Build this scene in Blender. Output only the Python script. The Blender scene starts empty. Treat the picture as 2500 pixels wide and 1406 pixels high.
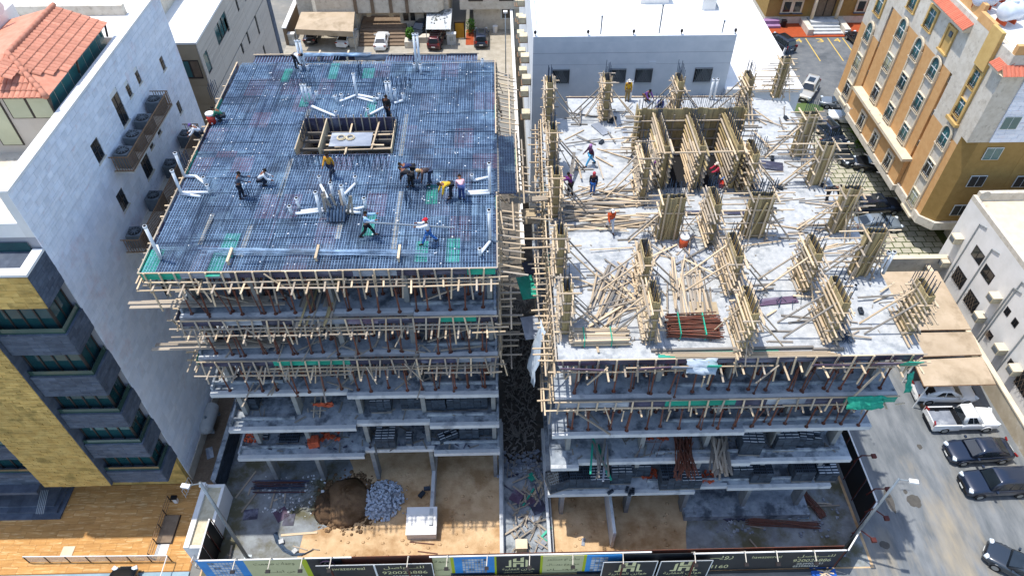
import bpy, bmesh, math, random
from mathutils import Vector, Matrix, Quaternion
R = math.radians
random.seed(7)
S = bpy.context.scene
C = S.collection
# ---------------------------------------------------------------- camera
H = 47.5
F, PITCH, YAW = 1740.0, R(46), R(1.3)
cam = bpy.data.objects.new('camera', bpy.data.cameras.new('camera'))
C.objects.link(cam)
cam.data.sensor_width = 36
cam.data.lens = 36 * F / 2500
cam.data.clip_end = 900
cam.location = (0, 0, H)
cam.rotation_euler = (R(90) - PITCH, 0, -YAW)
S.camera = cam
# ---------------------------------------------------------------- light
LX, LY = 0.31, -0.105                      # shadow shift per metre of height
EL = math.atan(1 / math.hypot(LX, LY))
w = bpy.data.worlds.new('World'); S.world = w; w.use_nodes = True
nt = w.node_tree
sky = nt.nodes.new('ShaderNodeTexSky'); sky.sky_type = 'NISHITA'; sky.sun_disc = False
sky.sun_elevation = EL; sky.sun_rotation = math.atan2(-LX, -LY) % (2 * math.pi)
sky.dust_density = 1.0
nt.links.new(sky.outputs[0], nt.nodes['Background'].inputs[0])
nt.nodes['Background'].inputs[1].default_value = 0.15
sun = bpy.data.objects.new('sun', bpy.data.lights.new('sun', 'SUN'))
C.objects.link(sun)
sun.data.energy = 2.5; sun.data.angle = R(0.5); sun.data.color = (1, 0.955, 0.89)
sun.rotation_euler = Vector((LX, LY, -1)).to_track_quat('-Z', 'Y').to_euler()
S.view_settings.view_transform = 'Standard'; S.view_settings.look = 'None'
S.view_settings.gamma = 1; S.view_settings.exposure = 1.02
S.view_settings.use_curve_mapping = False
S.cycles.max_bounces = 6

# ---------------------------------------------------------------- pixel of the 2500 px photograph -> point on a plane of the place
_c, _s = math.cos(PITCH), math.sin(PITCH)
def _ray(u, v):
    a = (u - 1250) / F; b = (v - 703) / F
    y = _c - b * _s; c, s = math.cos(YAW), math.sin(YAW)
    return Vector((a * c + y * s, -a * s + y * c, -_s - b * _c))
def P(u, v, z=0.0):
    d = _ray(u, v); t = (H - z) / -d.z
    return Vector((d.x * t, d.y * t, z))
def PX(u, v, X):
    d = _ray(u, v); t = X / d.x
    return Vector((X, d.y * t, H + d.z * t))
def PY(u, v, Y):
    d = _ray(u, v); t = Y / d.y
    return Vector((d.x * t, Y, H + d.z * t))

# ---------------------------------------------------------------- materials
def srgb(h):
    h = h.lstrip('#'); o = []
    for i in (0, 2, 4):
        x = int(h[i:i + 2], 16) / 255
        o.append(x / 12.92 if x <= .04045 else ((x + .055) / 1.055) ** 2.4)
    return (*o, 1)
MATS = {}
def mat(name, c1, c2=None, sc=3.0, rough=.85, metal=0, bump=.0, bsc=None, rnd=.12, cell=None, cellv=.25, c3=None, sc3=.4, cov3=.5, stretch=None, spec=.3, coat=0, trans=0):
    if name in MATS: return MATS[name]
    m = bpy.data.materials.new(name); m.use_nodes = True; MATS[name] = m
    n, l = m.node_tree.nodes, m.node_tree.links
    b = n['Principled BSDF']
    b.inputs['Roughness'].default_value = rough; b.inputs['Metallic'].default_value = metal
    b.inputs['Specular IOR Level'].default_value = spec
    if coat: b.inputs['Coat Weight'].default_value = coat; b.inputs['Coat Roughness'].default_value = .06
    A = srgb(c1) if isinstance(c1, str) else (*c1, 1)
    B = A if c2 is None else (srgb(c2) if isinstance(c2, str) else (*c2, 1))
    tc = n.new('ShaderNodeTexCoord'); vec = tc.outputs['Object']
    oi = n.new('ShaderNodeObjectInfo')
    add = n.new('ShaderNodeVectorMath'); add.operation = 'MULTIPLY_ADD'
    cx = n.new('ShaderNodeCombineXYZ')
    for k in range(3): l.new(oi.outputs['Random'], cx.inputs[k])
    if stretch:
        mp = n.new('ShaderNodeMapping'); mp.inputs['Scale'].default_value = stretch; l.new(vec, mp.inputs[0]); vec = mp.outputs[0]
    if rnd > 0:
        l.new(cx.outputs[0], add.inputs[0]); add.inputs[1].default_value = (37, 53, 71); l.new(vec, add.inputs[2]); vec = add.outputs[0]
    nz = n.new('ShaderNodeTexNoise'); nz.inputs['Scale'].default_value = sc; nz.inputs['Detail'].default_value = 7; nz.inputs['Roughness'].default_value = .62
    l.new(vec, nz.inputs['Vector'])
    rp = n.new('ShaderNodeValToRGB'); rp.color_ramp.elements[0].position = .36; rp.color_ramp.elements[1].position = .64
    rp.color_ramp.elements[0].color = A; rp.color_ramp.elements[1].color = B
    l.new(nz.outputs[0], rp.inputs[0]); col = rp.outputs[0]
    if c3 is not None:
        n3 = n.new('ShaderNodeTexNoise'); n3.inputs['Scale'].default_value = sc3; n3.inputs['Detail'].default_value = 6; n3.inputs['Roughness'].default_value = .65; l.new(vec, n3.inputs['Vector'])
        r3 = n.new('ShaderNodeValToRGB'); r3.color_ramp.elements[0].position = max(0, cov3 - .07); r3.color_ramp.elements[1].position = min(1, cov3 + .07)
        l.new(n3.outputs[0], r3.inputs[0])
        mx = n.new('ShaderNodeMix'); mx.data_type = 'RGBA'; l.new(r3.outputs[0], mx.inputs['Factor']); l.new(col, mx.inputs['A'])
        mx.inputs['B'].default_value = srgb(c3); col = mx.outputs['Result']
    val = None
    if rnd > 0:
        mr = n.new('ShaderNodeMapRange'); mr.inputs['To Min'].default_value = 1 - rnd; mr.inputs['To Max'].default_value = 1 + rnd
        l.new(oi.outputs['Random'], mr.inputs[0]); val = mr.outputs[0]
    if cell:
        ge = n.new('ShaderNodeNewGeometry')
        dv = n.new('ShaderNodeVectorMath'); dv.operation = 'DIVIDE'; dv.inputs[1].default_value = cell; l.new(ge.outputs['Position'], dv.inputs[0])
        fl = n.new('ShaderNodeVectorMath'); fl.operation = 'FLOOR'; l.new(dv.outputs[0], fl.inputs[0])
        wn = n.new('ShaderNodeTexWhiteNoise'); l.new(fl.outputs[0], wn.inputs[0])
        mr2 = n.new('ShaderNodeMapRange'); mr2.inputs['To Min'].default_value = 1 - cellv; mr2.inputs['To Max'].default_value = 1 + cellv
        l.new(wn.outputs[0], mr2.inputs[0])
        if val is None: val = mr2.outputs[0]
        else:
            mm = n.new('ShaderNodeMath'); mm.operation = 'MULTIPLY'; l.new(val, mm.inputs[0]); l.new(mr2.outputs[0], mm.inputs[1]); val = mm.outputs[0]
    if val is not None:
        hs = n.new('ShaderNodeHueSaturation'); l.new(val, hs.inputs['Value']); l.new(col, hs.inputs['Color']); col = hs.outputs[0]
    l.new(col, b.inputs['Base Color'])
    if bump:
        bn = n.new('ShaderNodeTexNoise'); bn.inputs['Scale'].default_value = bsc or sc * 6; bn.inputs['Detail'].default_value = 5; l.new(vec, bn.inputs['Vector'])
        bp = n.new('ShaderNodeBump'); bp.inputs['Strength'].default_value = bump; bp.inputs['Distance'].default_value = .05
        l.new(bn.outputs[0], bp.inputs['Height']); l.new(bp.outputs[0], b.inputs['Normal'])
    if trans:
        b.inputs['Alpha'].default_value = 1 - trans
    return m

M = {}
def defmats():
    d = M
    d['sand'] = mat('sand_ground', '#b99a73', '#cdb08a', 1.2, bump=.5, bsc=9, rnd=0, c3='#a07f59', sc3=.35, cov3=.55)
    d['ground'] = mat('dusty_ground', '#7a776f', '#8f8a80', .6, bump=.25, bsc=12, rnd=0, c3='#6f706e', sc3=.09, cov3=.5)
    d['road'] = mat('street_asphalt', '#5d6265', '#7a7d7e', .9, stretch=(1.3, .3, 1), bump=.3, bsc=18, rnd=0, c3='#978c77', sc3=.13, cov3=.6)
    d['lot'] = mat('lot_asphalt', '#5f6264', '#6e7070', 1.1, bump=.3, bsc=18, rnd=0, c3='#4f5356', sc3=.2, cov3=.55)
    d['drive'] = mat('pale_drive', '#928b7d', '#a69f91', 1.1, bump=.2, bsc=18, rnd=0, c3='#8f8878', sc3=.3, cov3=.6)
    d['yardcon'] = mat('yard_concrete', '#8e9496', '#74777a', 1.0, bump=.3, bsc=8, rnd=0, c3='#5d5a46', sc3=.33, cov3=.52)
    d['sandpile'] = mat('sand_heap', '#66503a', '#7c6348', 2.2, bump=.6, bsc=14, rnd=0, c3='#554028', sc3=.8, cov3=.56)
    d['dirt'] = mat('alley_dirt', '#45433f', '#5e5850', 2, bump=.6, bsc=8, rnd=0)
    d['con'] = mat('concrete', '#7d858d', '#a2a8ac', 1.6, bump=.3, bsc=12, rnd=.05, c3='#4f565e', sc3=.9, cov3=.56)
    d['conedge'] = mat('concrete_pale', '#b0b3b4', '#c3c5c4', 1.1, bump=.2, bsc=12, rnd=.05, c3='#8e9296', sc3=.9, cov3=.62)
    d['deck'] = mat('fresh_concrete', '#a2a5a6', '#b6b8b8', 3.2, bump=.35, bsc=14, rnd=0, c3='#8b9093', sc3=1.4, cov3=.58)
    d['col'] = mat('column_concrete', '#8d8d88', '#77797a', 1.7, bump=.2, rnd=.05)
    d['wood'] = mat('sawn_timber', '#b39c7c', '#cdb99c', 5, rnd=.24, c3='#a3a09a', sc3=1.1, cov3=.62, stretch=(1, 9, 9))
    d['woodw'] = mat('weathered_timber', '#8f8372', '#aea292', 5, rnd=.28, c3='#6f6a62', sc3=1.2, cov3=.62, stretch=(1, 9, 9))
    d['woodg'] = mat('grey_timber', '#6d6862', '#857f76', 5, rnd=.25, stretch=(1, 9, 9))
    d['woody'] = mat('yellow_timber', '#b09c6e', '#9a8965', 3, rnd=.24, c3='#726650', sc3=1.2, cov3=.58)
    d['plyd'] = mat('film_plywood', '#31323f', '#44435a', 1.4, rough=.5, rnd=.25, c3='#6d7180', sc3=.8, cov3=.6)
    d['plyp'] = mat('plum_plywood', '#4c3a4c', '#5d4d62', 1.4, rough=.55, rnd=.2, c3='#7b7684', sc3=.8, cov3=.6)
    d['plyt'] = mat('teal_plywood', '#17886f', '#2ba287', 1.4, rough=.55, rnd=.15, c3='#5b9c90', sc3=.9, cov3=.62)
    d['plyb'] = mat('bare_plywood', '#a8977c', '#baa98c', 1.5, rnd=.15)
    d['plygrey'] = mat('dusty_plywood', '#8d939c', '#747b86', 1.5, rnd=.15, c3='#b2b6ba', sc3=.7, cov3=.58)
    d['deckply'] = mat('deck_plywood', '#232f45', '#303f5a', 1.0, rough=.5, rnd=.22, c3='#6b8598', sc3=.7, cov3=.6)
    d['decktan'] = mat('deck_tan_strip', '#a39f93', '#8e8a80', 2, rnd=.15)
    d['rebar'] = mat('rebar_steel', '#8eabc6', '#5f7c99', 3, rough=.55, metal=.1, rnd=0, c3='#4f6378', sc3=.35, cov3=.55)
    d['rebard'] = mat('rebar_blue', '#3b5068', '#2c3c50', 3, rough=.5, metal=.3, rnd=.15)
    d['rust'] = mat('rusty_steel', '#74402f', '#5d4034', 4, rough=.75, rnd=.35)
    d['rustd'] = mat('dark_rusty_steel', '#5a4038', '#6e4436', 4, rough=.75, rnd=.3)
    d['pvc'] = mat('white_pvc', '#dfe3e6', '#cfd4d9', 3, rough=.4, rnd=.04)
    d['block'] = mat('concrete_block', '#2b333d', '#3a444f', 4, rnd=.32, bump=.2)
    d['hole_shade'] = mat('block_core_shade', '#0c0f13', None, rnd=0)  # flat near-black plates paint the shade inside hollow blocks
    d['green'] = mat('green_net', '#1c8f74', '#35a88a', 5, rnd=.15)
    d['white'] = mat('white_paint', '#e2e0dc', '#d6d4cf', .7, rnd=.03)
    d['whitew'] = mat('white_render', '#d8dadb', '#ccd0d2', .8, rnd=.02, bump=.15, bsc=20)
    d['whitestone'] = mat('white_stone', '#e2e4ea', '#d6dce6', .9, rnd=.06, cell=(50, .62, .36), cellv=.07, bump=.12, bsc=9, c3='#d6cdd2', sc3=.5, cov3=.64)
    d['joint'] = mat('wall_joint', '#9d9da2', None, rnd=0)
    d['slate'] = mat('slate_stone', '#474f5c', '#555e6b', 1.5, rnd=.14, cell=(.9, .9, .3), cellv=.14, bump=.2, c3='#59606b', sc3=1.5, cov3=.6)
    d['yellow'] = mat('yellow_stone', '#bf9a54', '#cdac66', 1.4, rnd=.14, cell=(.7, 9, .28), cellv=.14, bump=.2, c3='#9c8348', sc3=1, cov3=.58)
    d['beige'] = mat('beige_render', '#b9aea1', '#c2b8ab', .8, rnd=.02, bump=.1)
    d['beiged'] = mat('dark_beige_render', '#a5977f', '#978971', .8, rnd=.04)
    d['cream'] = mat('cream_stone', '#cdc6b8', '#bdb4a4', 1.6, rnd=.04, bump=.2, c3='#a89f90', sc3=2.5, cov3=.62)
    d['creamtrim'] = mat('cream_trim', '#d3c5ad', '#c9ba9f', 1.2, rnd=.04)
    d['tan'] = mat('tan_render', '#c0925f', '#ca9f6c', 2.2, rnd=.02, bump=.2, bsc=25)
    d['olive'] = mat('olive_render', '#8f7341', '#9a7d49', 2.0, rnd=.02, bump=.2, bsc=25)
    d['ochre'] = mat('ochre_render', '#c4a468', '#b8975c', 1.5, rnd=.04)
    d['glass'] = mat('tinted_glass', '#1d3b40', '#234a4c', .6, rough=.06, spec=.6, rnd=.15)
    d['glassl'] = mat('teal_glass', '#2a5558', '#356365', .6, rough=.06, spec=.6, rnd=.15)
    d['glassb'] = mat('green_balcony_glass', '#2f443d', '#384f46', .6, rough=.08, spec=.6, rnd=.1)
    d['glassc'] = mat('curtained_glass', '#a9aa8d', '#b6b697', .7, rough=.1, spec=.6, rnd=.05)
    d['glassd'] = mat('dark_glass', '#15191d', '#22272c', .6, rough=.07, spec=.6, rnd=.2)
    d['frame'] = mat('dark_frame', '#3b3430', None, rough=.4, rnd=.05)
    d['framew'] = mat('pale_frame', '#c5cac9', None, rough=.4, rnd=.05)
    d['iron'] = mat('black_iron', '#2a2422', None, rough=.6, rnd=.1)
    d['rtile'] = mat('clay_roof_tile', '#b3765f', '#c1866f', 2.5, rnd=.14, bump=.1)
    d['rtiled'] = mat('red_roof_tile', '#b5614a', '#c0735c', 2.5, rnd=.1)
    d['fabric'] = mat('tan_shade_cloth', '#a5937a', '#b2a088', .8, rnd=.06, c3='#94836b', sc3=.5, cov3=.58, bump=.06)
    d['rail'] = mat('brown_rail', '#8b6f55', '#75583f', 4, rough=.6, rnd=.1)
    d['railg'] = mat('grey_rail', '#9aa0a2', None, rough=.4, metal=.4, rnd=.05)
    d['acbody'] = mat('air_conditioner_casing', '#c8bfa6', '#b4a88c', 3, rnd=.1)
    d['acdark'] = mat('condenser_casing', '#6a7074', '#585e63', 3, rnd=.1)
    d['black'] = mat('black_plastic', '#16171a', None, rough=.5, rnd=.1)
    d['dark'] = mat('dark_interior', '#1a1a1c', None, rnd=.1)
    d['pave'] = mat('orange_stone_paving', '#b08049', '#bf9055', 1.5, rnd=.09, cell=(1.2, .6, 9), cellv=.06, bump=.35, bsc=5, c3='#dcb883', sc3=1.6, cov3=.6, stretch=(.5, 2, 1))
    d['pavej'] = mat('paving_joint', '#8a6238', None, rnd=0)
    d['redpave'] = mat('red_paving', '#94411f', '#a34a26', 3, rnd=.03, bump=.1)
    d['gpaver'] = mat('grass_paver', '#b0ab98', '#9d9a88', 2, rnd=.1, bump=.15)
    d['grass'] = mat('grass', '#4a5c33', '#566b3b', 6, bump=.5, bsc=40, rnd=0)
    d['grassd'] = mat('dry_grass_joint', '#4a542f', '#575f38', 6, rnd=0)
    d['leaf'] = mat('leaf', '#3f6a22', '#5c8a2f', 4, rnd=.25)
    d['leafy'] = mat('yellow_leaf', '#7f9a24', '#5c8524', 4, rnd=.25)
    d['steps'] = mat('stair_stone', '#6d5d4d', '#7d6c5a', 3, rnd=.08)
    d['steelp'] = mat('galvanised_pole', '#8d959b', '#7d858b', 3, rough=.45, metal=.5, rnd=.05)
    d['hoard'] = mat('hoarding_black', '#23262a', '#2a2e31', 1.5, rough=.5, rnd=.05)
    d['hoardg'] = mat('hoarding_khaki', '#bdb98a', '#c4c092', 1.5, rough=.5, rnd=.03)
    d['hoardb'] = mat('hoarding_blue', '#2f7fc0', '#3f93d2', .5, rough=.5, rnd=.03)
    d['lime'] = mat('hoarding_lime', '#a9b51f', None, rough=.5, rnd=0)
    d['lettw'] = mat('letter_white', '#d8d6c6', None, rough=.6, rnd=0)
    d['lettk'] = mat('letter_dark', '#3b3a28', None, rough=.6, rnd=0)
    d['lettg'] = mat('letter_gold', '#d6cf9a', None, rough=.6, rnd=0)
    d['hsteel'] = mat('hoarding_post', '#4a1d18', '#5a2a22', 3, rough=.6, rnd=.15)
    d['yline'] = mat('yellow_line', '#cfae4f', '#bfa257', 6, rnd=0)
    d['tank'] = mat('white_plastic_tank', '#ccd3dc', '#bcc5d1', 2, rough=.4, rnd=.03)
    d['red'] = mat('red_plastic', '#a02a22', '#b23a2e', 4, rough=.45, rnd=.05)
    d['orange'] = mat('orange_plastic', '#c0542c', '#b0482a', 4, rough=.45, rnd=.05)
    d['brick'] = mat('red_brick', '#a3452c', '#b5583a', 5, rnd=.2)
    d['tarp'] = mat('white_tarp', '#b9c3cc', '#9fabb6', 2.5, rough=.6, rnd=.05)
    d['skin'] = mat('skin', '#7a4f38', '#6c4530', 5, rough=.6, rnd=.15)
    d['tyre'] = mat('tyre', '#17181a', None, rough=.8, rnd=.05)
    d['rim'] = mat('alloy_rim', '#9ba0a4', None, rough=.3, metal=.7, rnd=.05)
    d['lampg'] = mat('headlamp', '#c9d2d8', None, rough=.1, spec=.8, rnd=.03)
    d['lampr'] = mat('tail_lamp', '#7c1512', None, rough=.2, spec=.6, rnd=.03)
    d['plate'] = mat('number_plate', '#d8d8d2', None, rnd=.03)
    d['carglass'] = mat('car_glass', '#171d22', '#1f272d', 1, rough=.05, spec=.8, rnd=.1)
    d['rope'] = mat('tie_wire_coil', '#b9ab8d', None, rnd=.1)
defmats()

# ---------------------------------------------------------------- mesh helpers
class MB:
    def __init__(s): s.v = []; s.f = []
    def add(s, vs, fs):
        o = len(s.v); s.v += [tuple(q) for q in vs]; s.f += [tuple(i + o for i in f) for f in fs]; return s
    def box(s, c, z, rot=None):
        x, y, h = z[0] / 2, z[1] / 2, z[2] / 2
        vs = [Vector((i * x, j * y, k * h)) for k in (-1, 1) for i, j in ((-1, -1), (1, -1), (1, 1), (-1, 1))]
        if rot is not None: vs = [rot @ q for q in vs]
        c = Vector(c)
        return s.add([q + c for q in vs], [(3, 2, 1, 0), (4, 5, 6, 7), (0, 1, 5, 4), (1, 2, 6, 5), (2, 3, 7, 6), (3, 0, 4, 7)])
    def bb(s, x0, x1, y0, y1, z0, z1):
        return s.box(((x0 + x1) / 2, (y0 + y1) / 2, (z0 + z1) / 2), (abs(x1 - x0), abs(y1 - y0), abs(z1 - z0)))
    def beam(s, a, b, w_=.05, h=.05):
        a = Vector(a); b = Vector(b)
        return s.box((a + b) / 2, ((b - a).length, w_, h), basis(b - a))
    def tube(s, pts, r, n=8, cap=True):
        pts = [Vector(p) for p in pts]; rs = r if isinstance(r, (list, tuple)) else [r] * len(pts)
        o = len(s.v); up = None
        for i, p in enumerate(pts):
            t = (pts[min(i + 1, len(pts) - 1)] - pts[max(i - 1, 0)]).normalized()
            if up is None:
                up = Vector((0, 0, 1)) if abs(t.z) < .9 else Vector((1, 0, 0))
            x = up.cross(t).normalized(); y = t.cross(x); up = y
            for k in range(n):
                a = 2 * math.pi * k / n
                s.v.append(tuple(p + (x * math.cos(a) + y * math.sin(a)) * rs[i]))
        for i in range(len(pts) - 1):
            for k in range(n):
                a = o + i * n + k; b = o + i * n + (k + 1) % n
                s.f.append((a, b, b + n, a + n))
        if cap:
            s.f.append(tuple(o + k for k in range(n))[::-1]); e = o + (len(pts) - 1) * n
            s.f.append(tuple(e + k for k in range(n)))
        return s
    def loft(s, rings, cap=True, close=True):
        o = len(s.v); n = len(rings[0])
        for r in rings: s.v += [tuple(q) for q in r]
        for i in range(len(rings) - 1):
            for k in range(n if close else n - 1):
                a = o + i * n + k; b = o + i * n + (k + 1) % n
                s.f.append((a, b, b + n, a + n))
        if cap:
            s.f.append(tuple(o + k for k in range(n))[::-1]); e = o + (len(rings) - 1) * n
            s.f.append(tuple(e + k for k in range(n)))
        return s
    def prism(s, poly, z0, z1):
        n = len(poly)
        return s.loft([[(p[0], p[1], z0) for p in poly], [(p[0], p[1], z1) for p in poly]])
    def quad(s, *q): return s.add(q, [tuple(range(len(q)))])
    def mesh(s, name, m, smooth=False):
        me = bpy.data.meshes.new(name); me.from_pydata(s.v, [], s.f); me.update()
        if m: me.materials.append(m)
        if smooth: me.polygons.foreach_set('use_smooth', [True] * len(me.polygons))
        return me
def basis(d, up=None):
    d = Vector(d).normalized()
    u = Vector(up) if up is not None else (Vector((0, 0, 1)) if abs(d.z) < .95 else Vector((0, 1, 0)))
    y = u.cross(d).normalized(); z = d.cross(y)
    return Matrix((d, y, z)).transposed()

ORI = {}
def put(o, parent, loc):
    loc = Vector(loc)
    if parent is not None:
        o.parent = parent; loc = loc - ORI.get(parent, Vector())
    o.location = loc
def tag(o, label=None, cat=None, group=None, kind=None):
    if label: o['label'] = label
    if cat: o['category'] = cat
    if group: o['group'] = group
    if kind: o['kind'] = kind
    return o
def mk(name, me, parent=None, loc=(0, 0, 0)):
    o = bpy.data.objects.new(name, me); C.objects.link(o); put(o, parent, loc); return o
def W(name, label, cat, loc=(0, 0, 0), group=None):          # thing whose parts are built in world coordinates
    o = bpy.data.objects.new(name, None); C.objects.link(o); o.location = loc; ORI[o] = Vector(loc)
    o.empty_display_size = .3
    return tag(o, label, cat, group)
def T(name, label, cat, loc=(0, 0, 0), rz=0, group=None):    # thing whose parts are built in its own frame
    o = bpy.data.objects.new(name, None); C.objects.link(o); o.location = loc; o.rotation_euler = (0, 0, rz)
    return tag(o, label, cat, group)
def part(name, mb, m, parent=None, smooth=False):
    return mk(name, mb.mesh(name, m, smooth), parent)
CUBES = {}
def cube(m, name='board'):
    k = m.name
    if k not in CUBES:
        CUBES[k] = MB().box((0, 0, 0), (1, 1, 1)).mesh('board_' + k, m)
    return CUBES[k]
def stick(name, a, b, w_, h, m, parent=None, up=None):
    a = Vector(a); b = Vector(b); d = b - a
    o = bpy.data.objects.new(name, cube(m)); C.objects.link(o)
    o.rotation_mode = 'QUATERNION'; o.rotation_quaternion = basis(d, up).to_quaternion()
    o.scale = (d.length, w_, h); put(o, parent, (a + b) / 2)
    return o
def pbox(name, c, size, m, parent=None, rz=0):
    o = bpy.data.objects.new(name, cube(m)); C.objects.link(o)
    o.scale = size; o.rotation_euler = (0, 0, rz); put(o, parent, c); return o
CAMP = Vector((0, 0, H))
def tiles(parent, name, m, org, U, V, N, lu, lv, su, sv, gap=.02, depth=.03, holes=(), limit=300, bond=True, jit=.3, focus=None):
    org, U, V, N = Vector(org), Vector(U), Vector(V), Vector(N)
    rot = Matrix((U, V, N)).transposed(); lst = []
    nr = int(math.ceil(lv / sv))
    rows_ = []
    for r in range(nr):
        e = [r * sv, min(lv, (r + 1) * sv)]
        e = sorted(set(e + [q for h in holes for q in (h[2], h[3]) if e[0] + .05 < q < e[1] - .05]))
        rows_ += [(r, e[k], e[k + 1]) for k in range(len(e) - 1)]
    for r, v0, v1 in rows_:
        if v1 - v0 < .06: continue
        iv = [(0, lu)]
        for (a, b, c, d) in holes:
            if c < v1 - .02 and d > v0 + .02:
                nx = []
                for (p, q) in iv:
                    if b <= p or a >= q: nx.append((p, q))
                    else:
                        if a - p > .05: nx.append((p, a))
                        if q - b > .05: nx.append((b, q))
                iv = nx
        off = (su / 2 if (bond and r % 2) else 0)
        for (p, q) in iv:
            k = math.floor((p + off) / su)
            while True:
                a = max(p, k * su - off); b = min(q, (k + 1) * su - off)
                if a >= q: break
                k += 1
                if b - a < .05: continue
                lst.append(((a + b) / 2, (v0 + v1) / 2, b - a - gap, v1 - v0 - gap, depth * random.uniform(1 - jit, 1 + jit)))
    fc = CAMP if focus is None else Vector(focus)
    key = lambda t: (org + U * t[0] + V * t[1] - fc).length
    lst.sort(key=key)
    for t in lst[:limit]:
        o = bpy.data.objects.new(name, cube(m)); C.objects.link(o)
        o.rotation_euler = rot.to_euler(); o.scale = (max(t[2], .02), max(t[3], .02), t[4])
        put(o, parent, org + U * t[0] + V * t[1] + N * (t[4] / 2 - .004))
    if len(lst) > limit:
        mb = MB()
        for t in lst[limit:]:
            mb.box(org + U * t[0] + V * t[1] + N * (t[4] / 2 - .004), (max(t[2], .02), max(t[3], .02), t[4]), rot)
        o = part(name + '_field', mb, m, parent); o['kind'] = 'stuff'
def struct(name, mb, m, smooth=False):
    o = part(name, mb, m, None, smooth); o['kind'] = 'structure'; return o
def sheet(x0, x1, y0, y1, z): return MB().quad((x0, y0, z), (x1, y0, z), (x1, y1, z), (x0, y1, z))
def uni(a, b): return random.uniform(a, b)
def TX(u, v, z=0): return P(u, v, z)
# ================================================================ GROUND
struct('ground', sheet(-260, 260, -60, 420, 0), M['ground'])
struct('street', sheet(21.9, 39.5, -20, 84, .006), M['road'])
struct('parking_lot', sheet(30, 75, 60, 94.2, .012), M['lot'])
struct('front_road', sheet(-60, 21.9, -20, 18.6, .006), M['road'])
struct('back_street', sheet(-30.5, 3, 80, 88.5, .006), M['road'])
struct('villa_forecourt', sheet(-29, -6, 88.5, 98, .012), M['drive'])
struct('house_driveway', sheet(-6, 3, 80, 97, .01), M['drive'])
struct('site_yard', sheet(-20.4, 24.8, 19.2, 47, .008), M['sand'])
mb = MB(); pts = [(-20.3, 19.5), (-14.2, 19.5), (-14.0, 22.4), (-11.6, 23.2), (-11.2, 27.5), (-13, 31), (-20.3, 31)]
mb.quad(*[(x, y, .016) for x, y in pts]); struct('concrete_pad', mb, M['yardcon'])
mb = MB(); pts = [(12.2, 19.3), (24.6, 19.3), (24.6, 31), (13, 31), (13.5, 25), (12.6, 22)]
mb.quad(*[(x, y, .016) for x, y in pts]); struct('debris_ground', mb, M['yardcon'])
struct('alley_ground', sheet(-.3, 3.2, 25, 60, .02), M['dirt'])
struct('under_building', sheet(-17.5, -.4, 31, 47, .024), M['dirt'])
# heaped tyre tracks and soil ridges in the yard
def ground_bumps():
    mb = MB(); rnd = random.Random(3)
    for i in range(260):
        x, y = rnd.uniform(-13, 12), rnd.uniform(19.6, 27); r = rnd.uniform(.04, .16)
        mb.loft([[(x + r * math.cos(a) * q, y + r * .8 * math.sin(a) * q, .01 + hh) for a in [k * math.pi / 3 for k in range(6)]] for q, hh in ((1, 0), (.6, r * .3), (.1, r * .4))])
    o = part('soil_clods', mb, M['sand'], None, True); tag(o, 'scattered clods of sandy soil on the site yard', 'soil', None, 'stuff')
ground_bumps()

# ================================================================ LEFT STONE BUILDING
XL, YL0, YL1, ZL = -22.9, 26.8, 48.4, 26.8
YB = 24.85
lb = W('stone_office_building', 'tall pale stone building with dark slate window bands and yellow stone fins', 'building', (-33, 36, 0))
TF = 23.9                                             # terrace level
mb = MB(); mb.bb(-47, XL - .06, YL0 + .06, YL1, 0, TF); part('core', mb, M['joint'], lb)
# side parapet wall, terrace
def wall_win(y, z, wd, hg, m_, sill=True, deep=.3):
    """recessed window in the side wall: reveal and pane"""
    f = part('window', MB().bb(XL - .052, XL + .03, y - wd / 2 - .06, y + wd / 2 + .06, z - .08, z - .005), M['cream'], lb)
    part('pane', MB().bb(XL - .058, XL - .05, y - wd / 2, y + wd / 2, z, z + hg), M[m_], f)
    part('frame', MB().bb(XL - .05, XL - .025, y - .03, y + .03, z, z + hg).bb(XL - .05, XL - .025, y - wd / 2, y + wd / 2, z + hg * .5, z + hg * .5 + .05), M['frame'], f)
LW = [(34.5, 23.0, .95, 1.25), (38.4, 22.9, 1.0, 1.9), (41.8, 23.7, .55, .75), (40.15, 23.75, .55, .7), (34.5, 19.4, .95, 1.25),
      (38.5, 18.9, 1.2, 2.0), (41.6, 20.0, .6, .8), (40.0, 20.0, .6, .8), (45.5, 22.6, .6, .9), (45.5, 19.2, .6, .9), (34.5, 15.6, .95, 1.25), (38.5, 15.2, 1.1, 1.9), (34.5, 11.9, .95, 1.25)]
for (y, z, a, b) in LW: wall_win(y, z, a, b, 'glassd')
mb = MB(); mb.bb(XL - .5, XL - .06, YL0, YL1, TF, ZL - .12); part('parapet', mb, M['white'], lb)
mb = MB(); mb.bb(XL - .56, XL + .06, YL0 - .05, YL1, ZL - .12, ZL); part('coping', mb, M['white'], lb)
tiles(lb, 'stone_tile', M['whitestone'], (XL - .06, YL0, 1.0), (0, 1, 0), (0, 0, 1), (1, 0, 0), YL1 - YL0, ZL - 1.12, .62, .36, .012, .06,
      holes=[(y - a / 2 - YL0, y + a / 2 - YL0, z - 1, z + b - 1) for (y, z, a, b) in LW], jit=.06, focus=(-10, 34, 30))
part('plinth', MB().bb(XL - .06, XL + .05, YL0, YL1, 0, 1.0), M['cream'], lb)
mb = MB(); mb.bb(-47, XL - .5, YL0, YL0 + .3, TF, TF + .9); part('parapet', mb, M['white'], lb)
struct_floor = part('terrace_floor', MB().bb(-47, XL - .5, YL0 + .3, YL1, TF + .002, TF + .06), M['cream'], lb)
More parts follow.
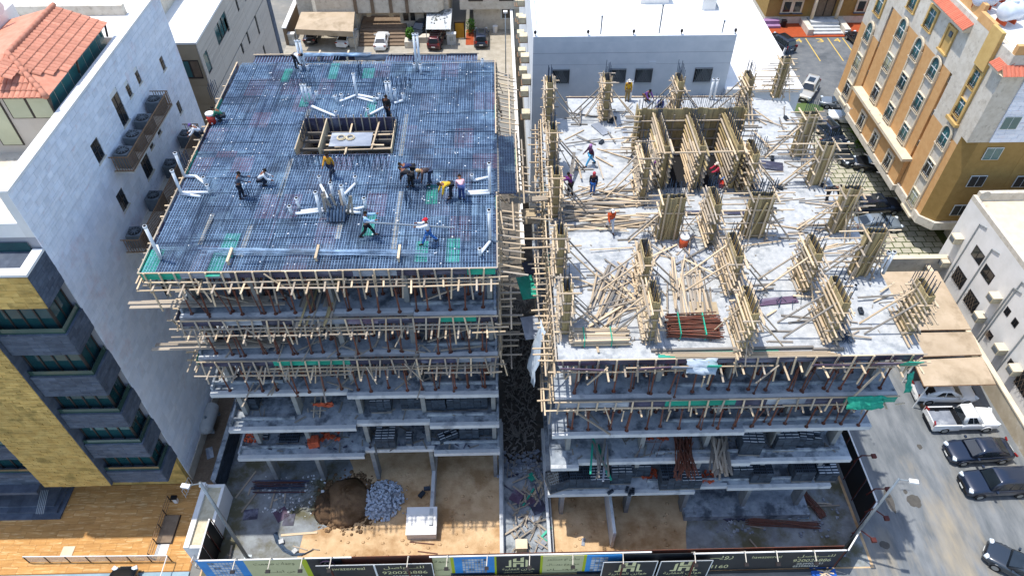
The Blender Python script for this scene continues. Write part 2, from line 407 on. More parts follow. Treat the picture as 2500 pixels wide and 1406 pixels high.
# far roof behind the penthouse
part('roof_block', MB().bb(-47, XL - .5, 42.6, YL1, TF + .06, ZL - .4), M['white'], lb)
part('roof_upstand', MB().bb(-47, -24.2, 45.6, 46.0, ZL - .4, ZL + .25), M['cream'], lb)
# stepped dark oriel bays in front
BANDS = [(20.8, 23.0), (17.1, 18.7), (13.3, 15.1), (10.0, 11.4), (6.5, 8.0), (3.3, 4.66)]
def bay(x0, x1, lim, vis_side):
    for i, (a, b) in enumerate(BANDS):
        bd = part('slate_band', MB().bb(x0, x1, YB + .04, YL0 + .05, a, b), M['slate'], lb)
        if i == 0:
            tiles(lb, 'yellow_stone', M['yellow'], (x0, YB + .04, a), (1, 0, 0), (0, 0, 1), (0, -1, 0), x1 - x0 - .02, b - a, .9, .44, .012, .04, jit=.2)
        else:
            tiles(lb, 'slate_tile', M['slate'], (x0, YB + .04, a), (1, 0, 0), (0, 0, 1), (0, -1, 0), x1 - x0 - .02, b - a, .9, .3, .01, .04, jit=.25)
        if vis_side:
            tiles(lb, 'slate_tile', M['slate'], (x1, YB + .02, a), (0, 1, 0), (0, 0, 1), (1, 0, 0), YL0 - YB, b - a, .7, .3, .01, .02, jit=.3)
        if i < 5:
            zt = a; zb = BANDS[i + 1][1]
            gl = part('glazing', MB().bb(x0, x1 - .45, YB + .5, YL0, zb, zt), M['glass'], lb)
            fr = MB()
            for k in range(5):
                x = x0 + .1 + k * (x1 - x0 - .6) / 4
                fr.bb(x - .04, x + .04, YB + .44, YB + .52, zb, zt)
            for y in (YB + .5, YB + 1.15, YL0 - .05): fr.bb(x1 - .47, x1 - .4, y - .04, y + .04, zb, zt)
            part('mullions', fr, M['frame'], gl)
            part('balcony_glass', MB().bb(x0, x1 - .1, YB + .12, YB + .14, zb + .02, zb + .42).bb(x1 - .14, x1 - .12, YB + .14, YL0, zb + .02, zb + .42), M['glassb'], gl)
            part('sill', MB().bb(x0, x1 - .02, YB + .02, YB + .5, zb + .002, zb + .02), M['slate'], gl)
bay(-26.6, XL - .02, 150, True); bay(-35.5, -31.2, 100, False)
part('coping', MB().bb(-35.5, XL + .02, YB, YB + .5, 23.05, 23.2).bb(XL - .5, XL + .02, YB + .5, YL0 - .06, 23.05, 23.2), M['white'], lb)
part('balcony_floor', MB().bb(-35.5, XL - .5, YB + .5, YL0, 22.2, 22.3), M['plygrey'], lb)
part('balcony_glass', MB().bb(-35.5, XL - .6, YL0 - .06, YL0 - .04, 22.4, 23.6), M['glass'], lb)
part('stone_fin', MB().bb(-31.2, -26.66, YB - .2, YL0, 3.3, 20.75), M['slate'], lb)
tiles(lb, 'yellow_stone', M['yellow'], (-31.2, YB - .2, 3.3), (1, 0, 0), (0, 0, 1), (0, -1, 0), 4.5, 17.4, .62, .2, .012, .04, jit=.5)
part('stone_fin', MB().bb(-47, -35.56, YB - .2, YL0, 3.3, 20.75), M['yellow'], lb)
# ground floor
gw = part('ground_wall', MB().bb(-47, XL - .1, YL0 - .3, YL0 + .05, 0, 3.3), M['yellow'], lb)
for (x0, x1) in ((-30.6, -28.6), (-27.2, -24.3)):
    f = part('window', MB().bb(x0 - .15, x1 + .15, YL0 - .42, YL0 - .3, 1.0, 2.9), M['slate'], lb)
    part('pane', MB().bb(x0, x1, YL0 - .44, YL0 - .42, 1.15, 2.8), M['glassd'], f)
    part('mullion', MB().bb((x0 + x1) / 2 - .03, (x0 + x1) / 2 + .03, YL0 - .46, YL0 - .44, 1.15, 2.8), M['frame'], f)
part('porch', MB().bb(-40, -31.6, YB - .6, YL0 - .3, 3.0, 3.28), M['slate'], lb)
st = part('entrance_steps', MB().bb(-40, -31.3, 23.9, 26.4, 0, .18).bb(-40, -31.6, 24.3, 26.4, .18, .36).bb(-40, -31.9, 24.7, 26.4, .36, .54), M['slate'], lb)
hr = MB()
for k in range(5): hr.tube([(-32.6 + k * .12, 23.9, .9), (-32.6 + k * .12, 25.4, 1.5)], .025, 6)
part('handrail', hr, M['railg'], st)
# tiled penthouse
px0, px1, py0, py1, ze, zr = -30.5, -23.6, 33.6, 42.1, 27.55, 28.6
xr = -26.3
part('penthouse_wall', MB().bb(px0, px1 - .35, py0 + .3, py1 - .3, TF + .06, ze - .02), M['beige'], lb)
ro = part('roof', MB().add([(px0, py0, ze), (px1, py0, ze), (px1, py1, ze), (px0, py1, ze), (xr, py0 + 2.7, zr), (xr, py1, zr)],
     [(0, 1, 4), (1, 2, 5, 4), (0, 4, 5, 3), (2, 3, 5), (3, 2, 1, 0)]), M['rtile'], lb)
half = MB()
rg = []
for q in (0, 1): rg.append([(q - .5, .5 * math.cos(a), .5 * math.sin(a)) for a in [math.pi * k / 6 for k in range(7)]])
half.loft(rg, False, False); half_me = half.mesh('barrel_tile', M['rtile'], True)
def barrel(a, b, n, wdt, hgt):
    a, b = Vector(a), Vector(b)
    o = bpy.data.objects.new('roof_tile', half_me); C.objects.link(o)
    o.rotation_euler = basis(b - a, n).to_euler(); o.scale = ((b - a).length, wdt, hgt); put(o, ro, (a + b) / 2)
    return o
cnt = 0
sl = Vector((px1 - xr, 0, ze - zr)); L_ = sl.length; sl.normalize(); nn = Vector((-sl.z, 0, sl.x))
rows, tl = 6, L_ / 6
ny = 26; dy = (py1 - py0) / ny
for j in range(ny):
    y = py0 + dy * (j + .5)
    for i in range(rows):
        d0, d1 = i * tl, (i + 1) * tl + .05
        if y - py0 < 2.7 * ((d0 + d1) / 2) / L_: continue
        barrel(Vector((xr, y, zr)) + sl * d0 + nn * .02, Vector((xr, y, zr)) + sl * d1 + nn * .06, nn, dy * 1.02, .16); cnt += 1
ap = Vector((xr, py0 + 2.7, zr)); sl2 = Vector((0, -2.7, ze - zr)).normalized(); n2 = Vector((0, sl2.z, -sl2.y)); n2 = n2 if n2.z > 0 else -n2
L2_ = Vector((0, -2.7, ze - zr)).length
for j in range(24):
    x = px1 - .14 - j * .283
    for i in range(6):
        d0, d1 = i * L2_ / 6, (i + 1) * L2_ / 6 + .05
        lim = 2.7 * ((d0 + d1) / 2) / L2_
        if x > xr + lim or x < xr - lim * 1.55: continue
        if cnt >= 296: break
        barrel(Vector((x, ap.y, zr)) + sl2 * d0 + n2 * .02, Vector((x, ap.y, zr)) + sl2 * d1 + n2 * .06, n2, .288, .16); cnt += 1
rt = MB()
for a, b in (((px1, py0, ze), (xr, py0 + 2.7, zr)), ((xr, py0 + 2.7, zr), (xr, py1, zr))):
    a, b = Vector(a), Vector(b); k = int((b - a).length / .45)
    for i in range(k):
        p, q = a.lerp(b, i / k), a.lerp(b, (i + 1.12) / k)
        rt.tube([p + Vector((0, 0, .08)), q + Vector((0, 0, .12))], [.17, .14], 8)
part('ridge_tiles', rt, M['rtile'], ro, True)
part('roof_side_wall', MB().bb(-29.7, -29.3, py0 + 2, py1 + 1, TF + .06, 28.4), M['white'], lb)
# penthouse glazing
for k in range(8):
    y0 = py0 + .35 + k * (py1 - py0 - .7) / 8; y1 = y0 + (py1 - py0 - .7) / 8 - .08
    part('window', MB().bb(px1 - .35, px1 - .32, y0, y1, 26.0, ze - .05), M['glassl'], lb)
for y in (py0 + .25, py0 + 3.9, py1 - .3):
    part('downpipe', MB().tube([(px1 - .15, y, 26.85), (px1 - .02, y, ze - .02)], .07, 8), M['frame'], lb)
for x0 in (-24.9, -26.1, -27.5, -28.9):
    hgt = 1.2 if x0 > -26.5 else 2.9
    f = part('window', MB().bb(x0 - .02, x0 + 1.17, py0 + .24, py0 + .3, ze - .15 - hgt, ze - .08), M['frame'], lb)
    part('pane', MB().bb(x0 + .05, x0 + 1.1, py0 + .22, py0 + .24, ze - .1 - hgt, ze - .14), M['glassc'], f)
part('ledge', MB().bb(XL - .98, XL - .5, py0 - .2, py1 + .6, TF + .06, 26.3), M['cream'], lb)
# air conditioner balconies on the side wall
def ac_unit(x, y, z, m_='acdark', lab='', grp='condenser units on the stone wall'):
    t = T('air_conditioner', lab, 'air conditioner', (x, y, z), uni(-.1, .1), grp)
    part('casing', MB().box((0, 0, .48), (.86, .95, .96)), M[m_], t)
    part('fan_grille', MB().tube([(0, 0, .965), (0, 0, 1.0)], [.38, .36], 14), M['black'], t)
    mb = MB()
    for k in range(5): mb.box((0, 0, 1.01), (.7, .06, .012), Matrix.Rotation(k * math.pi / 5, 3, 'Z'))
    mb.tube([(0, 0, 1.005), (0, 0, 1.03)], .12, 8); part('fan_guard', mb, M['acdark'], t)
    return t
def cage(y0, y1, z, lab):
    t = W('balcony_cage', lab, 'balcony cage', (XL, y0, z), 'brown railed condenser balconies')
    part('floor', MB().bb(XL + .062, XL + 1.25, y0, y1, z, z + .06), M['cream'], t)
    fr = MB()
    for zz in (z + .1, z + 1.08):
        fr.beam((XL + 1.2, y0, zz), (XL + 1.2, y1, zz), .05, .05)
        for y in (y0 + .03, y1 - .03): fr.beam((XL + .08, y, zz), (XL + 1.2, y, zz), .05, .05)
    part('rail', fr, M['rail'], t)
    n = int((y1 - y0) / .16)
    for i in range(n + 1):
        y = y0 + .03 + (y1 - y0 - .06) * i / n
        pbox('baluster', (XL + 1.2, y, z + .58), (.035, .035, .96), M['rail'], t)
    for y in (y0 + .03, y1 - .03):
        for k in range(1, 7): pbox('baluster', (XL + .1 + k * .16, y, z + .58), (.035, .035, .96), M['rail'], t)
cage(34.9, 42.3, 21.75, 'upper brown metal railed balcony on the pale stone wall holding four condenser units')
cage(32.3, 44.8, 17.6, 'long lower brown railed balcony on the pale stone wall beside the rebar deck')
for i, y in enumerate((35.7, 37.4, 39.2, 41.4)):
    ac_unit(XL + .62, y, 21.82, lab=['dark condenser unit nearest the camera end of the upper balcony cage', 'second dark condenser unit from the near end of the upper balcony cage', 'third dark condenser unit from the near end of the upper balcony cage', 'dark condenser unit at the far end of the upper balcony cage'][i])
for i, y in enumerate((33.2, 36.7, 40.2, 43.7)):
    ac_unit(XL + .62, y, 17.67, lab=['dark condenser unit at the near end of the long lower balcony cage', 'second condenser unit from the near end of the long lower cage', 'third condenser unit from the near end of the long lower cage', 'condenser unit at the far end of the long lower balcony cage'][i])
o = T('satellite_dish', 'blurred white satellite dish on the roof parapet at the top left corner', 'satellite dish', (-29.2, 41.2, 28.4), .6)
part('dish', MB().loft([[(.5 * r_ * math.cos(a), -.1 + .12 * (1 - r_), .6 + .5 * r_ * math.sin(a)) for a in [k * math.pi / 6 for k in range(12)]] for r_ in (1, .6, .05)]), M['white'], o); part('mount', MB().tube([(0, 0, 0), (0, 0, .6)], .04, 6), M['steelp'], o)
# pale sheds behind the left building
bh = W('pale_back_house', 'pale flat roofed house block behind the tiled penthouse', 'building', (-38, 58, 0))
part('wall', MB().bb(-60, -27.5, 52, 70, 0, 22), M['cream'], bh); part('roof', MB().bb(-60.2, -27.3, 51.8, 70.2, 22, 22.4), M['white'], bh)

# ================================================================ SECOND BEIGE BUILDING
b2 = W('beige_flat_block', 'plain beige flat roofed block with small recessed slot windows behind the stone building', 'building', (-30, 62, 0))
X2, Y2 = -23.5, 52.95
part('wall', MB().bb(-46, X2 - .08, Y2 + .08, 73.3, 0, 20.6), M['beiged'], b2)
W2 = [(58.9, 18.3, 3.4, 1.5), (54.0, 17.7, 1.0, 1.7), (60.3, 18.1, .5, 1.2), (64.45, 14.8, .5, 1.1), (62.2, 15.0, .5, .95), (67.8, 14.1, .5, 1.9), (67.9, 11.2, .5, 1.6), (64.0, 18.2, .5, 1.1), (70, 17.2, .5, 1.4), (66.6, 18.0, .5, 1.1)]
tiles(b2, 'wall_slab', M['beige'], (X2 - .08, Y2, 3), (0, 1, 0), (0, 0, 1), (1, 0, 0), 73.3 - Y2, 17.7, 4.1, 1.75, .018, .08, holes=[(y - a / 2 - Y2, y + a / 2 - Y2, z - 3, z + b - 3) for (y, z, a, b) in W2], jit=.02, bond=False)
tiles(b2, 'wall_slab', M['beiged'], (-46, Y2 + .08, 3), (1, 0, 0), (0, 0, 1), (0, -1, 0), 46 + X2 - .1, 17.7, 4.1, 1.75, .018, .08, jit=.02, bond=False)
part('coping', MB().bb(X2 - .45, X2 + .03, Y2 - .02, 73.4, 20.62, 20.78).bb(-46, X2 - .45, Y2 - .02, Y2 + .4, 20.62, 20.78), M['white'], b2)
part('roof', MB().bb(-46, X2 - .45, Y2 + .4, 73.3, 20.6, 20.64), M['white'], b2)
part('roof_step', MB().bb(-46, X2 - 1.2, 62.3, 62.8, 20.64, 21.1).bb(-46, -24.6, 66.5, 73, 20.64, 22.6), M['white'], b2)
for (y, z, a, b) in W2:
    big = a > .8
    f = part('window', MB().bb(X2 - .082, X2 - .075, y - a / 2, y + a / 2, z, z + b), M['glassl' if big else 'dark'], b2)
    fm = MB().bb(X2 - .07, X2 - .02, y - a / 2, y + a / 2, z, z + .06)
    if a > 2: fm.bb(X2 - .07, X2 - .02, y - .5, y - .44, z, z + b).bb(X2 - .07, X2 - .02, y + .44, y + .5, z, z + b)
    part('frame', fm, M['frame'], f)
f = part('window', MB().bb(-26.4, X2 - .3, Y2 - .03, Y2 - .005, 17.7, 19.3), M['frame'], b2)
part('pane', MB().bb(-26.2, X2 - 1.1, Y2 - .05, Y2 - .03, 17.85, 19.2), M['glassl'], f); part('brick_strip', MB().bb(X2 - .95, X2 - .35, Y2 - .05, Y2 - .03, 17.85, 19.2), M['steps'], f)
part('side_band', MB().bb(X2 - .02, X2 + .05, 72.4, 73.5, 0, 20.5), M['slate'], b2)

# ================================================================ WHITE BUILDING BEHIND THE RIGHT SITE
wb = W('white_flat_building', 'large white flat roofed building with a grey shaded wall behind the right site', 'building', (11.5, 66, 0))
YW, ZW = 56.0, 19.4
part('wall', MB().bb(3.05, 20.05, YW, 92, 0, ZW - .5), M['whitew'], wb)
part('parapet', MB().bb(3.05, 20.05, YW, YW + .35, ZW - .5, ZW).bb(3.05, 3.4, YW + .35, 92, ZW - .5, ZW).bb(19.7, 20.05, YW + .35, 92, ZW - .5, ZW), M['whitew'], wb)
part('roof', MB().bb(3.4, 19.7, YW + .35, 92, ZW - .5, ZW - .3), M['white'], wb)
part('roof_hut', MB().bb(13, 15.5, 62.6, 66, ZW - .3, ZW + 1.3), M['white'], wb); part('roof_hut', MB().bb(7.5, 9.2, 64.4, 66, ZW - .3, ZW + 1.2), M['white'], wb)
part('roof_hut', MB().bb(18.2, 19.4, 61.2, 66, ZW - .3, ZW + .9), M['white'], wb)
part('wall_joint', MB().bb(3.05, 20.05, YW - .006, YW - .002, 17.9, 17.93).bb(3.05, 20.05, YW - .006, YW - .002, 16.85, 16.87), M['joint'], wb)
for i, (x0, x1) in enumerate(((4.8, 6.2), (9.75, 11.1), (12.0, 13.4), (17.15, 18.6))):
    f = part('window', MB().bb(x0 - .04, x1 + .04, YW - .06, YW - .004, 15.05, 16.45), M['iron'], wb)
    part('pane', MB().bb(x0 + .04, (x0 + x1) / 2 - .03, YW - .08, YW - .06, 15.12, 16.4).bb((x0 + x1) / 2 + .03, x1 - .04, YW - .08, YW - .06, 15.12, 16.4), M['glassd'], f)
    g = MB()
    for k in range(8):
        u = x0 + (x1 - x0) * k / 7
        g.beam((u, YW - .14, 15.05), (min(u + .7, x1), YW - .14, 15.05 + min(.7, x1 - u) * 1.9), .014, .014)
        g.beam((u, YW - .145, 15.05), (max(u - .7, x0), YW - .145, 15.05 + min(.7, u - x0) * 1.9), .014, .014)
    for zz in (15.02, 15.14, 16.45): g.beam((x0 - .05, YW - .14, zz), (x1 + .05, YW - .14, zz), .03, .03)
    part('grille', g, M['framew'], f)
part('vent', MB().bb(13.0, 13.6, YW - .05, YW - .003, 16.8, 17.1), M['whitew'], wb)
for k, x in enumerate((3.2, 7.6, 11.4, 15.4, 19.9)):
    t = T('parapet_lantern', ['small black lantern at the near left corner of the white roof', 'small black lantern above the second window of the white wall', 'small black lantern on the middle of the white parapet', 'small black lantern above the gap between the right windows of the white wall', 'small black lantern at the right end of the white parapet'][k], 'lantern', (x, YW + .18, ZW), 0, 'lanterns on the white parapet')
    part('post', MB().tube([(0, 0, 0), (0, 0, .2)], .04, 6), M['black'], t); part('lamp', MB().tube([(0, 0, .2), (0, 0, .38), (0, 0, .5)], [.1, .13, .02], 8), M['black'], t)
for k, (x, h_) in enumerate(((8.7, 1.7), (13.6, 2.6), (18.9, 1.2))):
    t = T('vent_pipe', ['short grey pipe standing on the white roof edge at left', 'tall grey pipe standing on the middle of the white roof edge', 'shortest grey pipe near the right end of the white roof edge'][k], 'pipe', (x, YW + .5, ZW - .3), 0, 'pipes on the white roof')
    part('stem', MB().tube([(0, 0, 0), (0, 0, h_)], .06, 8), M['steelp'], t); part('cap', MB().tube([(0, 0, h_), (0, 0, h_ + .12)], .09, 8), M['steelp'], t)
# lower white annex
an = W('white_annex', 'lower white flat roof wing to the right of the white building', 'building', (22, 60, 0))
part('wall', MB().bb(20.06, 26.6, 55.2, 90, 0, 14.4), M['whitew'], an)
part('coping', MB().bb(20.06, 26.7, 55.1, 55.5, 14.4, 14.85).bb(26.2, 26.7, 55.5, 90, 14.4, 14.85), M['white'], an)
part('roof', MB().bb(20.06, 26.2, 55.5, 90, 14.4, 14.5), M['white'], an)
part('roof_ridge', MB().bb(23.6, 23.75, 55.5, 90, 14.5, 14.62), M['white'], an)
part('drain_pipe', MB().tube([(26.5, 62, 12.5), (27.1, 62, 15.0)], .12, 8), M['white'], an)
# rail and condensers at the foot of the white wall
rl = W('gallery_railing', 'black gallery railing with drooping cables at the foot of the white wall', 'railing', (16, 54.5, 13))
g = MB()
for zz in (13.0, 14.1): g.beam((10.9, 54.3, zz), (20.2, 54.3, zz), .05, .05)
for k in range(47): g.beam((10.9 + k * .2, 54.3, 13.0), (10.9 + k * .2, 54.3, 14.1), .025, .025)
part('bars', g, M['iron'], rl)
for k, x in enumerate((11.9, 13.3, 14.8, 16.2, 17.9, 19.3)):
    ac_unit(x, 55.0, 12.9, 'black', ['black condenser unit at the left end of the gallery railing', 'second black condenser unit behind the gallery railing', 'third black condenser unit behind the gallery railing', 'fourth black condenser unit behind the gallery railing', 'fifth black condenser unit behind the gallery railing', 'black condenser unit at the right end of the gallery railing'][k], 'condensers behind the gallery railing')
part('gallery_floor', MB().bb(10, 20.5, 53.6, YW - .01, 12.6, 12.85), M['conedge'], wb)
# narrow side wall with a column of white window units facing the alley
sw = W('alley_side_wall', 'low cream boundary wall running along the alley behind the left site', 'wall', (1.3, 60, 0))
part('wall', MB().bb(1.95, 2.2, 48, 96, 0, 3.2), M['creamtrim'], sw); part('coping', MB().bb(1.9, 2.25, 48, 96, 3.2, 3.35), M['white'], sw)
for i in range(16):
    z = 13.8 - (i % 2) * 3.6; y = 58.5 + (i // 2) * 4.0
    t = T('wall_air_conditioner', 'cream window unit in the ' + ('upper', 'lower')[i % 2] + ' row above the alley, ' + ('nearest', 'second', 'third', 'fourth', 'fifth', 'sixth', 'seventh', 'furthest')[i // 2] + ' along the white building', 'air conditioner', (3.05, y, z), 0, 'window units above the alley')
    part('casing', MB().box((-.42, 0, .3), (.75, .85, .6)), M['acbody'], t); part('grille', MB().box((-.81, 0, .3), (.03, .7, .45)), M['acdark'], t)
    part('bracket', MB().box((-.45, 0, -.03), (.9, .95, .05)), M['rail'], t)
# ================================================================ ORANGE APARTMENT BUILDING
XO = 37.0
ob = W('orange_apartment_building', 'tall orange and cream apartment building with arched window columns and red tiled eaves', 'building', (46, 57, 0))
YO0, YO1 = 46.6, 68.8
ZB = 6.4
OS = 1.075
ob.scale = (OS, OS, OS); ob.location = (46 * OS, 57 * OS, H - H * OS)
def OBP(x, y, z): return (x * OS, y * OS, H - (H - z) * OS)
# masses: near wing, middle wing, far wing, butted at the two grooves
part('tan_wall', MB().bb(XO + .06, 60, YO0 + .9, 52.0, ZB, 14.1), M['tan'], ob)
part('tan_wall', MB().bb(XO + .06, 60, 52.35, 64.1, ZB, 17.8), M['tan'], ob)
part('tan_wall', MB().bb(XO + .06, 60, 64.45, YO1, ZB, 14.3), M['tan'], ob)
part('groove_wall', MB().bb(XO + .35, 60, 52.0, 52.35, ZB, 17.4).bb(XO + .35, 60, 64.1, 64.45, ZB, 17.8), M['tan'], ob)
for (ya, yb_, za, zb_) in ((YO0 + .9, 52.0, 14.1, 22.3), (52.0, 64.45, 17.8, 22.3), (64.45, YO1, 14.3, 22.3)):
    part('stone_wall', MB().bb(XO + .06, 60, ya, yb_, za, zb_), M['cream'], ob)
part('stone_wall', MB().bb(XO + .06, 38.8, YO0 + .02, YO0 + .9, 14.9, 22.3), M['cream'], ob)
part('chamfer_wall', MB().prism([(XO + .06, YO0 + .9), (38.0, YO0), (60, YO0), (60, YO0 + .9)], ZB, 14.9), M['olive'], ob)
part('stone_wall', MB().bb(38.8, 60, YO0 - .04, YO0 + .9, 14.92, 22.3), M['whitestone'], ob)
part('drain_groove', MB().bb(42.2, 42.5, YO0 - .02, YO0 + .3, 5.4, 14.9), M['olive'], ob)
tiles(ob, 'stone_block', M['whitestone'], (38.8, YO0 - .04, 14.95), (1, 0, 0), (0, 0, 1), (0, -1, 0), 10, 7.2, .8, .36, .02, .04, holes=[(.2, 1.4, 1.4, 2.4), (3.6, 4.9, 3, 4.1)], jit=.25)
# moulded base
part('base_moulding', MB().prism([(XO - .12, YO0 + .8), (37.9, YO0 - .25), (60, YO0 - .25), (60, YO0 + .5), (38.4, YO0 + .5), (XO + .5, YO0 + 1.2), (XO + .5, YO1), (XO - .12, YO1)], 5.95, 6.75), M['cream'], ob)
part('soffit', MB().bb(XO + .5, 60, YO0 + .5, YO1, 6.0, 6.1), M['conedge'], ob)
for y in (48.5, 53, 58, 63, 67.5):
    part('pier', MB().bb(41.3, 42.0, y - .4, y + .4, 0, 6.0), M['cream'], ob)
part('back_wall', MB().bb(43.5, 60, YO0 + 1.5, YO1, 0, 6.0), M['tan'], ob)
# podium bay with heavy ledge
part('podium_bay', MB().bb(XO - .35, XO + .06, 52.05, 64.05, 6.4, 9.3), M['tan'], ob)
part('ledge', MB().bb(XO - .85, XO + .06, 51.8, 64.3, 9.32, 9.6), M['creamtrim'], ob)
part('base_moulding', MB().bb(XO - .5, XO - .12, 51.9, 64.2, 6.0, 6.6), M['cream'], ob)
def iron_guard(parent, x, y, z, wd, hg=.55):
    g = MB()
    g.beam((x, y - wd / 2, z), (x, y + wd / 2, z), .03, .03).beam((x, y - wd / 2, z + hg), (x, y + wd / 2, z + hg), .03, .03)
    for k in range(4):
        c = y - wd / 2 + wd * (k + .5) / 4
        g.tube([(x, c + .11 * math.cos(a), z + hg / 2 + .2 * math.sin(a)) for a in [q * math.pi / 3 for q in range(7)]], .018, 4, False)
    part('iron_guard', g, M['iron'], parent)
def o_win(x, y, z, wd, hg, arch=False, guard=True, m_='glassl', trim='creamtrim', tw=.12):
    f = MB()
    f.bb(x - .14, x + .02, y - wd / 2 - tw, y - wd / 2, z - .1, z + hg).bb(x - .14, x + .02, y + wd / 2, y + wd / 2 + tw, z - .1, z + hg)
    f.bb(x - .2, x + .02, y - wd / 2 - tw - .05, y + wd / 2 + tw + .05, z - .2, z - .1)
    if arch:
        n = 8; pi_ = [(y + wd / 2 * math.cos(math.pi * k / n), z + hg + wd / 2 * math.sin(math.pi * k / n)) for k in range(n + 1)]
        po = [(y + (wd / 2 + tw) * math.cos(math.pi * k / n), z + hg + (wd / 2 + tw) * math.sin(math.pi * k / n)) for k in range(n + 1)]
        for k in range(n):
            f.loft([[(x - .14, *pi_[k]), (x - .14, *po[k]), (x + .02, *po[k]), (x + .02, *pi_[k])], [(x - .14, *pi_[k + 1]), (x - .14, *po[k + 1]), (x + .02, *po[k + 1]), (x + .02, *pi_[k + 1])]])
    else: f.bb(x - .14, x + .02, y - wd / 2 - tw, y + wd / 2 + tw, z + hg, z + hg + tw)
    w_ = part('window', f, M[trim], ob)
    p = [(x - .01, y - wd / 2, z), (x - .01, y + wd / 2, z), (x - .01, y + wd / 2, z + hg)]
    if arch: p += [(x - .01, y + wd / 2 * math.cos(math.pi * k / 8), z + hg + wd / 2 * math.sin(math.pi * k / 8)) for k in range(1, 8)]
    p.append((x - .01, y - wd / 2, z + hg))
    part('pane', MB().quad(*p[::-1]), M[m_], w_)
    fr = MB().bb(x - .05, x - .015, y - .03, y + .03, z, z + hg)
    fr.bb(x - .05, x - .015, y - wd / 2, y + wd / 2, z + hg * .68, z + hg * .68 + .06).bb(x - .05, x - .015, y - wd / 2, y + wd / 2, z + .02, z + .07)
    part('frame', fr, M['framew'], w_)
    if guard: iron_guard(w_, x - .18, y, z - .05, wd + .1)
for (yc, rows, top) in ((66.5, (7.3, 10.4), 13.4), (61.2, (10.0, 13.2), 16.3), (57.75, (10.0, 13.1), 16.2), (54.35, (10.0, 13.1), 16.2), (49.1, (6.7, 9.9), 12.95)):
    zb_ = rows[0] - .6
    sp = part('window_strip', MB().bb(XO - .03, XO + .07, yc - .62, yc + .62, zb_, top), M['cream'], ob)
    part('strip_trim', MB().bb(XO - .1, XO + .06, yc - .8, yc - .62, zb_ - .1, top + .9).bb(XO - .1, XO + .06, yc + .62, yc + .8, zb_ - .1, top + .9).bb(XO - .25, XO + .06, yc - .95, yc + .95, zb_ - .3, zb_ - .1), M['creamtrim'], sp)
    for z in rows: o_win(XO - .035, yc, z, 1.15, 1.45, False, True, random.choice(['glassl', 'glassd', 'glassd', 'glassc', 'glass']), tw=.06)
    o_win(XO - .035, yc, top, 1.15, 1.2, True, True, 'glassl', tw=.16)
for y in (61.1, 57.7, 54.3): o_win(XO - .355, y, 6.95, 1.0, 1.4, False, True, 'glassd', 'creamtrim', .2)
for (y, z) in ((61.3, 19.0), (57.8, 18.95), (66.5, 16.2)): o_win(XO + .05, y, z, 1.15, 1.6, False, True, 'glassl', 'ochre', .22)
nf = part('niche', MB().bb(XO - .12, XO + .04, 53.7, 53.9, 18.6, 20.7).bb(XO - .12, XO + .04, 54.9, 55.1, 18.6, 20.7).bb(XO - .12, XO + .04, 53.9, 54.9, 20.5, 20.7).bb(XO - .2, XO + .04, 53.65, 55.15, 18.45, 18.6), M['ochre'], ob)
part('niche_back', MB().bb(XO + .0, XO + .055, 53.9, 54.9, 18.6, 20.5), M['ochre'], nf)
part('ac_box', MB().bb(XO - .1, XO, 54.1, 54.5, 19.9, 20.3), M['acdark'], nf)
for (y, zs) in ((52.18, (7.6, 10.7, 13.8, 16.9)), (64.28, (7.6, 10.7, 13.8, 16.9))):
    for z in zs:
        f = part('small_window', MB().bb(XO + .2, XO + .36, y - .17, y + .17, z, z + .55), M['framew'], ob); part('pane', MB().bb(XO + .19, XO + .2, y - .12, y + .12, z + .05, z + .5), M['glassd'], f)
# ochre stair column near the corner
oc = part('ochre_bay', MB().bb(XO - .12, XO + .05, 48.4, 48.65, 15.4, 20.0).bb(XO - .12, XO + .05, 49.6, 49.85, 15.4, 20.0).bb(XO - .3, XO + .05, 48.3, 49.95, 15.15, 15.4), M['ochre'], ob)
part('ochre_tower', MB().bb(XO - .25, XO + .05, 48.4, 49.85, 20.0, 23.1), M['ochre'], ob)
for z in (15.9, 18.4): o_win(XO + .03, 49.12, z, .85, 1.3, False, True, 'glassl', 'ochre', .05)
# tiled eaves
def tile_eave(y0, y1, x0, z0, dx, dz, n):
    e = part('eave', MB().add([(x0, y0, z0), (x0, y1, z0), (x0 + dx, y1, z0 + dz), (x0 + dx, y0, z0 + dz), (x0, y0, z0 - .15), (x0, y1, z0 - .15), (x0 + dx, y1, z0 - .15), (x0 + dx, y0, z0 - .15)], [(0, 3, 2, 1), (0, 1, 5, 4), (0, 4, 7, 3), (1, 2, 6, 5), (4, 5, 6, 7)]), M['creamtrim'], ob)
    for k in range(n):
        y = y0 + (y1 - y0) * (k + .5) / n
        a, b = Vector((x0 - .05, y, z0 + .03)), Vector((x0 + dx, y, z0 + dz + .03))
        o = bpy.data.objects.new('roof_tile', half_red); C.objects.link(o)
        o.rotation_euler = basis(b - a, Vector((-dz, 0, dx))).to_euler(); o.scale = ((b - a).length, (y1 - y0) / n * 1.0, .16); put(o, e, (a + b) / 2)
half_red = half_me.copy(); half_red.name = 'red_barrel_tile'; half_red.materials.clear(); half_red.materials.append(M['rtiled'])
tile_eave(52.3, 58.4, XO - .55, 21.35, 1.0, .75, 27); tile_eave(46.6, 48.0, XO - .45, 21.0, .9, .65, 7)
e2 = part('eave', MB().add([(XO - .4, YO0 - .6, 20.95), (46, YO0 - .6, 20.95), (46, YO0 + .02, 21.5), (XO - .4, YO0 + .02, 21.5), (46, YO0 + .02, 20.9), (XO - .4, YO0 + .02, 20.9)], [(0, 1, 2, 3), (0, 5, 4, 1)]), M['creamtrim'], ob)
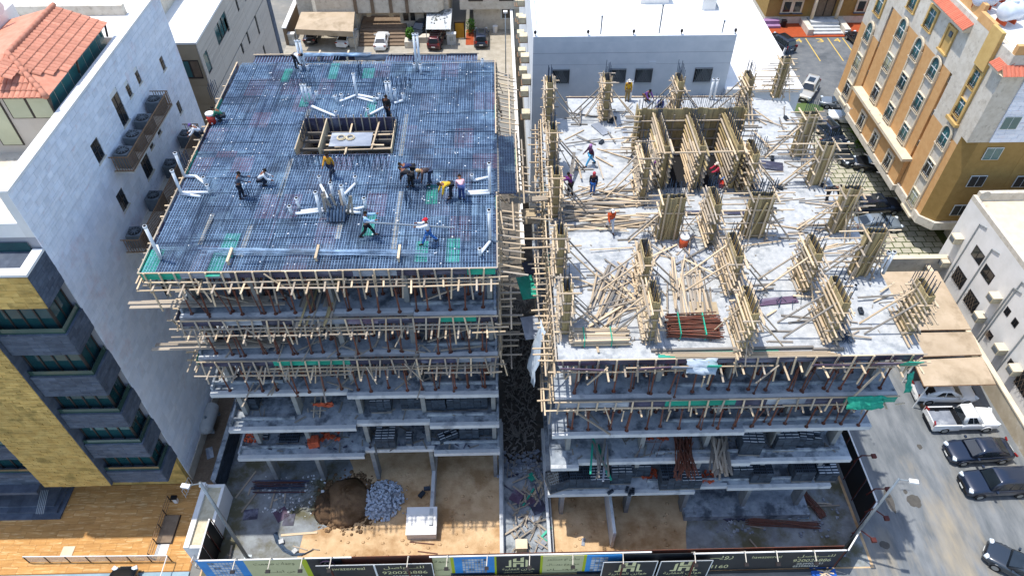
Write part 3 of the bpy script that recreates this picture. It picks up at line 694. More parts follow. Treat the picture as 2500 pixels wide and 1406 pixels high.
for k in range(28):
    x = XO - .25 + k * .3; a, b = Vector((x, YO0 - .65, 20.97)), Vector((x, YO0 + .02, 21.52))
    o = bpy.data.objects.new('roof_tile', half_red); C.objects.link(o); o.rotation_euler = basis(b - a, Vector((0, -.55, .67))).to_euler(); o.scale = ((b - a).length, .3, .16); put(o, e2, (a + b) / 2)
part('parapet', MB().bb(XO + .3, XO + .6, 52.3, 58.4, 22.3, 23.4).bb(XO + .1, XO + .4, 58.4, YO1, 22.3, 23.2).bb(XO + .05, XO + .4, 50, 52.2, 22.3, 23.0).bb(XO + .1, 60, YO0 + .05, YO0 + .4, 22.3, 23.0), M['tan'], ob)
part('roof', MB().bb(XO + .6, 60, YO0 + .4, YO1, 22.3, 22.4), M['white'], ob)
part('roof_house', MB().bb(43, 50, 50, 60, 22.4, 25), M['white'], ob)
# front windows
for (x, z, m_) in ((39.6, 16.2, 'glassl'), (39.6, 13.35, 'glassl'), (39.6, 10.6, 'glassd'), (39.6, 7.5, 'glassd'), (43.5, 10.5, 'glassd'), (43.5, 13.4, 'glassl'), (43.2, 18.2, 'glassd')):
    w_ = part('window', MB().bb(x - .68, x + .68, YO0 - .1, YO0 - .045, z - .05, z + 1.1), M['framew'], ob)
    part('pane', MB().bb(x - .62, x - .03, YO0 - .115, YO0 - .1, z, z + 1.04).bb(x + .03, x + .62, YO0 - .115, YO0 - .1, z, z + 1.04), M[m_], w_)
for k, (x, z) in enumerate(((42.0, 8.3), (43.2, 8.3), (43.9, 12.0))):
    t = T('caged_condenser', ['left condenser unit in a black cage on the olive wall above the white roof', 'right condenser unit in a black cage on the olive wall above the white roof', 'upper condenser unit in a black cage on the olive wall at the right edge'][k], 'air conditioner', OBP(x, YO0 - .5, z), 0, 'caged condensers on the olive wall')
    part('casing', MB().box((0, 0, .35), (.8, .45, .6)), M['acbody'], t)
    g = MB()
    for zz in (0, .75): g.beam((-.5, -.4, zz), (.5, -.4, zz), .03, .03); g.beam((-.5, -.4, zz), (-.5, .45, zz), .03, .03); g.beam((.5, -.4, zz), (.5, .45, zz), .03, .03)
    for q in range(9): g.beam((-.5 + q * .125, -.4, 0), (-.5 + q * .125, -.4, .75), .02, .02)
    part('cage', g, M['iron'], t)
for k, (x, y, h_) in enumerate(((38.6, 51.2, 1.25), (37.9, 53.6, 1.25), (39.8, 52.5, 1.1), (39.6, 54.6, 1.2))):
    t = T('water_tank', ['large white ribbed water tank nearest the roof edge', 'white water tank behind the tiled eave, furthest left', 'small white water tank at the right of the rooftop tanks', 'white water tank at the back of the rooftop tanks'][k], 'water tank', OBP(x, y, 22.6), .3, 'white water tanks on the roof')
    part('body', MB().loft([[(-.9 + 1.8 * q, rr * h_ * .62 * math.cos(a), .2 + h_ * .6 + rr * h_ * .6 * math.sin(a)) for a in [i * math.pi / 8 for i in range(16)]] for q, rr in ((0, .55), (.06, .85), (.16, 1), (.3, .97), (.4, 1), (.55, .97), (.7, 1), (.85, 1), (.94, .85), (1, .55))]), M['tank'], t, True)
    part('lid', MB().tube([(0, 0, h_ * 1.3), (0, 0, h_ * 1.3 + .2)], [.3, .26], 12), M['tank'], t)
    part('cradle', MB().box((-.5, 0, .1), (.1, 1.0, .35)).box((.5, 0, .1), (.1, 1.0, .35)), M['orange'], t)
# ground below: grass pavers, lawn, shrubs
gp = struct('grass_paving', sheet(30.5, 44.6, 45.5, 73.5, .02), M['grassd'])
tiles(gp, 'paver', M['gpaver'], (30.6, 45.6, .02), (1, 0, 0), (0, 1, 0), (0, 0, 1), 13.0, 27.8, 1.0, .8, .13, .05, bond=True, jit=.1, focus=(35, 40, 40))
mb = MB(); mb.loft([[(37.6 + 2.2 * math.cos(a) * q, 75.4 + 1.2 * math.sin(a) * q, z) for a in [k * math.pi / 10 for k in range(20)]] for q, z in ((1, .02), (.96, .14), (.3, .16))]); struct('lawn_patch', mb, M['grass'])
def shrub(name, label, loc, r, h_, n, leafL, m_, group=None, upright=.5):
    t = T(name, label, 'plant', loc, uni(0, 6), group); mb = MB()
    for i in range(n):
        th = uni(0, 6.283); rr = r * math.sqrt(random.random()) * .8; z0 = uni(.1, .75) * h_
        c = Vector((rr * math.cos(th), rr * math.sin(th), z0))
        d = Vector((math.cos(th) * uni(.3, 1), math.sin(th) * uni(.3, 1), uni(.1, 1.2) * upright * 2)).normalized() * leafL * uni(.6, 1.2)
        s_ = d.cross(Vector((0, 0, 1))).normalized() * leafL * .16
        mb.add([c, c + d * .5 + s_, c + d + Vector((0, 0, -.15 * leafL)), c + d * .5 - s_], [(0, 1, 2, 3)])
    part('foliage', mb, M[m_], t)
    part('stem', MB().tube([(0, 0, 0), (0, 0, h_ * .7)], [.06, .02], 6), M['steps'], t)
    return t
def ball(name, label, loc, r, h_, n, m_):
    t = T(name, label, 'plant', loc, 0); mb = MB()
    for i in range(n):
        a, b = uni(0, 6.283), math.acos(uni(-1, 1)); q = uni(.6, 1.02)
        c = Vector((r * q * math.sin(b) * math.cos(a), r * q * math.sin(b) * math.sin(a), h_ * .55 + h_ * .5 * q * math.cos(b)))
        u_ = Vector((uni(-1, 1), uni(-1, 1), uni(-1, 1))).normalized() * .12; v_ = u_.orthogonal().normalized() * .07
        mb.add([c - u_, c + v_, c + u_, c - v_], [(0, 1, 2, 3)])
    part('foliage', mb, M[m_], t); part('stem', MB().tube([(0, 0, -.2), (0, 0, h_ * .6)], [.06, .03], 6), M['steps'], t)
for k, (u, v) in enumerate(((2088, 330), (2093, 350), (2082, 318))):
    shrub('cycad_plant', ['yellow green spiky shrub at the middle of the bed under the orange building', 'yellow green spiky shrub at the near end of the bed under the orange building', 'yellow green spiky shrub at the far end of the bed under the orange building'][k], P(u, v + 12, 0) + Vector((.6, 0, 0)), .7, 1.5, 170, .85, 'leafy', 'spiky shrubs by the paved parking')

# ================================================================ BROWN VILLA AND PARKING LINES, TOP RIGHT
bv = W('brown_villa', 'olive brown villa with a stone entrance stair behind the numbered parking bays', 'house', (46, 99, 0))
part('wall', MB().bb(38.5, 60, 98, 112, 1.0, 7), M['olive'], bv); part('plinth', MB().bb(38.5, 60, 97.9, 112, 0, 1.0), M['cream'], bv)
for (x0, x1) in ((40.6, 41.8), (42.1, 43.3), (51.2, 52.4)):
    f = part('window', MB().bb(x0 - .15, x1 + .15, 97.8, 97.99, 1.6, 3.5), M['creamtrim'], bv); part('pane', MB().bb(x0 + .12, x1 - .12, 97.75, 97.8, 1.8, 3.2), M['glassd'], f)
    part('sill', MB().bb(x0 - .3, x1 + .3, 97.6, 97.8, 1.5, 1.62), M['slate'], f)
d_ = part('door', MB().bb(45.3, 48, 97.8, 97.99, 1.1, 4.5), M['frame'], bv); part('door_leaf', MB().bb(45.5, 46.55, 97.74, 97.8, 1.1, 4.3).bb(46.75, 47.8, 97.74, 97.8, 1.1, 4.3), M['steps'], d_)
for x in (44.9, 48.4): part('column', MB().tube([(x, 97.2, 1.0), (x, 97.2, 5.0)], .25, 10), M['creamtrim'], bv, True)
s_ = part('entrance_steps', MB().bb(44.2, 49, 94.3, 97.9, 0, .22).bb(44.6, 48.6, 94.9, 97.9, .22, .44).bb(44.6, 48.6, 95.5, 97.9, .44, .66).bb(44.6, 48.6, 96.1, 97.9, .66, 1.0), M['conedge'], bv)
part('pedestal', MB().bb(43.6, 44.4, 94.1, 97.9, 0, .9).bb(48.8, 49.6, 94.1, 97.9, 0, .9), M['cream'], bv)
part('canopy', MB().loft([[(46.6 + 3.2 * math.cos(a), 97.9 - 1.6 * math.sin(a), z) for a in [k * math.pi / 12 for k in range(13)]] for z in (4.6, 5.0)]), M['whitew'], bv)
part('awning', MB().bb(39.5, 44.6, 97.2, 97.95, 3.9, 4.1), M['glassl'], bv)
struct('red_walkway', sheet(38, 62, 93.9, 97.9, .03), M['redpave'])
struct('kerb', MB().bb(36, 62, 93.6, 93.9, 0, .13), M['redpave'])
for x0, x1 in ((43.2, 43.2), (46.3, 46.3), (48.4, 48.4), (51.6, 51.6)):
    mb = MB().quad((x0 - .07, 87, .017), (x0 + .07, 87, .017), (x0 + .07, 93.4, .017), (x0 - .07, 93.4, .017)); o = struct('bay_line', mb, M['yline'])
o = T('waste_bin', 'black waste bin beside the purple step of the brown villa', 'bin', (41.0, 96.9, 0)); part('body', MB().loft([[(s * q, r2 * q, z) for s, r2 in ((-.3, -.3), (.3, -.3), (.3, .3), (-.3, .3))] for q, z in ((.85, 0), (1, .9))]), M['black'], o); part('lid', MB().box((0, 0, .95), (.66, .66, .08)), M['black'], o)
ps = W('purple_step', 'mauve stepped block at the left end of the brown villa', 'step', (39, 97, 0)); part('tread', MB().bb(37.8, 40.5, 96.4, 97.85, 0, .35).bb(37.8, 40.4, 97.1, 97.85, .35, .8), mat('mauve_stone', '#8f6d90', '#9d7b9c', 2, rnd=.05), ps)

# ================================================================ TOP LEFT STONE VILLA, DRIVEWAYS
va = W('stone_villa', 'pale stone villa with an arched porch and wide entrance steps at the top', 'house', (-15, 99, 0))
part('wall', MB().bb(-27.5, -19.2, 97, 110, 0, 7).bb(-13.5, -6.6, 97, 110, 0, 7).bb(-19.2, -13.5, 99.5, 110, 0, 7), M['cream'], va)
tiles(va, 'stone_block', M['cream'], (-13.5, 97, .1), (1, 0, 0), (0, 0, 1), (0, -1, 0), 6.8, 5, .8, .4, .02, .04, holes=[(.2, 1.6, 1.4, 3.2), (3.4, 5.4, 1.4, 3.2)], limit=120)
part('upper_bay', MB().prism([(-24.6, 95.7), (-8, 95.7), (-7.3, 96.6), (-7.3, 97), (-25.3, 97), (-25.3, 96.6)], 3.2, 6.5), M['cream'], va)
for x in (-19.2, -16.9, -14.4, -12.2): part('pilaster', MB().bb(x - .22, x + .22, 95.55, 95.72, 3.2, 6.5), M['steps'], va)
part('porch_arch', MB().loft([[(-16.3 + r_ * math.cos(a), 97.3, 1.9 + r_ * math.sin(a) * .8) for a in [k * math.pi / 10 for k in range(11)]] for r_ in (1.9, 1.3)], False, False).bb(-18.3, -14.3, 97.32, 97.6, 3.3, 3.6), M['creamtrim'], va)
part('porch_wall', MB().bb(-18.4, -14.2, 97.6, 97.9, 2.2, 3.6), M['creamtrim'], va)
st = part('entrance_steps', MB(), M['steps'], va)
for k in range(6): part('step', MB().bb(-19, -12.7, 92.4 + k * .7, 99.4, k * .18, (k + 1) * .18), M['steps'], st)
for (x0, x1, z0) in ((-24.2, -22.9, 1.5), (-22.6, -21.3, 1.5), (-13, -12.3, 1.5), (-12.0, -11.4, 1.5), (-10.1, -9.0, 1.5), (-8.8, -7.7, 1.5)):
    f = part('window', MB().bb(x0, x1, 96.88, 96.94, z0, z0 + 1.5), M['glassd'], va); g = MB()
    for k in range(5): g.beam((x0 + (x1 - x0) * k / 4, 96.8, z0), (x0 + (x1 - x0) * k / 4, 96.8, z0 + 1.5), .03, .03)
    part('grille', g, M['iron'], f)
part('window_shelf', MB().bb(-10.4, -7.4, 96.4, 96.9, 1.1, 1.3), M['cream'], va)
part('planter', MB().bb(-12.6, -10.9, 91.8, 93.2, 0, .9).bb(-11.2, -9.3, 93.3, 94.4, 0, .8), M['cream'], va)
part('side_pier', MB().bb(-20.2, -19.1, 92.2, 94.5, 0, 1.3), M['cream'], va)
ball('topiary', 'clipped dark green topiary in the stone planter by the steps', (-11.8, 92.5, .9), .6, 1.7, 700, 'leaf')
ca = W('shade_canopy', 'tan fabric car canopy with a drooping front valance before the stone villa', 'canopy', (-24, 94, 0))
cz = 3.0; c4 = [P(720, 72, cz), P(862, 78, cz), P(866, 30, 3.6), P(735, 30, 3.6)]; mid = sum(c4, Vector()) / 4 + Vector((0, 0, .5))
part('cloth', MB().add(c4 + [mid], [(0, 1, 4), (1, 2, 4), (2, 3, 4), (3, 0, 4)]), M['fabric'], ca)
part('valance', MB().quad(c4[0], c4[1], c4[1] - Vector((0, 0, .75)), c4[0] - Vector((0, 0, .75))), M['fabric'], ca)
for q in c4: part('post', MB().tube([(q.x, q.y, 0), q], .06, 6), M['railg'], ca)
cp = W('corrugated_carport', 'white corrugated carport roof strewn with rubble over the maroon car', 'carport', (-7.5, 94, 0))
mb = MB(); rg = []
q0, q1, q2, q3 = P(1040, 73, 2.7), P(1100, 73, 2.7), P(1104, 22, 2.9), P(1042, 22, 2.9)
for t_ in (0, 1):
    rg.append([(q0.lerp(q1, k / 30)).lerp(q3.lerp(q2, k / 30), t_) + Vector((0, 0, .05 * (k % 2))) for k in range(31)])
mb.loft(rg, False, False); part('sheet', mb, M['conedge'], cp)
for q in (q0, q1, q2, q3): part('post', MB().tube([(q.x, q.y, 0), q], .05, 6), M['railg'], cp)
mb = MB()
for i in range(60):
    c = q3.lerp(q2, random.random()).lerp(q0.lerp(q1, random.random()), random.random() ** 1.5 * .75) + Vector((0, 0, .1)); mb.box(c, (uni(.1, .3), uni(.1, .3), .06), Matrix.Rotation(uni(0, 3), 3, 'Z'))
o = part('rubble_bits', mb, M['yardcon'], cp); o['kind'] = 'stuff'
for k, (u, v, lab) in enumerate(((713, 100, 'pale masonry meter pillar at the left corner of the tan canopy'), (1103, 100, 'pale masonry meter pillar beside the corrugated carport'))):
    p = P(u, v + 8, 0); t = T('gate_pillar', lab, 'pillar', p, 0, 'meter pillars on the villa frontage'); part('body', MB().box((0, 0, .75), (1.2, .6, 1.5)), M['conedge'], t); part('cap', MB().box((0, 0, 1.54), (1.32, .72, .1)), M['white'], t); part('meter_door', MB().box((0, -.31, .9), (.5, .03, .6)), M['railg'], t)
gw = W('garden_wall', 'low brown and white boundary wall left of the tan canopy', 'wall', (-28.7, 96, 0)); part('wall', MB().bb(-29.0, -28.6, 93, 108, 0, 2.4), M['steps'], gw); part('coping', MB().bb(-29.1, -28.5, 93, 108, 2.4, 2.55), M['white'], gw)
hs = W('cream_house', 'cream rendered house with a barred window beside the alley at the top', 'house', (0, 99, 0))
part('wall', MB().bb(-3.2, 3.2, 97, 110, 0, 3.4), M['cream'], hs); part('upper_storey', MB().bb(-5.0, 3.2, 96, 110, 3.41, 7), M['cream'], hs)
f = part('window', MB().bb(.6, 2.6, 96.9, 97, 1.6, 3.2), M['framew'], hs); part('pane', MB().bb(.8, 2.4, 96.86, 96.9, 1.75, 3.05), M['glassd'], f)
for x0 in (-3.8, .4):
    f = part('window', MB().bb(x0, x0 + 2, 95.9, 96, 4.6, 6.2), M['frame'], hs); part('pane', MB().bb(x0 + .1, x0 + 1.9, 95.86, 95.9, 4.7, 6.1), M['glassd'], f)
gt = W('yellow_gate', 'yellow metal garden gate in a dark frame between the villa and the cream house', 'gate', (-5.2, 94.5, 0)); part('panel', MB().bb(-5.7, -4.5, 94.4, 94.5, .1, 2.3), mat('yellow_gate_paint', '#b98a2c', '#a87d2a', 2, rnd=.05), gt)
part('frame', MB().bb(-5.85, -5.7, 94.35, 94.55, 0, 2.5).bb(-4.5, -4.35, 94.35, 94.55, 0, 2.5).bb(-5.7, -4.5, 94.35, 94.55, 2.3, 2.5), M['iron'], gt)
struct('orange_path', sheet(-4.3, -3.2, 92.5, 97, .03), M['redpave'])
shrub('climbing_shrub', 'leafy green shrub spilling over the orange path by the cream house', (-3.6, 95.6, 0), .6, 2.6, 200, .45, 'leaf')
bu = T('white_bucket', 'white bucket against the cream house wall', 'bucket', (-.2, 96.2, 0)); part('body', MB().tube([(0, 0, 0), (0, 0, .9)], [.3, .36], 12), M['white'], bu); part('rim', MB().tube([(0, 0, .88), (0, 0, .93)], .39, 12), M['white'], bu)
def street_lamp(name, label, base, top, r, head):
    t = W(name, label, 'street lamp', base, 'street lamp poles'); b = Vector(base)
    part('pole', MB().tube([b, (b.x, b.y, top)], [r, r * .7], 10), M['steelp'], t, True)
    part('base_plate', MB().bb(b.x - .25, b.x + .25, b.y - .25, b.y + .25, b.z + .0, b.z + .05), M['steelp'], t)
    if head:
        part('arm', MB().tube([(b.x, b.y, top - .1), (b.x + head * .6, b.y - .2, top + .1)], .04, 6), M['steelp'], t)
        part('lamp_head', MB().box((b.x + head * .8, b.y - .25, top + .1), (.5, .26, .12), Matrix.Rotation(-.2, 3, 'Z')), M['white'], t)
    else: part('lamp_head', MB().box((b.x, b.y, top + .1), (.5, .4, .2)), M['white'], t)
    return t
pb = P(1231, 200, 0)
street_lamp('street_lamp', 'slim grey street lamp beside the alley behind the left site', (1.1, 84.0, 0), 8.5, .08, 0)
street_lamp('street_lamp', 'thick grey lamp pole standing inside the left end of the hoarding', (-17.45, 20.8, 0), 10.3, .13, -.9)
street_lamp('street_lamp', 'grey lamp pole with a white head at the right corner of the hoarding', (22.9, 20.25, 0), 10.1, .11, .9)

# ================================================================ LOW WHITE HOUSE ON THE RIGHT, WALL, CANOPIES
XR = 41.0
rb = W('white_side_house', 'low white stained house with caged windows and cream air conditioners at the right edge', 'house', (46, 38, 0))
part('wall', MB().bb(XR, 60, 10, 47.7, 0, 8.3), M['white'], rb)
part('parapet', MB().bb(XR, XR + .3, 10, 47.7, 8.3, 8.75).bb(XR + .3, 60, 47.3, 47.7, 8.3, 9.2), M['cream'], rb)
part('roof', MB().bb(XR + .3, 60, 10, 47.3, 8.3, 8.36), M['creamtrim'], rb)
for (y, z, dy, hz, grille) in ((43.6, 4.9, 1.5, 1.1, 0), (41.6, 4.6, 1.5, 1.1, 0), (44.0, 1.6, 1.7, 1.4, 1), (41.4, 1.3, 1.7, 1.4, 1), (37.8, 4.3, .6, .7, 0), (36.6, 4.3, .6, .7, 0), (37.8, 1.4, .7, .6, 1), (34.6, 1.7, .6, .6, 0), (32.4, 1.2, 2.0, 1.5, 1), (30.2, 4.0, 1.2, 1.2, 1)):
    f = part('window', MB().bb(XR - .03, XR - .004, y - dy / 2, y + dy / 2, z, z + hz), M['iron'], rb)
    part('pane', MB().bb(XR - .045, XR - .03, y - dy / 2 + .08, y - .04, z + .06, z + hz - .06).bb(XR - .045, XR - .03, y + .04, y + dy / 2 - .08, z + .06, z + hz - .06), M['glassd'], f)
    if grille:
        g = MB()
        for k in range(6):
            yy = y - dy / 2 + dy * k / 5
            g.beam((XR - .2, yy, z), (XR - .2, min(yy + .6, y + dy / 2), z + min(1, (y + dy / 2 - yy) / .6) * hz), .02, .02); g.beam((XR - .21, yy, z + hz), (XR - .21, min(yy + .6, y + dy / 2), z + hz - min(1, (y + dy / 2 - yy) / .6) * hz), .02, .02)
        part('grille', g, M['steps'], f)
for k, (y, z, lab) in enumerate(((46.3, 4.6, 'cream window unit beside the upper left windows of the white house'), (46.1, 1.9, 'cream window unit low down at the far end of the white house'), (39.3, 4.4, 'cream window unit in the middle of the white house wall beside a pipe'), (39.4, 1.9, 'cream window unit above the boundary wall below the middle one'), (35.9, 1.9, 'cream window unit between two small low windows of the white house'), (33.7, 2.0, 'cream window unit nearest the parked cars on the white house'))):
    t = T('wall_air_conditioner', lab, 'air conditioner', (XR - .003, y, z), 0, 'cream window units on the white house')
    part('casing', MB().box((-.4, 0, .3), (.75, .8, .6)), M['acbody'], t); part('grille', MB().box((-.79, 0, .3), (.03, .62, .42)), M['acdark'], t); part('top_plate', MB().box((-.38, 0, .615), (.8, .84, .03)), M['creamtrim'], t)
for k, y in enumerate((45.2, 42.6, 38.6, 38.3, 35.2)):
    part('drain_pipe', MB().tube([(XR - .08, y, .2), (XR - .08, y, 7.6 - .5 * (k % 3)), (XR - .08, y - .9, 7.9 - .5 * (k % 3))], .05, 6), M['railg'], rb)
for k, (x, y, z, lab) in enumerate(((41.25, 46.8, 9.0, 'rust stained satellite dish on the far corner of the white house roof'), (43.2, 41.6, 8.4, 'small dark satellite dish lying low on the cream flat roof'))):
    t = T('satellite_dish', lab, 'satellite dish', (x, y, z), k * 2.0); part('dish', MB().loft([[(.42 * r_ * math.cos(a), -.1 + .12 * (1 - r_), .45 + .42 * r_ * math.sin(a)) for a in [q * math.pi / 6 for q in range(12)]] for r_ in (1, .6, .05)]), M['cream' if k == 0 else 'acdark'], t); part('mount', MB().tube([(0, 0, 0), (0, .05, .5)], .03, 6), M['steelp'], t)
bw = W('stained_boundary_wall', 'stained cream boundary wall with peeling white paint behind the parked cars', 'wall', (39.4, 36, 0))
part('wall', MB().bb(39.2, 39.45, 12, 46.2, 0, 1.7), mat('peeling_wall', '#a79a83', '#b6aa94', 1.2, rnd=0, c3='#d5d3cf', sc3=.45, cov3=.58, bump=.2), bw); part('coping', MB().bb(39.12, 39.53, 12, 46.2, 1.7, 1.82), M['creamtrim'], bw)
bw2 = W('yard_wall', 'grey stained yard wall at the far end of the tan canopies', 'wall', (36, 46.4, 0)); part('wall', MB().bb(34.2, 41, 46.3, 46.6, 0, 2.5), M['cream'], bw2); part('coping', MB().bb(34.1, 41, 46.2, 46.7, 2.5, 2.62), M['creamtrim'], bw2); part('side_wall', MB().bb(34.2, 34.5, 43.5, 46.3, 0, 2.4), M['whitew'], bw2)
def canopy(label, pts, sag, k):
    t = W('shade_canopy', label, 'canopy', (sum(p[0] for p in pts) / 4, sum(p[1] for p in pts) / 4, 0), 'tan fabric car canopies on the right street')
    p = [Vector(q) for q in pts]; mb = MB(); n = 6; g = []
    for i in range(n + 1):
        for j in range(n + 1):
            q = p[0].lerp(p[1], i / n).lerp(p[3].lerp(p[2], i / n), j / n)
            q.z += sag * (1 - (2 * i / n - 1) ** 2) * (1 - (2 * j / n - 1) ** 2); g.append(q)
    mb.add(g, [(i * (n + 1) + j, (i + 1) * (n + 1) + j, (i + 1) * (n + 1) + j + 1, i * (n + 1) + j + 1) for i in range(n) for j in range(n)])
    part('cloth', mb, M['fabric'], t, True)
    fr = MB()
    for i in range(4): fr.tube([p[i] - Vector((0, 0, .06)), p[(i + 1) % 4] - Vector((0, 0, .06))], .045, 6)
    part('frame', fr, M['rail'], t)
    for i in (0, 3): part('post', MB().tube([(p[i].x + .3, p[i].y, 0), p[i] + Vector((.3, 0, -.1))], .06, 8), M['white'], t)
canopy('largest tan canopy furthest from the parked pickup, partly behind the white deck', [(33.0, 44.3, 2.9), (38.9, 44.3, 2.9), (38.7, 37.5, 2.9), (32.9, 37.5, 2.9)], .5, 0)
canopy('middle tan canopy between the two others', [(32.9, 37.2, 2.9), (38.6, 37.2, 2.9), (38.3, 34.85, 2.9), (32.9, 34.75, 2.9)], .22, 1)
canopy('nearest tan canopy covering the white sedan', [(32.6, 34.4, 2.9), (38.2, 34.6, 2.9), (38.0, 31.95, 2.9), (32.4, 31.9, 2.9)], .28, 2)
# ================================================================ LEFT SITE: FRAME AND DECK
def slabpoly(x0, x1, yb, segs):
    p = [(x0, yb)]
    for a, b, y in segs: p += [(a, y), (b, y)]
    return p + [(x1, yb)]
AX0, AX1, AYF, AYB = -17.9, -.25, 25.6, 46.4
fa = W('unfinished_building', 'left unfinished concrete building with a blue rebar mat on its top deck', 'building', ((AX0 + AX1) / 2, 36, 0))
AL = [5.0, 8.5, 12.0, 15.5, 19.0]
jogs = [(25.5, 25.95, 25.6), (25.45, 25.8, 25.5), (25.75, 25.45, 25.4), (25.7, 25.9, 25.6), (25.75, 25.9, 25.6)]
xl = [-17.9, -17.5, -17.7, -17.3, -17.2]
COLX = [-16.6, -13.2, -9.2, -5.1, -.6]; COLY = [26.9, 31.6, 36.6, 41.4, 46.0]
for i, z in enumerate(AL):
    a, b, c = jogs[i]
    sl_ = part('slab', MB().prism(slabpoly(xl[i], AX1, AYB, [(xl[i], -9.4, a), (-9.4, -4.7, b), (-4.7, AX1, c)]), z - .3, z), M['con'], fa)
    part('slab_edge', MB().bb(xl[i] - .01, -9.4, a - .03, a + .25, z - .32, z + .01).bb(-9.4, -4.7, b - .03, b + .25, z - .31, z + .012).bb(-4.7, AX1 + .01, c - .03, c + .25, z - .33, z + .013), M['conedge'], sl_)
    for q in ((xl[i] + .1, -13.4, a + .7, a + .82, z + .013, z + .26), (-4.9, AX1 - .1, c + .7, c + .82, z + .013, z + .26), (xl[i] + .02, xl[i] + .15, a + .26, 46, z + .012, z + .3), (AX1 - .15, AX1 - .02, c + .3, 46, z + .012, z + .3)): part('upstand', MB().bb(*q), M['con'], sl_)
    for y in COLY[1:]:
        part('beam', MB().bb(xl[i] + .3, AX1 - .3, y - .14, y + .14, z - .62, z - .3), M['col'], fa)
lv = [0] + AL
for i in range(6):
    z0 = lv[i] + (.014 if i else 0); z1 = (AL[i] - .3) if i < 5 else 22.1
    for x in COLX:
        for y in COLY:
            part('column', MB().bb(x - .14, x + .14, y - .38, y + .38, z0, z1), M['col'], fa)
for i in range(6):
    z0 = lv[i] + .014; z1 = (AL[i] - .32) if i < 5 else 22.1
    part('shaft_wall', MB().bb(-12.1, -11.85, 35.1, 39, z0, z1).bb(-6.5, -6.25, 35.1, 39, z0, z1).bb(-11.85, -6.5, 38.8, 39, z0, z1), M['col'], fa)
    if 0 < i: part('light_block_wall', MB().bb(AX0 + 1.4, AX1 - .3, 39.2, 39.4, z0, z1), M['block'], fa)  # added wall, keeps the depth of the open storeys dark
part('ground_wall', MB().bb(-5.2, -4.95, 22.4, 31, .03, 1.1).bb(-.35, -.1, 19.6, 31, .03, .9), M['conedge'], fa)
# deck formwork
ZA = 22.42
dk = W('deck_formwork', 'dusty dark plywood deck form with teal and tan panels under the blue rebar', 'formwork', (-9, 36, ZA - .1))
PIT = (-12.0, -6.4, 35.4, 38.5)
DY0, DY1 = 25.55, 46.5
nx, ny = 15, 10
pw = (AX1 - AX0) / nx; ph = (DY1 - DY0) / ny
tealc = {(12, 0), (13, 0), (12, 1), (2, 0), (3, 0), (4, 1), (8, 2), (9, 2), (12, 3), (5, 8), (7, 8), (5, 9), (8, 7), (3, 3)}
tealspots = [(1055, 475), (1105, 612), (1030, 615), (560, 600), (530, 645), (900, 550), (700, 185), (815, 175), (900, 180), (745, 245), (905, 270), (370, 640)]
def shape_panel(x0, x1, y0, y1, m_):
    px, py, qx, qy = PIT[0], PIT[2], PIT[1], PIT[3]
    if x0 >= px - .01 and x1 <= qx + .01 and y0 >= py - .01 and y1 <= qy + .01: return
    pbox('plywood_panel', ((x0 + x1) / 2, (y0 + y1) / 2, ZA - .03), (x1 - x0 - .012, y1 - y0 - .012, .04), m_, dk)
xs = [AX0 - .1 + pw * k for k in range(nx)] + [AX1 + .15]; ysl = [DY0 + ph * k for k in range(ny)] + [DY1 - .15]
def cuts(l, a, b):
    o = sorted(set([round(q, 3) for q in l] + [a, b])); return o
xs2, ys2 = cuts(xs, PIT[0], PIT[1]), cuts(ysl, PIT[2], PIT[3])
for i in range(len(xs2) - 1):
    for j in range(len(ys2) - 1):
        if xs2[i + 1] - xs2[i] < .03 or ys2[j + 1] - ys2[j] < .03: continue
        r_ = random.random()
        shape_panel(xs2[i], xs2[i + 1], ys2[j], ys2[j + 1], M['deckply'] if r_ < .72 else M['plyd'] if r_ < .86 else M['plyp'])
for (u, v) in tealspots:
    p = P(u, v, ZA); wd = uni(.55, .85); dp = uni(1.3, 2.1)
    pbox('teal_panel', (p.x, p.y, ZA + .012), (wd, dp, .03), M['plyt'], dk)
for (u, v, l) in ((700, 430, 3.2), (745, 300, 3.0), (985, 330, 4.5), (970, 540, 5.0), (830, 560, 1.6), (505, 560, 2.4), (600, 590, 2.5), (690, 460, 1.6)):
    p = P(u, v, ZA); pbox('tan_board', (p.x, p.y, ZA + .03), (.26, l, .03), M['decktan'], dk)
part('back_extension', MB().bb(-17.2, -11.6, 46.5, 47.4, ZA - .06, ZA - .01), M['plyd'], dk); part('back_extension', MB().bb(-7.9, -1.4, 46.5, 47.3, ZA - .06, ZA - .011), M['plyd'], dk)
part('right_extension', MB().bb(.0, .95, 31.6, 37.2, ZA - .06, ZA - .01), M['deckply'], dk)
jo = MB()
for k in range(24): jo.bb(AX0, AX1, 25.9 + k * .86, 25.98 + k * .86, ZA - .25, ZA - .06)
o = part('joists', jo, M['woodg'], dk); o['kind'] = 'stuff'
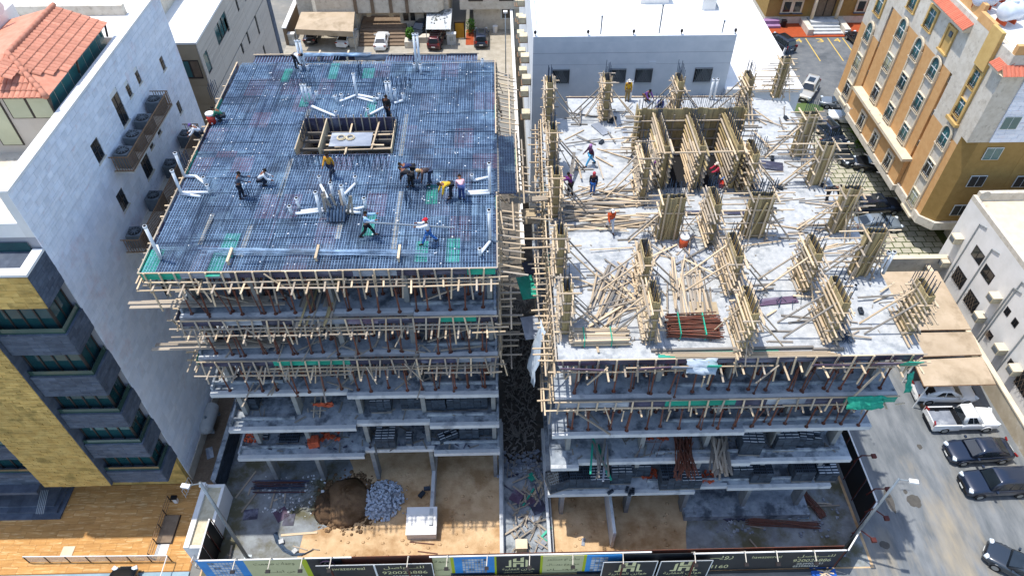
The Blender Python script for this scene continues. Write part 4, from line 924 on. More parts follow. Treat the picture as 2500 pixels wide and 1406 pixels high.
# shaft opening in the deck
pf = W('shaft_form', 'open shaft box form in the rebar deck, boards and a loose sheet across it', 'formwork', (-9.2, 37, ZA))
x0, x1, y0, y1 = PIT
part('side_board', MB().bb(x0 - .06, x0, y0, y1, ZA - 1.4, ZA + .5), M['plyb'], pf); part('side_board', MB().bb(x1, x1 + .06, y0, y1, ZA - 1.4, ZA + .45), M['plyb'], pf)
part('back_board', MB().bb(x0, x1, y1, y1 + .06, ZA - 1.4, ZA + .6), M['plyd'], pf); part('front_board', MB().bb(x0, x1, y0 - .06, y0, ZA - 1.4, ZA + .1), M['plyd'], pf)
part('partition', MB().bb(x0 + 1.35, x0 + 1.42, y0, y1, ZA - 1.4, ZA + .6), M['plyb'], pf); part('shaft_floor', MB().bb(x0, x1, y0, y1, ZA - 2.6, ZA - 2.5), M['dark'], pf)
for k in range(12): stick('batten', (x0 + .25 + k * .47, y1 - .05, ZA - 1.2), (x0 + .25 + k * .47, y1 - .05, ZA + .85), .07, .05, M['woodw'], pf)
for k, (a, b) in enumerate((((x0 + 1.4, y0 + .4, ZA + .1), (x1, y0 + .5, ZA + .1)), ((x0 + 1.6, y0 + .9, ZA + .15), (x1 - .5, y0 + .8, ZA + .15)), ((x0 + 1.4, y0 + 1.9, ZA + .1), (x1, y0 + 2.0, ZA + .1)), ((x0 + 2.9, y0 - .2, ZA + .2), (x0 + 2.9, y1, ZA + .2)), ((x0 + 4.4, y0 + .3, ZA + .2), (x0 + 4.6, y1 + .1, ZA + .3)), ((x0 + 2.2, y0 + .5, ZA + .26), (x1 - 1, y0 + .7, ZA + .26)))):
    stick('batten', a, b, .1, .06, M['wood'], pf)
so = tag(pbox('plywood_sheet', (-8.9, 36.6, ZA + .31), (2.5, 1.4, .03), M['plygrey']), 'dusty grey plywood sheet lying across the open shaft of the rebar deck', 'plywood sheet')
for k in range(2):
    o = T('wire_coil', ['left coil of tie wire on the sheet over the shaft', 'right coil of tie wire on the sheet over the shaft'][k], 'wire coil', (-9.5 + k * .55, 36.7, ZA + .36), 0, 'tie wire coils on the shaft sheet')
    mb = MB()
    for q in range(3): mb.tube([((.26 - q * .03) * math.cos(a), (.26 - q * .03) * math.sin(a), .02 + q * .03) for a in [i * math.pi / 7 for i in range(15)]], .025, 5, False)
    part('loops', mb, M['rope'], o)
# rebar mat
ZR = 22.5
rm = W('rebar_mat', 'blue grey mat of crossed reinforcing bars covering the left deck', 'rebar mat', (-9, 36, ZR))
mb = MB(); y = DY0 + .12
while y < DY1:
    a, b = AX0 + uni(-.05, .1), AX1 + uni(-.1, .1)
    yy = y + uni(-.02, .02)
    if PIT[2] - .05 < yy < PIT[3] + .05:
        mb.beam((a, yy, ZR), (PIT[0] - .1, yy, ZR), .02, .02); mb.beam((PIT[1] + .1, yy, ZR), (b, yy, ZR), .02, .02)
    else: mb.beam((a, yy, ZR), (b, yy, ZR), .02, .02)
    y += .14
o = part('cross_bars', mb, M['rebar'], rm); o['kind'] = 'stuff'
mb = MB(); x = AX0 + .1
while x < AX1:
    xx = x + uni(-.02, .02)
    if PIT[0] - .05 < xx < PIT[1] + .05:
        mb.beam((xx, DY0, ZR + .03), (xx, PIT[2] - .1, ZR + .03), .022, .022); mb.beam((xx, PIT[3] + .1, ZR + .03), (xx, DY1 - .1, ZR + .03), .022, .022)
    else: mb.beam((xx, DY0, ZR + .03), (xx, DY1 - .1, ZR + .03), .022, .022)
    x += .15
for k in range(30): mb.beam((-17 + k * .2, 46.4, ZR), (-17 + k * .2, 47.3, ZR), .024, .024)
for k in range(33): mb.beam((-7.8 + k * .2, 46.4, ZR), (-7.8 + k * .2, 47.2, ZR), .024, .024)
o = part('long_bars', mb, M['rebar'], rm); o['kind'] = 'stuff'
mb = MB()
for k in range(240):
    x, y, l = uni(AX0 + .5, AX1 - .5), uni(DY0 + .4, DY1 - .6), uni(.8, 2.6)
    if PIT[0] - 3 < x < PIT[1] + 3 and PIT[2] - 3 < y < PIT[3] + 3: continue
    if k % 2: mb.beam((max(AX0, x - l), y, ZR + .05), (min(AX1, x + l), y + uni(-.12, .12), ZR + .05), .024, .024)
    else: mb.beam((x, max(DY0, y - l), ZR + .055), (x + uni(-.12, .12), min(DY1, y + l), ZR + .055), .024, .024)
for k in range(7): mb.beam((-.1 + k * .15, 31.6, ZR + .04), (-.1 + k * .15, 37.2, ZR + .04), .024, .024)
for k in range(38): mb.beam((-.3, 31.65 + k * .148, ZR + .02), (.93, 31.65 + k * .148, ZR + .02), .024, .024)
o = part('lap_bars', mb, M['rebard'], rm); o['kind'] = 'stuff'
mb = MB()
for i in range(260):
    x, y = uni(AX0 + .3, AX1 - .3), uni(DY0 + .3, DY1 - .5)
    if PIT[0] - .2 < x < PIT[1] + .2 and PIT[2] - .2 < y < PIT[3] + .2: continue
    mb.box((x, y, ZR + .06), (uni(.03, .09), uni(.03, .07), .03), Matrix.Rotation(uni(0, 3), 3, 'Z'))
o = part('spacer_blocks', mb, M['whitew'], None); tag(o, 'pale spacer blocks and offcuts scattered over the rebar mat', 'spacer blocks', None, 'stuff')
# starter bars
def starters(label, c, lx, ly, n, h_, z, m_='rebard'):
    t = T('starter_bars', label, 'rebar', (c[0], c[1], z), 0, 'starter bars standing up from the decks')
    for k in range(n):
        q = k / max(1, n - 1)
        for s in (-1, 1):
            x = (q - .5) * lx if lx >= ly else s * lx / 2; y = s * ly / 2 if lx >= ly else (q - .5) * ly
            a = Vector((x, y, 0)); b = Vector((x + uni(-.05, .05), y + uni(-.05, .05), h_ * uni(.85, 1.1)))
            stick('bar', a, b, .03, .03, M[m_], t)
    return t
for (u, v, lx, ly, n, lab) in ((768, 410, 2.6, .25, 9, 'row of starter bars left of the worker in the mustard shirt'), (890, 410, 2.6, .25, 9, 'row of starter bars right of the worker in the mustard shirt'), (748, 320, .2, 2.2, 7, 'row of starter bars along the left side of the shaft opening'), (965, 325, .2, 2.0, 6, 'row of starter bars along the right side of the shaft opening'),
    (970, 215, 1.8, .3, 7, 'row of starter bars beside the pink cloth at the back'), (745, 215, 1.4, .3, 6, 'starter bars behind the left pipe group'), (612, 500, .25, .9, 4, 'dark starter bars by the worker in the plaid shirt'), (880, 190, .2, .7, 4, 'dark starter bars at the back middle of the rebar deck'),
    (1015, 165, .2, .5, 3, 'dark starter bars by the twin white pipes at the back'), (998, 500, .2, .7, 4, 'short dark starter bars below the bending pair'), (525, 235, .25, .8, 4, 'starter bars at the left back edge'), (820, 520, .5, .5, 3, 'starter bars around the central duct'), (455, 410, .25, .8, 5, 'starter bars by the left edge pipes'), (813, 425, .15, .3, 3, 'starter bars at the feet of the worker in mustard')):
    p = P(u, v, ZR); starters(lab, (p.x, p.y), lx, ly, n, 1.0, ZR)
# pvc pipe groups
def pipes(label, segs, grp='white drain pipes on the rebar deck', z=ZR + .1, r=.085):
    p0 = P(*segs[0][0][:2], z)
    t = W('drain_pipes', label, 'drain pipes', p0, grp)
    for s in segs:
        a, b = s[0], s[1]
        if len(s) == 3:                       # riser
            q = P(a[0], a[1], z); part('riser', MB().tube([q, q + Vector((0, 0, s[2]))], r, 10), M['pvc'], t, True)
            part('collar', MB().tube([q + Vector((0, 0, s[2] - .12)), q + Vector((0, 0, s[2]))], r * 1.25, 10), M['pvc'], t, True)
        else:
            q0, q1 = P(a[0], a[1], z), P(b[0], b[1], z)
            part('pipe', MB().tube([q0, q1], r, 10), M['pvc'], t, True)
    return t
pipes('white pipe group at the left edge with a long riser and a bent run', [((478, 430), (502, 450)), ((450, 430), 0, 1.6), ((502, 450), 0, .5), ((450, 430), (478, 430))])
pipes('white pipe group below it at the left edge with a square run', [((443, 470), (512, 470)), ((443, 473), 0, 1.6), ((443, 473), (490, 480)), ((512, 470), 0, .55)])
pipes('lone white riser pipe at the near left corner of the rebar deck', [((392, 632), 0, 2.2), ((383, 600), (392, 632))])
pipes('white pipe group with three risers left of the back middle', [((745, 250), 0, 1.3), ((753, 250), 0, 1.3), ((762, 247), 0, 1.0), ((762, 260), (820, 285)), ((775, 240), 0, .5), ((822, 285), 0, .4)])
pipes('white branching pipe spider with one tall riser at the back middle', [((872, 237), 0, 1.7), ((872, 232), (830, 248)), ((872, 237), (915, 250)), ((872, 232), (925, 242)), ((822, 250), 0, .5), ((915, 250), 0, .4), ((835, 243), 0, .4), ((928, 242), 0, .4)])
pipes('white pipe group of three tall risers beside the black clad worker', [((948, 247), 0, 1.4), ((956, 247), 0, 1.4), ((966, 244), 0, .8), ((945, 258), (898, 283)), ((963, 252), (985, 245)), ((985, 245), 0, .5), ((900, 283), 0, .5)])
pipes('twin tall white pipes rising at the back right of the rebar deck', [((1018, 170), 0, 2.6), ((1026, 170), 0, 2.6), ((1013, 172), 0, .5), ((1028, 180), 0, .7)])
pipes('twin tall white pipes rising at the back left beside the bending worker', [((737, 165), 0, 2.0), ((745, 165), 0, 2.0), ((735, 172), 0, .4), ((752, 172), 0, .4)])
pipes('short white riser at the back right corner', [((1178, 163), 0, .6)])
pipes('white pipe group at the right edge behind the man in pink', [((1196, 472), (1140, 474)), ((1196, 466), (1143, 469)), ((1196, 432), (1155, 441)), ((1196, 470), 0, 2.0), ((1153, 440), 0, .4)])
pipes('white pipe at the right front edge with a diagonal branch', [((1196, 585), 0, 2.0), ((1196, 590), (1172, 620)), ((1172, 624), 0, .5)])
pipes('white pipe cluster around the central duct, left arms', [((785, 530), 0, 1.7), ((790, 516), (722, 522)), ((788, 510), (735, 516)), ((712, 524), 0, .6), ((730, 508), 0, .7)])
pipes('white pipe cluster around the central duct, upper arms', [((800, 484), (783, 452)), ((783, 448), 0, .5), ((815, 485), 0, 1.1), ((838, 478), (868, 448)), ((870, 448), 0, .5)])
pipes('white pipe cluster around the central duct, right arms', [((845, 510), 0, 1.6), ((850, 514), (890, 506)), ((893, 508), 0, .7), ((845, 516), (880, 520))])
# duct stack in the middle of the mat
t = T('duct_bundle', 'bundle of dark corrugated ducts and boards in the middle of the rebar deck', 'ducts', P(820, 545, ZR + .05), 0)
for k in range(6): part('duct', MB().tube([(-.42 + k * .17, 0, .08), (-.42 + k * .17, .5, .35), (-.42 + k * .17, .9, .42)], .075, 8), M['rebard'], t)
for k in range(7): stick('board', (-.7 + k * .25, .9 + uni(-.2, .2), 0), (-.7 + k * .25 + uni(-.3, .3), .9 + uni(-.2, .4), 1.2), .12, .03, M['woodw'], t)
# rebar bundles
def bundle(name, label, cat, a, b, n, wd, m_, r=.02, bend=.1, group=None, sw=.05):
    a, b = Vector(a), Vector(b); t = T(name, label, cat, a, 0, group); d = b - a; s = Vector((-d.y, d.x, 0)).normalized()
    for k in range(n):
        o0, o1 = uni(-wd, wd) / 2, uni(-wd, wd) / 2; h0 = uni(.02, .14); e0, e1 = uni(-sw, sw), uni(-sw, sw)
        p = [d * e0 + s * o0 + Vector((0, 0, h0)), d * .5 + s * (o0 + o1) / 2 + Vector((0, 0, h0 + uni(0, bend))), d * (1 + e1) + s * o1 + Vector((0, 0, uni(.02, .14)))]
        part('bar', MB().tube(p, r, 5), M[m_], t)
    return t
bundle('rebar_bundle', 'long grey blue bundle of bars lying near the front of the rebar deck', 'rebar bundle', P(520, 617, ZR + .1), P(1030, 622, ZR + .1), 20, .5, 'rebar', .013, .03, sw=.08)
bundle('rebar_bundle', 'short grey blue bundle of bars on trestles at the back of the rebar deck', 'rebar bundle', P(745, 137, ZR + .35), P(900, 137, ZR + .35), 26, .5, 'rebar', .025, .05)
for k, (u, v, lab) in enumerate(((562, 640, 'timber trestle under the left part of the long rebar bundle'), (775, 632, 'timber trestle under the middle of the long rebar bundle'), (975, 632, 'timber trestle under the right part of the long rebar bundle'), (780, 146, 'left timber trestle under the back rebar bundle'), (850, 146, 'right timber trestle under the back rebar bundle'))):
    p = P(u, v, ZR); t = T('trestle', lab, 'trestle', p, 0, 'trestles under the rebar bundles')
    part('bearer', MB().box((0, .2, .3), (.12, 1.0, .1)), M['wood'], t); part('leg', MB().beam((0, -.2, 0), (0, -.2, .28), .1, .1), M['wood'], t); part('leg', MB().beam((0, .6, 0), (0, .6, .28), .1, .1), M['wood'], t)

# ================================================================ EDGE FORMWORK
FACE = ['plyd', 'plyp', 'plyd', 'plyd', 'plyt', 'plygrey']
def edge_form(label, p0, p1, z, n, bat=(.8, 1.5), sp=.8, reach=.75, boards=True, wal=3, slope=.0, grp='edge formwork along the slabs', faces=FACE, bh=.42, mats=('wood', 'wood', 'woodw'), ragged=.25):
    p0, p1 = Vector((p0[0], p0[1], 0)), Vector((p1[0], p1[1], 0)); n = Vector((n[0], n[1], 0)); d = p1 - p0; L = d.length; d.normalize()
    t = W('edge_formwork', label, 'edge formwork', ((p0 + p1) / 2) + Vector((0, 0, z)), grp)
    at = lambda s, o, h: p0 + d * s + n * o + Vector((0, 0, z + h))
    mm = lambda: M[random.choice(mats)]
    s = 0
    while boards and s < L:
        l = min(uni(1.6, 2.5), L - s)
        if l > .1: stick('edge_board', at(s, .06, -bh / 2 + .02), at(s + l - .01, .06, -bh / 2 + .02), .03, bh + uni(-.06, .06), M[random.choice(faces)], t)
        s += l
    s = -.1
    while s < L:
        l = uni(2.5, 4)
        stick('rail', at(s, .1, .06), at(min(s + l, L + .1), .1, .06 + uni(-.02, .02)), .07, .05, mm(), t); s += l
    for w_ in range(wal):
        s = uni(-.6, .1); o_ = (.2, .2, reach * .8, reach)[w_]; h_ = (-.5, -.78, -.66, -.62)[w_]
        while s < L:
            l = uni(2.2, 4.2)
            if random.random() > .12: stick('waler', at(s, o_ + uni(-.03, .03), h_ + uni(-.06, .06)), at(min(s + l, L + uni(.1, .7)), o_ + uni(-.03, .03), h_ + uni(-.06, .06)), .08, .05, mm(), t)
            s += l + uni(-.2, .2)
    k = 0; s = .2
    while s < L:
        ln = uni(*bat) * (1.25 if k % 4 == 0 else 1)
        stick('batten', at(s, .16, .08), at(s + uni(-ragged, ragged) * .4, .24, -ln), .085, .05, mm(), t)
        if random.random() < .3: stick('batten', at(s + uni(-.5, .5), .3, uni(-.6, .1)), at(s + uni(-.9, .9), uni(.2, .7), -uni(.9, 1.9)), .07, .045, mm(), t)
        j = s + sp * .45
        if j < L: stick('joist', at(j, -.4, -.6), at(j + uni(-.1, .1), reach + uni(-.15, .45), -.6 - slope), .09, .05, mm(), t)
        s += sp * uni(.85, 1.15); k += 1
    return t
edge_form('pale timber edge formwork along the front of the rebar deck', (AX0, AYF), (AX1, AYF), 22.5, (0, -1), (1.2, 2.1), .78, ragged=.5)
edge_form('timber edge formwork along the front of the slab one level below the rebar deck', (-17.2, 25.5), (AX1, 25.5), 19.0, (0, -1), (.9, 1.7), .72, ragged=.6, mats=('wood', 'woodw', 'woodw'))
edge_form('timber edge formwork along the front of the slab two levels below the rebar deck', (-17.2, 25.5), (AX1, 25.5), 15.5, (0, -1), (.9, 1.7), .72, ragged=.6, mats=('wood', 'woodw', 'woodw'))
edge_form('timber edge formwork down the left side of the rebar deck facing the stone building', (AX0, AYF), (AX0 - .2, AYB), 22.5, (-1, 0), (.6, 1.0), .8, .55)
edge_form('pale raking timber formwork down the near right side of the rebar deck', (AX1, AYF), (AX1, 31.4), 22.5, (1, 0), (.5, .9), .55, 1.25, slope=.45, wal=3)
edge_form('pale raking timber formwork down the far right side of the rebar deck', (AX1, 37.4), (AX1, AYB), 22.5, (1, 0), (.5, .9), .5, 1.25, slope=.45)
edge_form('timber formwork round the small projecting bay at the right of the rebar deck', (.95, 31.6), (.95, 37.2), 22.5, (1, 0), (.5, .9), .6, .6, slope=.3)
edge_form('thin timber edge formwork along the back of the rebar deck', (-17.2, 47.4), (-1.4, 47.3), 22.5, (0, 1), (.4, .6), .9, .4, wal=1)
edge_form('timber formwork down the right side one level below the rebar deck', (AX1, 25.6), (AX1, 34), 19.0, (1, 0), (.6, 2.2), .6, 1.0)
edge_form('timber formwork down the right side two levels below the rebar deck', (AX1, 25.6), (AX1, 34), 15.5, (1, 0), (.6, 2.2), .6, 1.0)
edge_form('timber formwork down the left side one level below the rebar deck', (-17.3, 25.6), (-17.3, 32), 19.0, (-1, 0), (.6, 1.2), .7, .9)
edge_form('timber formwork down the left side two levels below the rebar deck', (-17.3, 25.6), (-17.3, 32), 15.5, (-1, 0), (.6, 1.2), .7, .9)
for k, (z, lab) in enumerate(((19.3, 'long planks jutting from the left corner one level below the rebar deck'), (15.8, 'long planks jutting from the left corner two levels below the rebar deck'))):
    for q in range(3):
        o = stick('plank', (-19.6 + uni(-.4, .6), 26.1 + q * .3, z + uni(-.1, .2)), (-12.5 + uni(-1, 1), 26.3 + q * .25, z + .05), .2, .05, M['woodw']); tag(o, ('nearest', 'middle', 'furthest')[q] + ' of the ' + lab, 'plank', lab)
for k, (z) in enumerate((15.6, 19.05)):
    for q, x in enumerate((-14.5, -3.1)):
        s = -1 if q else 1
        o = stick('brace', (x - s * 2.2, 25.4, z + 2.9), (x + s * 1.2, 26.5, z + .1), .12, .05, M['woodw']); tag(o, ['left', 'right'][q] + ' diagonal brace board in the ' + ['second', 'first'][k] + ' propped storey below the rebar deck', 'brace')

# ================================================================ STEEL PROPS
pm = MB().tube([(0, 0, .0), (0, 0, .02)], .09, 6).tube([(0, 0, .02), (0, 0, 1.75)], .034, 6).tube([(0, 0, 1.75), (0, 0, 2.85)], .024, 6).tube([(0, 0, 1.7), (0, 0, 1.78)], .055, 6).tube([(0, 0, 2.85), (0, 0, 2.88)], .08, 6)
prop_me = [pm.mesh('steel_prop', M['rust']), pm.mesh('dark_steel_prop', M['rustd'])]
NTH = ['leftmost', 'second', 'third', 'fourth', 'fifth', 'sixth', 'seventh', 'eighth', 'ninth', 'tenth', 'eleventh', 'twelfth', 'thirteenth', 'fourteenth', 'fifteenth', 'sixteenth', 'seventeenth', 'eighteenth', 'nineteenth', 'twentieth']
def props(x0, x1, y0, z, n, rows, label, group, skip=()):
    for r in range(rows):
        for k in range(n):
            x = x0 + (x1 - x0) * (k + .5) / n + uni(-.2, .2); y = y0 + r * 1.15 + uni(-.15, .15)
            row = ('front', 'second')[r] + ' row'; nth = NTH[k] + (' prop' if k == 0 else ' prop from the left'); d = random.randrange(2)
            o = bpy.data.objects.new('steel_prop', prop_me[d]); C.objects.link(o); o.location = (x, y, z)
            o.rotation_euler = (uni(-.03, .03), uni(-.06, .06), uni(0, 6)); o.scale = (1.4, 1.4, 1.03 + uni(-.02, .03))
            tag(o, f"{('rusty', 'dark')[d]} {nth} in the {row} {label}", 'steel prop', group)
            if random.random() < .4:
                b = bpy.data.objects.new('steel_prop', prop_me[1]); C.objects.link(b); b.location = (x + uni(-.3, .3), y + uni(-.3, .3), z); b.rotation_euler = (uni(-.1, .1), uni(-.2, .2), uni(0, 6)); tag(b, f"leaning prop by the {NTH[k]} prop of the {row} {label}", 'steel prop', group)
props(-16.9, -.6, 25.95, 19.02, 18, 2, 'under the rebar deck', 'props under the rebar deck')
props(-16.9, -.6, 25.9, 15.52, 18, 2, 'two levels under the rebar deck', 'props in the second propped storey at left')
props(-16.9, -.6, 25.85, 12.02, 17, 2, 'three levels under the rebar deck', 'props in the lowest propped storey at left')
def deep_props(label, x0, x1, y0, y1, z, n):
    mb = MB()
    for i in range(n):
        x, y = uni(x0, x1), uni(y0, y1); mb.beam((x, y, z), (x + uni(-.25, .25), y + uni(-.2, .2), z + 3), .06, .06)
    o = part('deep_props', mb, M['rustd']); tag(o, label, 'steel props', None, 'stuff')
deep_props('mass of rusty props deep inside the left building', -16.5, -1, 28, 36, 19.02, 130); deep_props('mass of rusty props deeper in the second propped storey at left', -16.5, -1, 28, 36, 15.52, 120); deep_props('mass of rusty props deeper in the lowest propped storey at left', -16.5, -1, 28, 36, 12.02, 110)
def floor_litter(label, x0, x1, y0, y1, z, n, m_='woodg', L=(.4, 2.2)):
    mb = MB()
    for i in range(n):
        x, y, a = uni(x0, x1), uni(y0, y1), uni(0, 3.14); l = uni(*L); zz = z + uni(.02, .14)
        mb.beam((x - l / 2 * math.cos(a), y - l / 2 * math.sin(a), zz), (x + l / 2 * math.cos(a), y + l / 2 * math.sin(a), zz + uni(-.02, .12)), uni(.06, .12), .03)
    o = part('timber_litter', mb, M[m_]); tag(o, label, 'timber litter', None, 'stuff')
floor_litter('broken timber litter on the floor of the second propped storey at left', -16.5, -7, 27, 33, 15.52, 130)
floor_litter('broken timber litter on the floor of the lowest propped storey at left', -16.5, -7, 27, 33, 12.02, 120)
floor_litter('pale boards lying along the slab edges of the left building', -16.5, -1, 25.9, 27.5, 15.52, 26, 'woodw', (1.0, 3.0)); floor_litter('pale boards lying along the lowest propped slab edge at left', -16.5, -1, 25.9, 27.5, 12.02, 22, 'woodw', (1.0, 3.0))
floor_litter('scraps of timber on the floor under the rebar deck', -16, -1, 27, 33, 19.02, 30)
# stack of boards sliding over the slab edge
t = W('board_stack', 'stack of long weathered boards tipped over the slab edge under the rebar deck', 'board stack', (-10.2, 27, 19))
for k in range(16):
    x = -11.1 + k * .13; stick('board', (x + uni(-.05, .05), 25.0 + uni(-.1, .3), 18.75 + uni(0, .25)), (x + .35 + uni(-.1, .1), 28.6, 19.25 + uni(0, .2)), .11, .035, M[random.choice(['woodw', 'woody', 'woodg'])], t)
# ================================================================ RIGHT SITE: FRAME
BX0, BX1, BYF, BYB = 2.85, 21.55, 22.4, 46.8
fb = W('unfinished_building', 'right unfinished concrete building with a white deck crowded with column forms', 'building', (12, 34, 0))
BL = [5.0, 8.5, 12.0, 15.5, 19.0]
bj = [[(2.85, 12.4, 22.4), (12.4, 14.6, 22.75), (14.6, 21.4, 22.6)], [(2.9, 4.6, 22.3), (4.6, 13.0, 22.65), (13.0, 15.2, 22.4), (15.2, 21.5, 22.5)], [(2.85, 14.0, 22.4), (14.0, 21.5, 22.6)], [(2.85, 9.2, 22.5), (9.2, 21.55, 22.35)], [(2.85, 21.55, 22.4)]]
BCX = [4.0, 8.6, 12.6, 16.8, 20.6]; BCY = [23.9, 28.5, 33.5, 38.6, 43.6, 46.2]
for i, z in enumerate(BL):
    poly = [(BX0, BYB)]
    for a, b, y in bj[i]: poly += [(a, y), (b, y)]
    x1 = bj[i][-1][1]
    if i < 4: poly += [(x1, BYB)]
    else: poly = [(3.4, 44.4), (BX0 + .3, 44.2), (BX0, 22.4), (21.55, 22.4), (21.6, 46.3), (19, 46.9), (5.2, 47.1), (5.2, 44.4)]
    sl_ = part('slab', MB().prism(poly, z - .3, z), M['deck' if i == 4 else 'con'], fb)
    if i < 4:
        mb = MB()
        for q, (a, b, y) in enumerate(bj[i]): mb.bb(a - .01, b, y - .03, y + .22, z - .32, z + .01 + .001 * q)
        part('slab_edge', mb, M['conedge'], sl_)
        part('upstand', MB().bb(9.4, x1 - .6, 23.1, 23.22, z + .013, z + .26), M['con'], sl_)
        for y in BCY[1:]: part('beam', MB().bb(BX0 + .3, x1 - .3, y - .14, y + .14, z - .62, z - .3), M['col'], fb)
blv = [0] + BL
for i in range(5):
    z0 = blv[i] + .014; z1 = BL[i] - .3
    for x in BCX:
        for y in BCY: part('column', MB().bb(x - .14, x + .14, y - .4, y + .4, z0, z1), M['col'], fb)
    part('shaft_wall', MB().bb(9, 9.2, 35, 40, z0, z1).bb(14, 14.2, 35, 40, z0, z1).bb(9.2, 14, 39.8, 40, z0, z1), M['col'], fb)
    part('light_block_wall', MB().bb(3.4, 21, 34.6, 34.8, z0, z1), M['block'], fb)  # added to block light coming through the open back of the frame
part('ground_wall', MB().bb(7.2, 7.4, 21.0, 28, .03, 2.2).bb(2.9, 3.1, 20, 30, .03, 1.0), M['conedge'], fb)
part('ground_slab', MB().bb(12.6, 21.4, 22.8, 30, .02, .6), M['con'], fb)
for (x0, x1, y0, y1) in ((2.9, 21.5, 30.7, 30.73), (17.9, 17.93, 22.5, 30.68), (8.4, 8.43, 22.5, 30.68)): part('pour_joint', MB().bb(x0, x1, y0, y1, 19.0, 19.004), M['con'], fb)
# joint lines and kerb boards on the white deck
for k, (a, b) in enumerate((((1590, 856), (1800, 852)), ((1812, 852), (1985, 848)), ((1985, 853), (2060, 852)))):
    p, q = P(*a, 19.1), P(*b, 19.1); o = stick('form_board', p, q, .12, .2, M['woodg']); tag(o, ['left', 'middle', 'right'][k] + ' grey form board laid along the front of the white deck', 'form board', 'form boards along the white deck front')
for k in range(5):
    p, q = P(1600 + k * 12, 862 + k * 2, 19.1), P(2020 + k * 8, 858 + k * 2, 19.1); o = stick('plank', p, q, .1, .05, M[random.choice(['wood', 'woodw'])]); tag(o, ('furthest', 'second', 'middle', 'fourth', 'nearest')[k] + ' of the long pale planks laid along the white deck front', 'plank', 'long planks along the white deck front')
pq = P(1640, 868, 19.02); o = pbox('form_tray', (pq.x + 2.4, pq.y, 19.05), (6.2, .35, .08), M['plyt']); tag(o, 'teal faced form strip along the white deck front', 'form strip')
# edge forms of the right building
edge_form('timber and teal edge formwork along the front of the white deck', (BX0, BYF), (BX1, BYF), 19.0, (0, -1), (.8, 2.0), 1.0, .7, wal=2, ragged=.5, faces=['plyp', 'plyt', 'plyd', 'plygrey', 'plyd', 'plyp'])
edge_form('teal patched edge formwork one level below the white deck', (BX0, 22.3), (BX1, 22.3), 15.5, (0, -1), (.6, 1.2), .95, .35, wal=1, faces=['plyt', 'plyt', 'plyd', 'plygrey'], bh=.55)
edge_form('dense timber formwork down the near left side of the white deck', (BX0, 22.4), (BX0, 31), 19.0, (-1, 0), (.6, 1.2), .45, .8, wal=4)
edge_form('dense timber formwork down the middle left side of the white deck', (BX0, 31), (BX0 + .1, 38), 19.0, (-1, 0), (.6, 1.2), .5, .7, wal=3)
edge_form('dense timber formwork down the far left side of the white deck', (BX0 + .1, 38), (BX0 + .3, 44.2), 19.0, (-1, 0), (.6, 1.2), .5, .6, wal=3)
edge_form('timber formwork down the left side one level below the white deck', (BX0, 22.4), (BX0, 30), 15.5, (-1, 0), (1.0, 2.6), .6, .7, wal=4)
edge_form('low timber edging along the back of the white deck', (5.2, 47.1), (19, 46.9), 19.0, (0, 1), (.2, .4), 1.2, .3, wal=1)
# projecting face panels and rags at the front
def face_panel(u, v, wd, hg, m_, lab, tilt=.5):
    p = P(u, v, 18.75); o = pbox('plywood_sheet', (p.x, BYF - .45, 18.75), (wd, .04, hg), M[m_]); o.rotation_euler = (tilt, 0, uni(-.08, .08)); tag(o, lab, 'plywood sheet')
for (u, v, wd, hg, m_, lab) in ((1420, 892, 2.2, .45, 'plyp', 'plum plywood strip at the left of the white deck front'), (1600, 905, 1.6, .5, 'plyp', 'plum plywood strip left of the white cloth'), (1665, 895, 1.0, .6, 'plygrey', 'grey plywood scrap beside the white cloth'), (1742, 905, .65, 1.1, 'plyt', 'pale teal sheet hanging right of the white cloth'), (2170, 897, 1.3, .7, 'plyp', 'purple plywood sheet hanging near the right corner of the white deck'), (2228, 893, .75, 1.0, 'plyt', 'bright teal sheet at the right corner of the white deck'), (2030, 895, 1.8, .35, 'plyp', 'narrow plum strip under the right part of the deck front')):
    face_panel(u, v, wd, hg, m_, lab)
def cloth(name, label, cat, pts, m_, th=.0):
    t = MB(); n = 7; g = []
    p = [Vector(q) for q in pts]
    for i in range(n + 1):
        for j in range(n + 1):
            q = p[0].lerp(p[1], i / n).lerp(p[3].lerp(p[2], i / n), j / n); g.append(q + Vector((uni(-.08, .08), uni(-.08, .08), uni(-.06, .06))))
    t.add(g, [(i * (n + 1) + j, (i + 1) * (n + 1) + j, (i + 1) * (n + 1) + j + 1, i * (n + 1) + j + 1) for i in range(n) for j in range(n)])
    o = part(name, t, M[m_], None, True); md = o.modifiers.new('th', 'SOLIDIFY'); md.thickness = .02; return tag(o, label, cat)
pc = P(1710, 885, 18.9)
cloth('cloth', 'crumpled white cloth draped over the middle of the white deck front', 'cloth', [(pc.x - .7, BYF - .2, 19.15), (pc.x + .8, BYF - .2, 19.15), (pc.x + .8, BYF - .7, 18.5), (pc.x - .7, BYF - .7, 18.6)], 'tarp')
cloth('tarp', 'long white plastic sheet hanging down the left side of the right building', 'tarp', [(2.1, 25.6, 18.6), (2.3, 24.6, 18.6), (1.7, 23.4, 15.2), (1.5, 25.3, 14.8)], 'tarp')
cloth('netting', 'torn teal netting piece below the right corner of the white deck', 'netting', [(21.6, 22.6, 16.9), (22.4, 23.2, 16.4), (22.2, 22.4, 15.7), (21.7, 22.2, 15.9)], 'green')
cloth('netting', 'sagging teal net draped one level below the white deck near its right corner', 'netting', [(18.6, 22.05, 15.9), (20.7, 22.05, 15.8), (20.6, 21.7, 15.1), (18.7, 21.75, 15.1)], 'green')
cloth('netting', 'teal net heap beside the upper left column form of the white deck', 'netting', [P(1338, 300, 20.4), P(1350, 300, 20.4), P(1364, 340, 19.1), P(1342, 340, 19.1)], 'green')
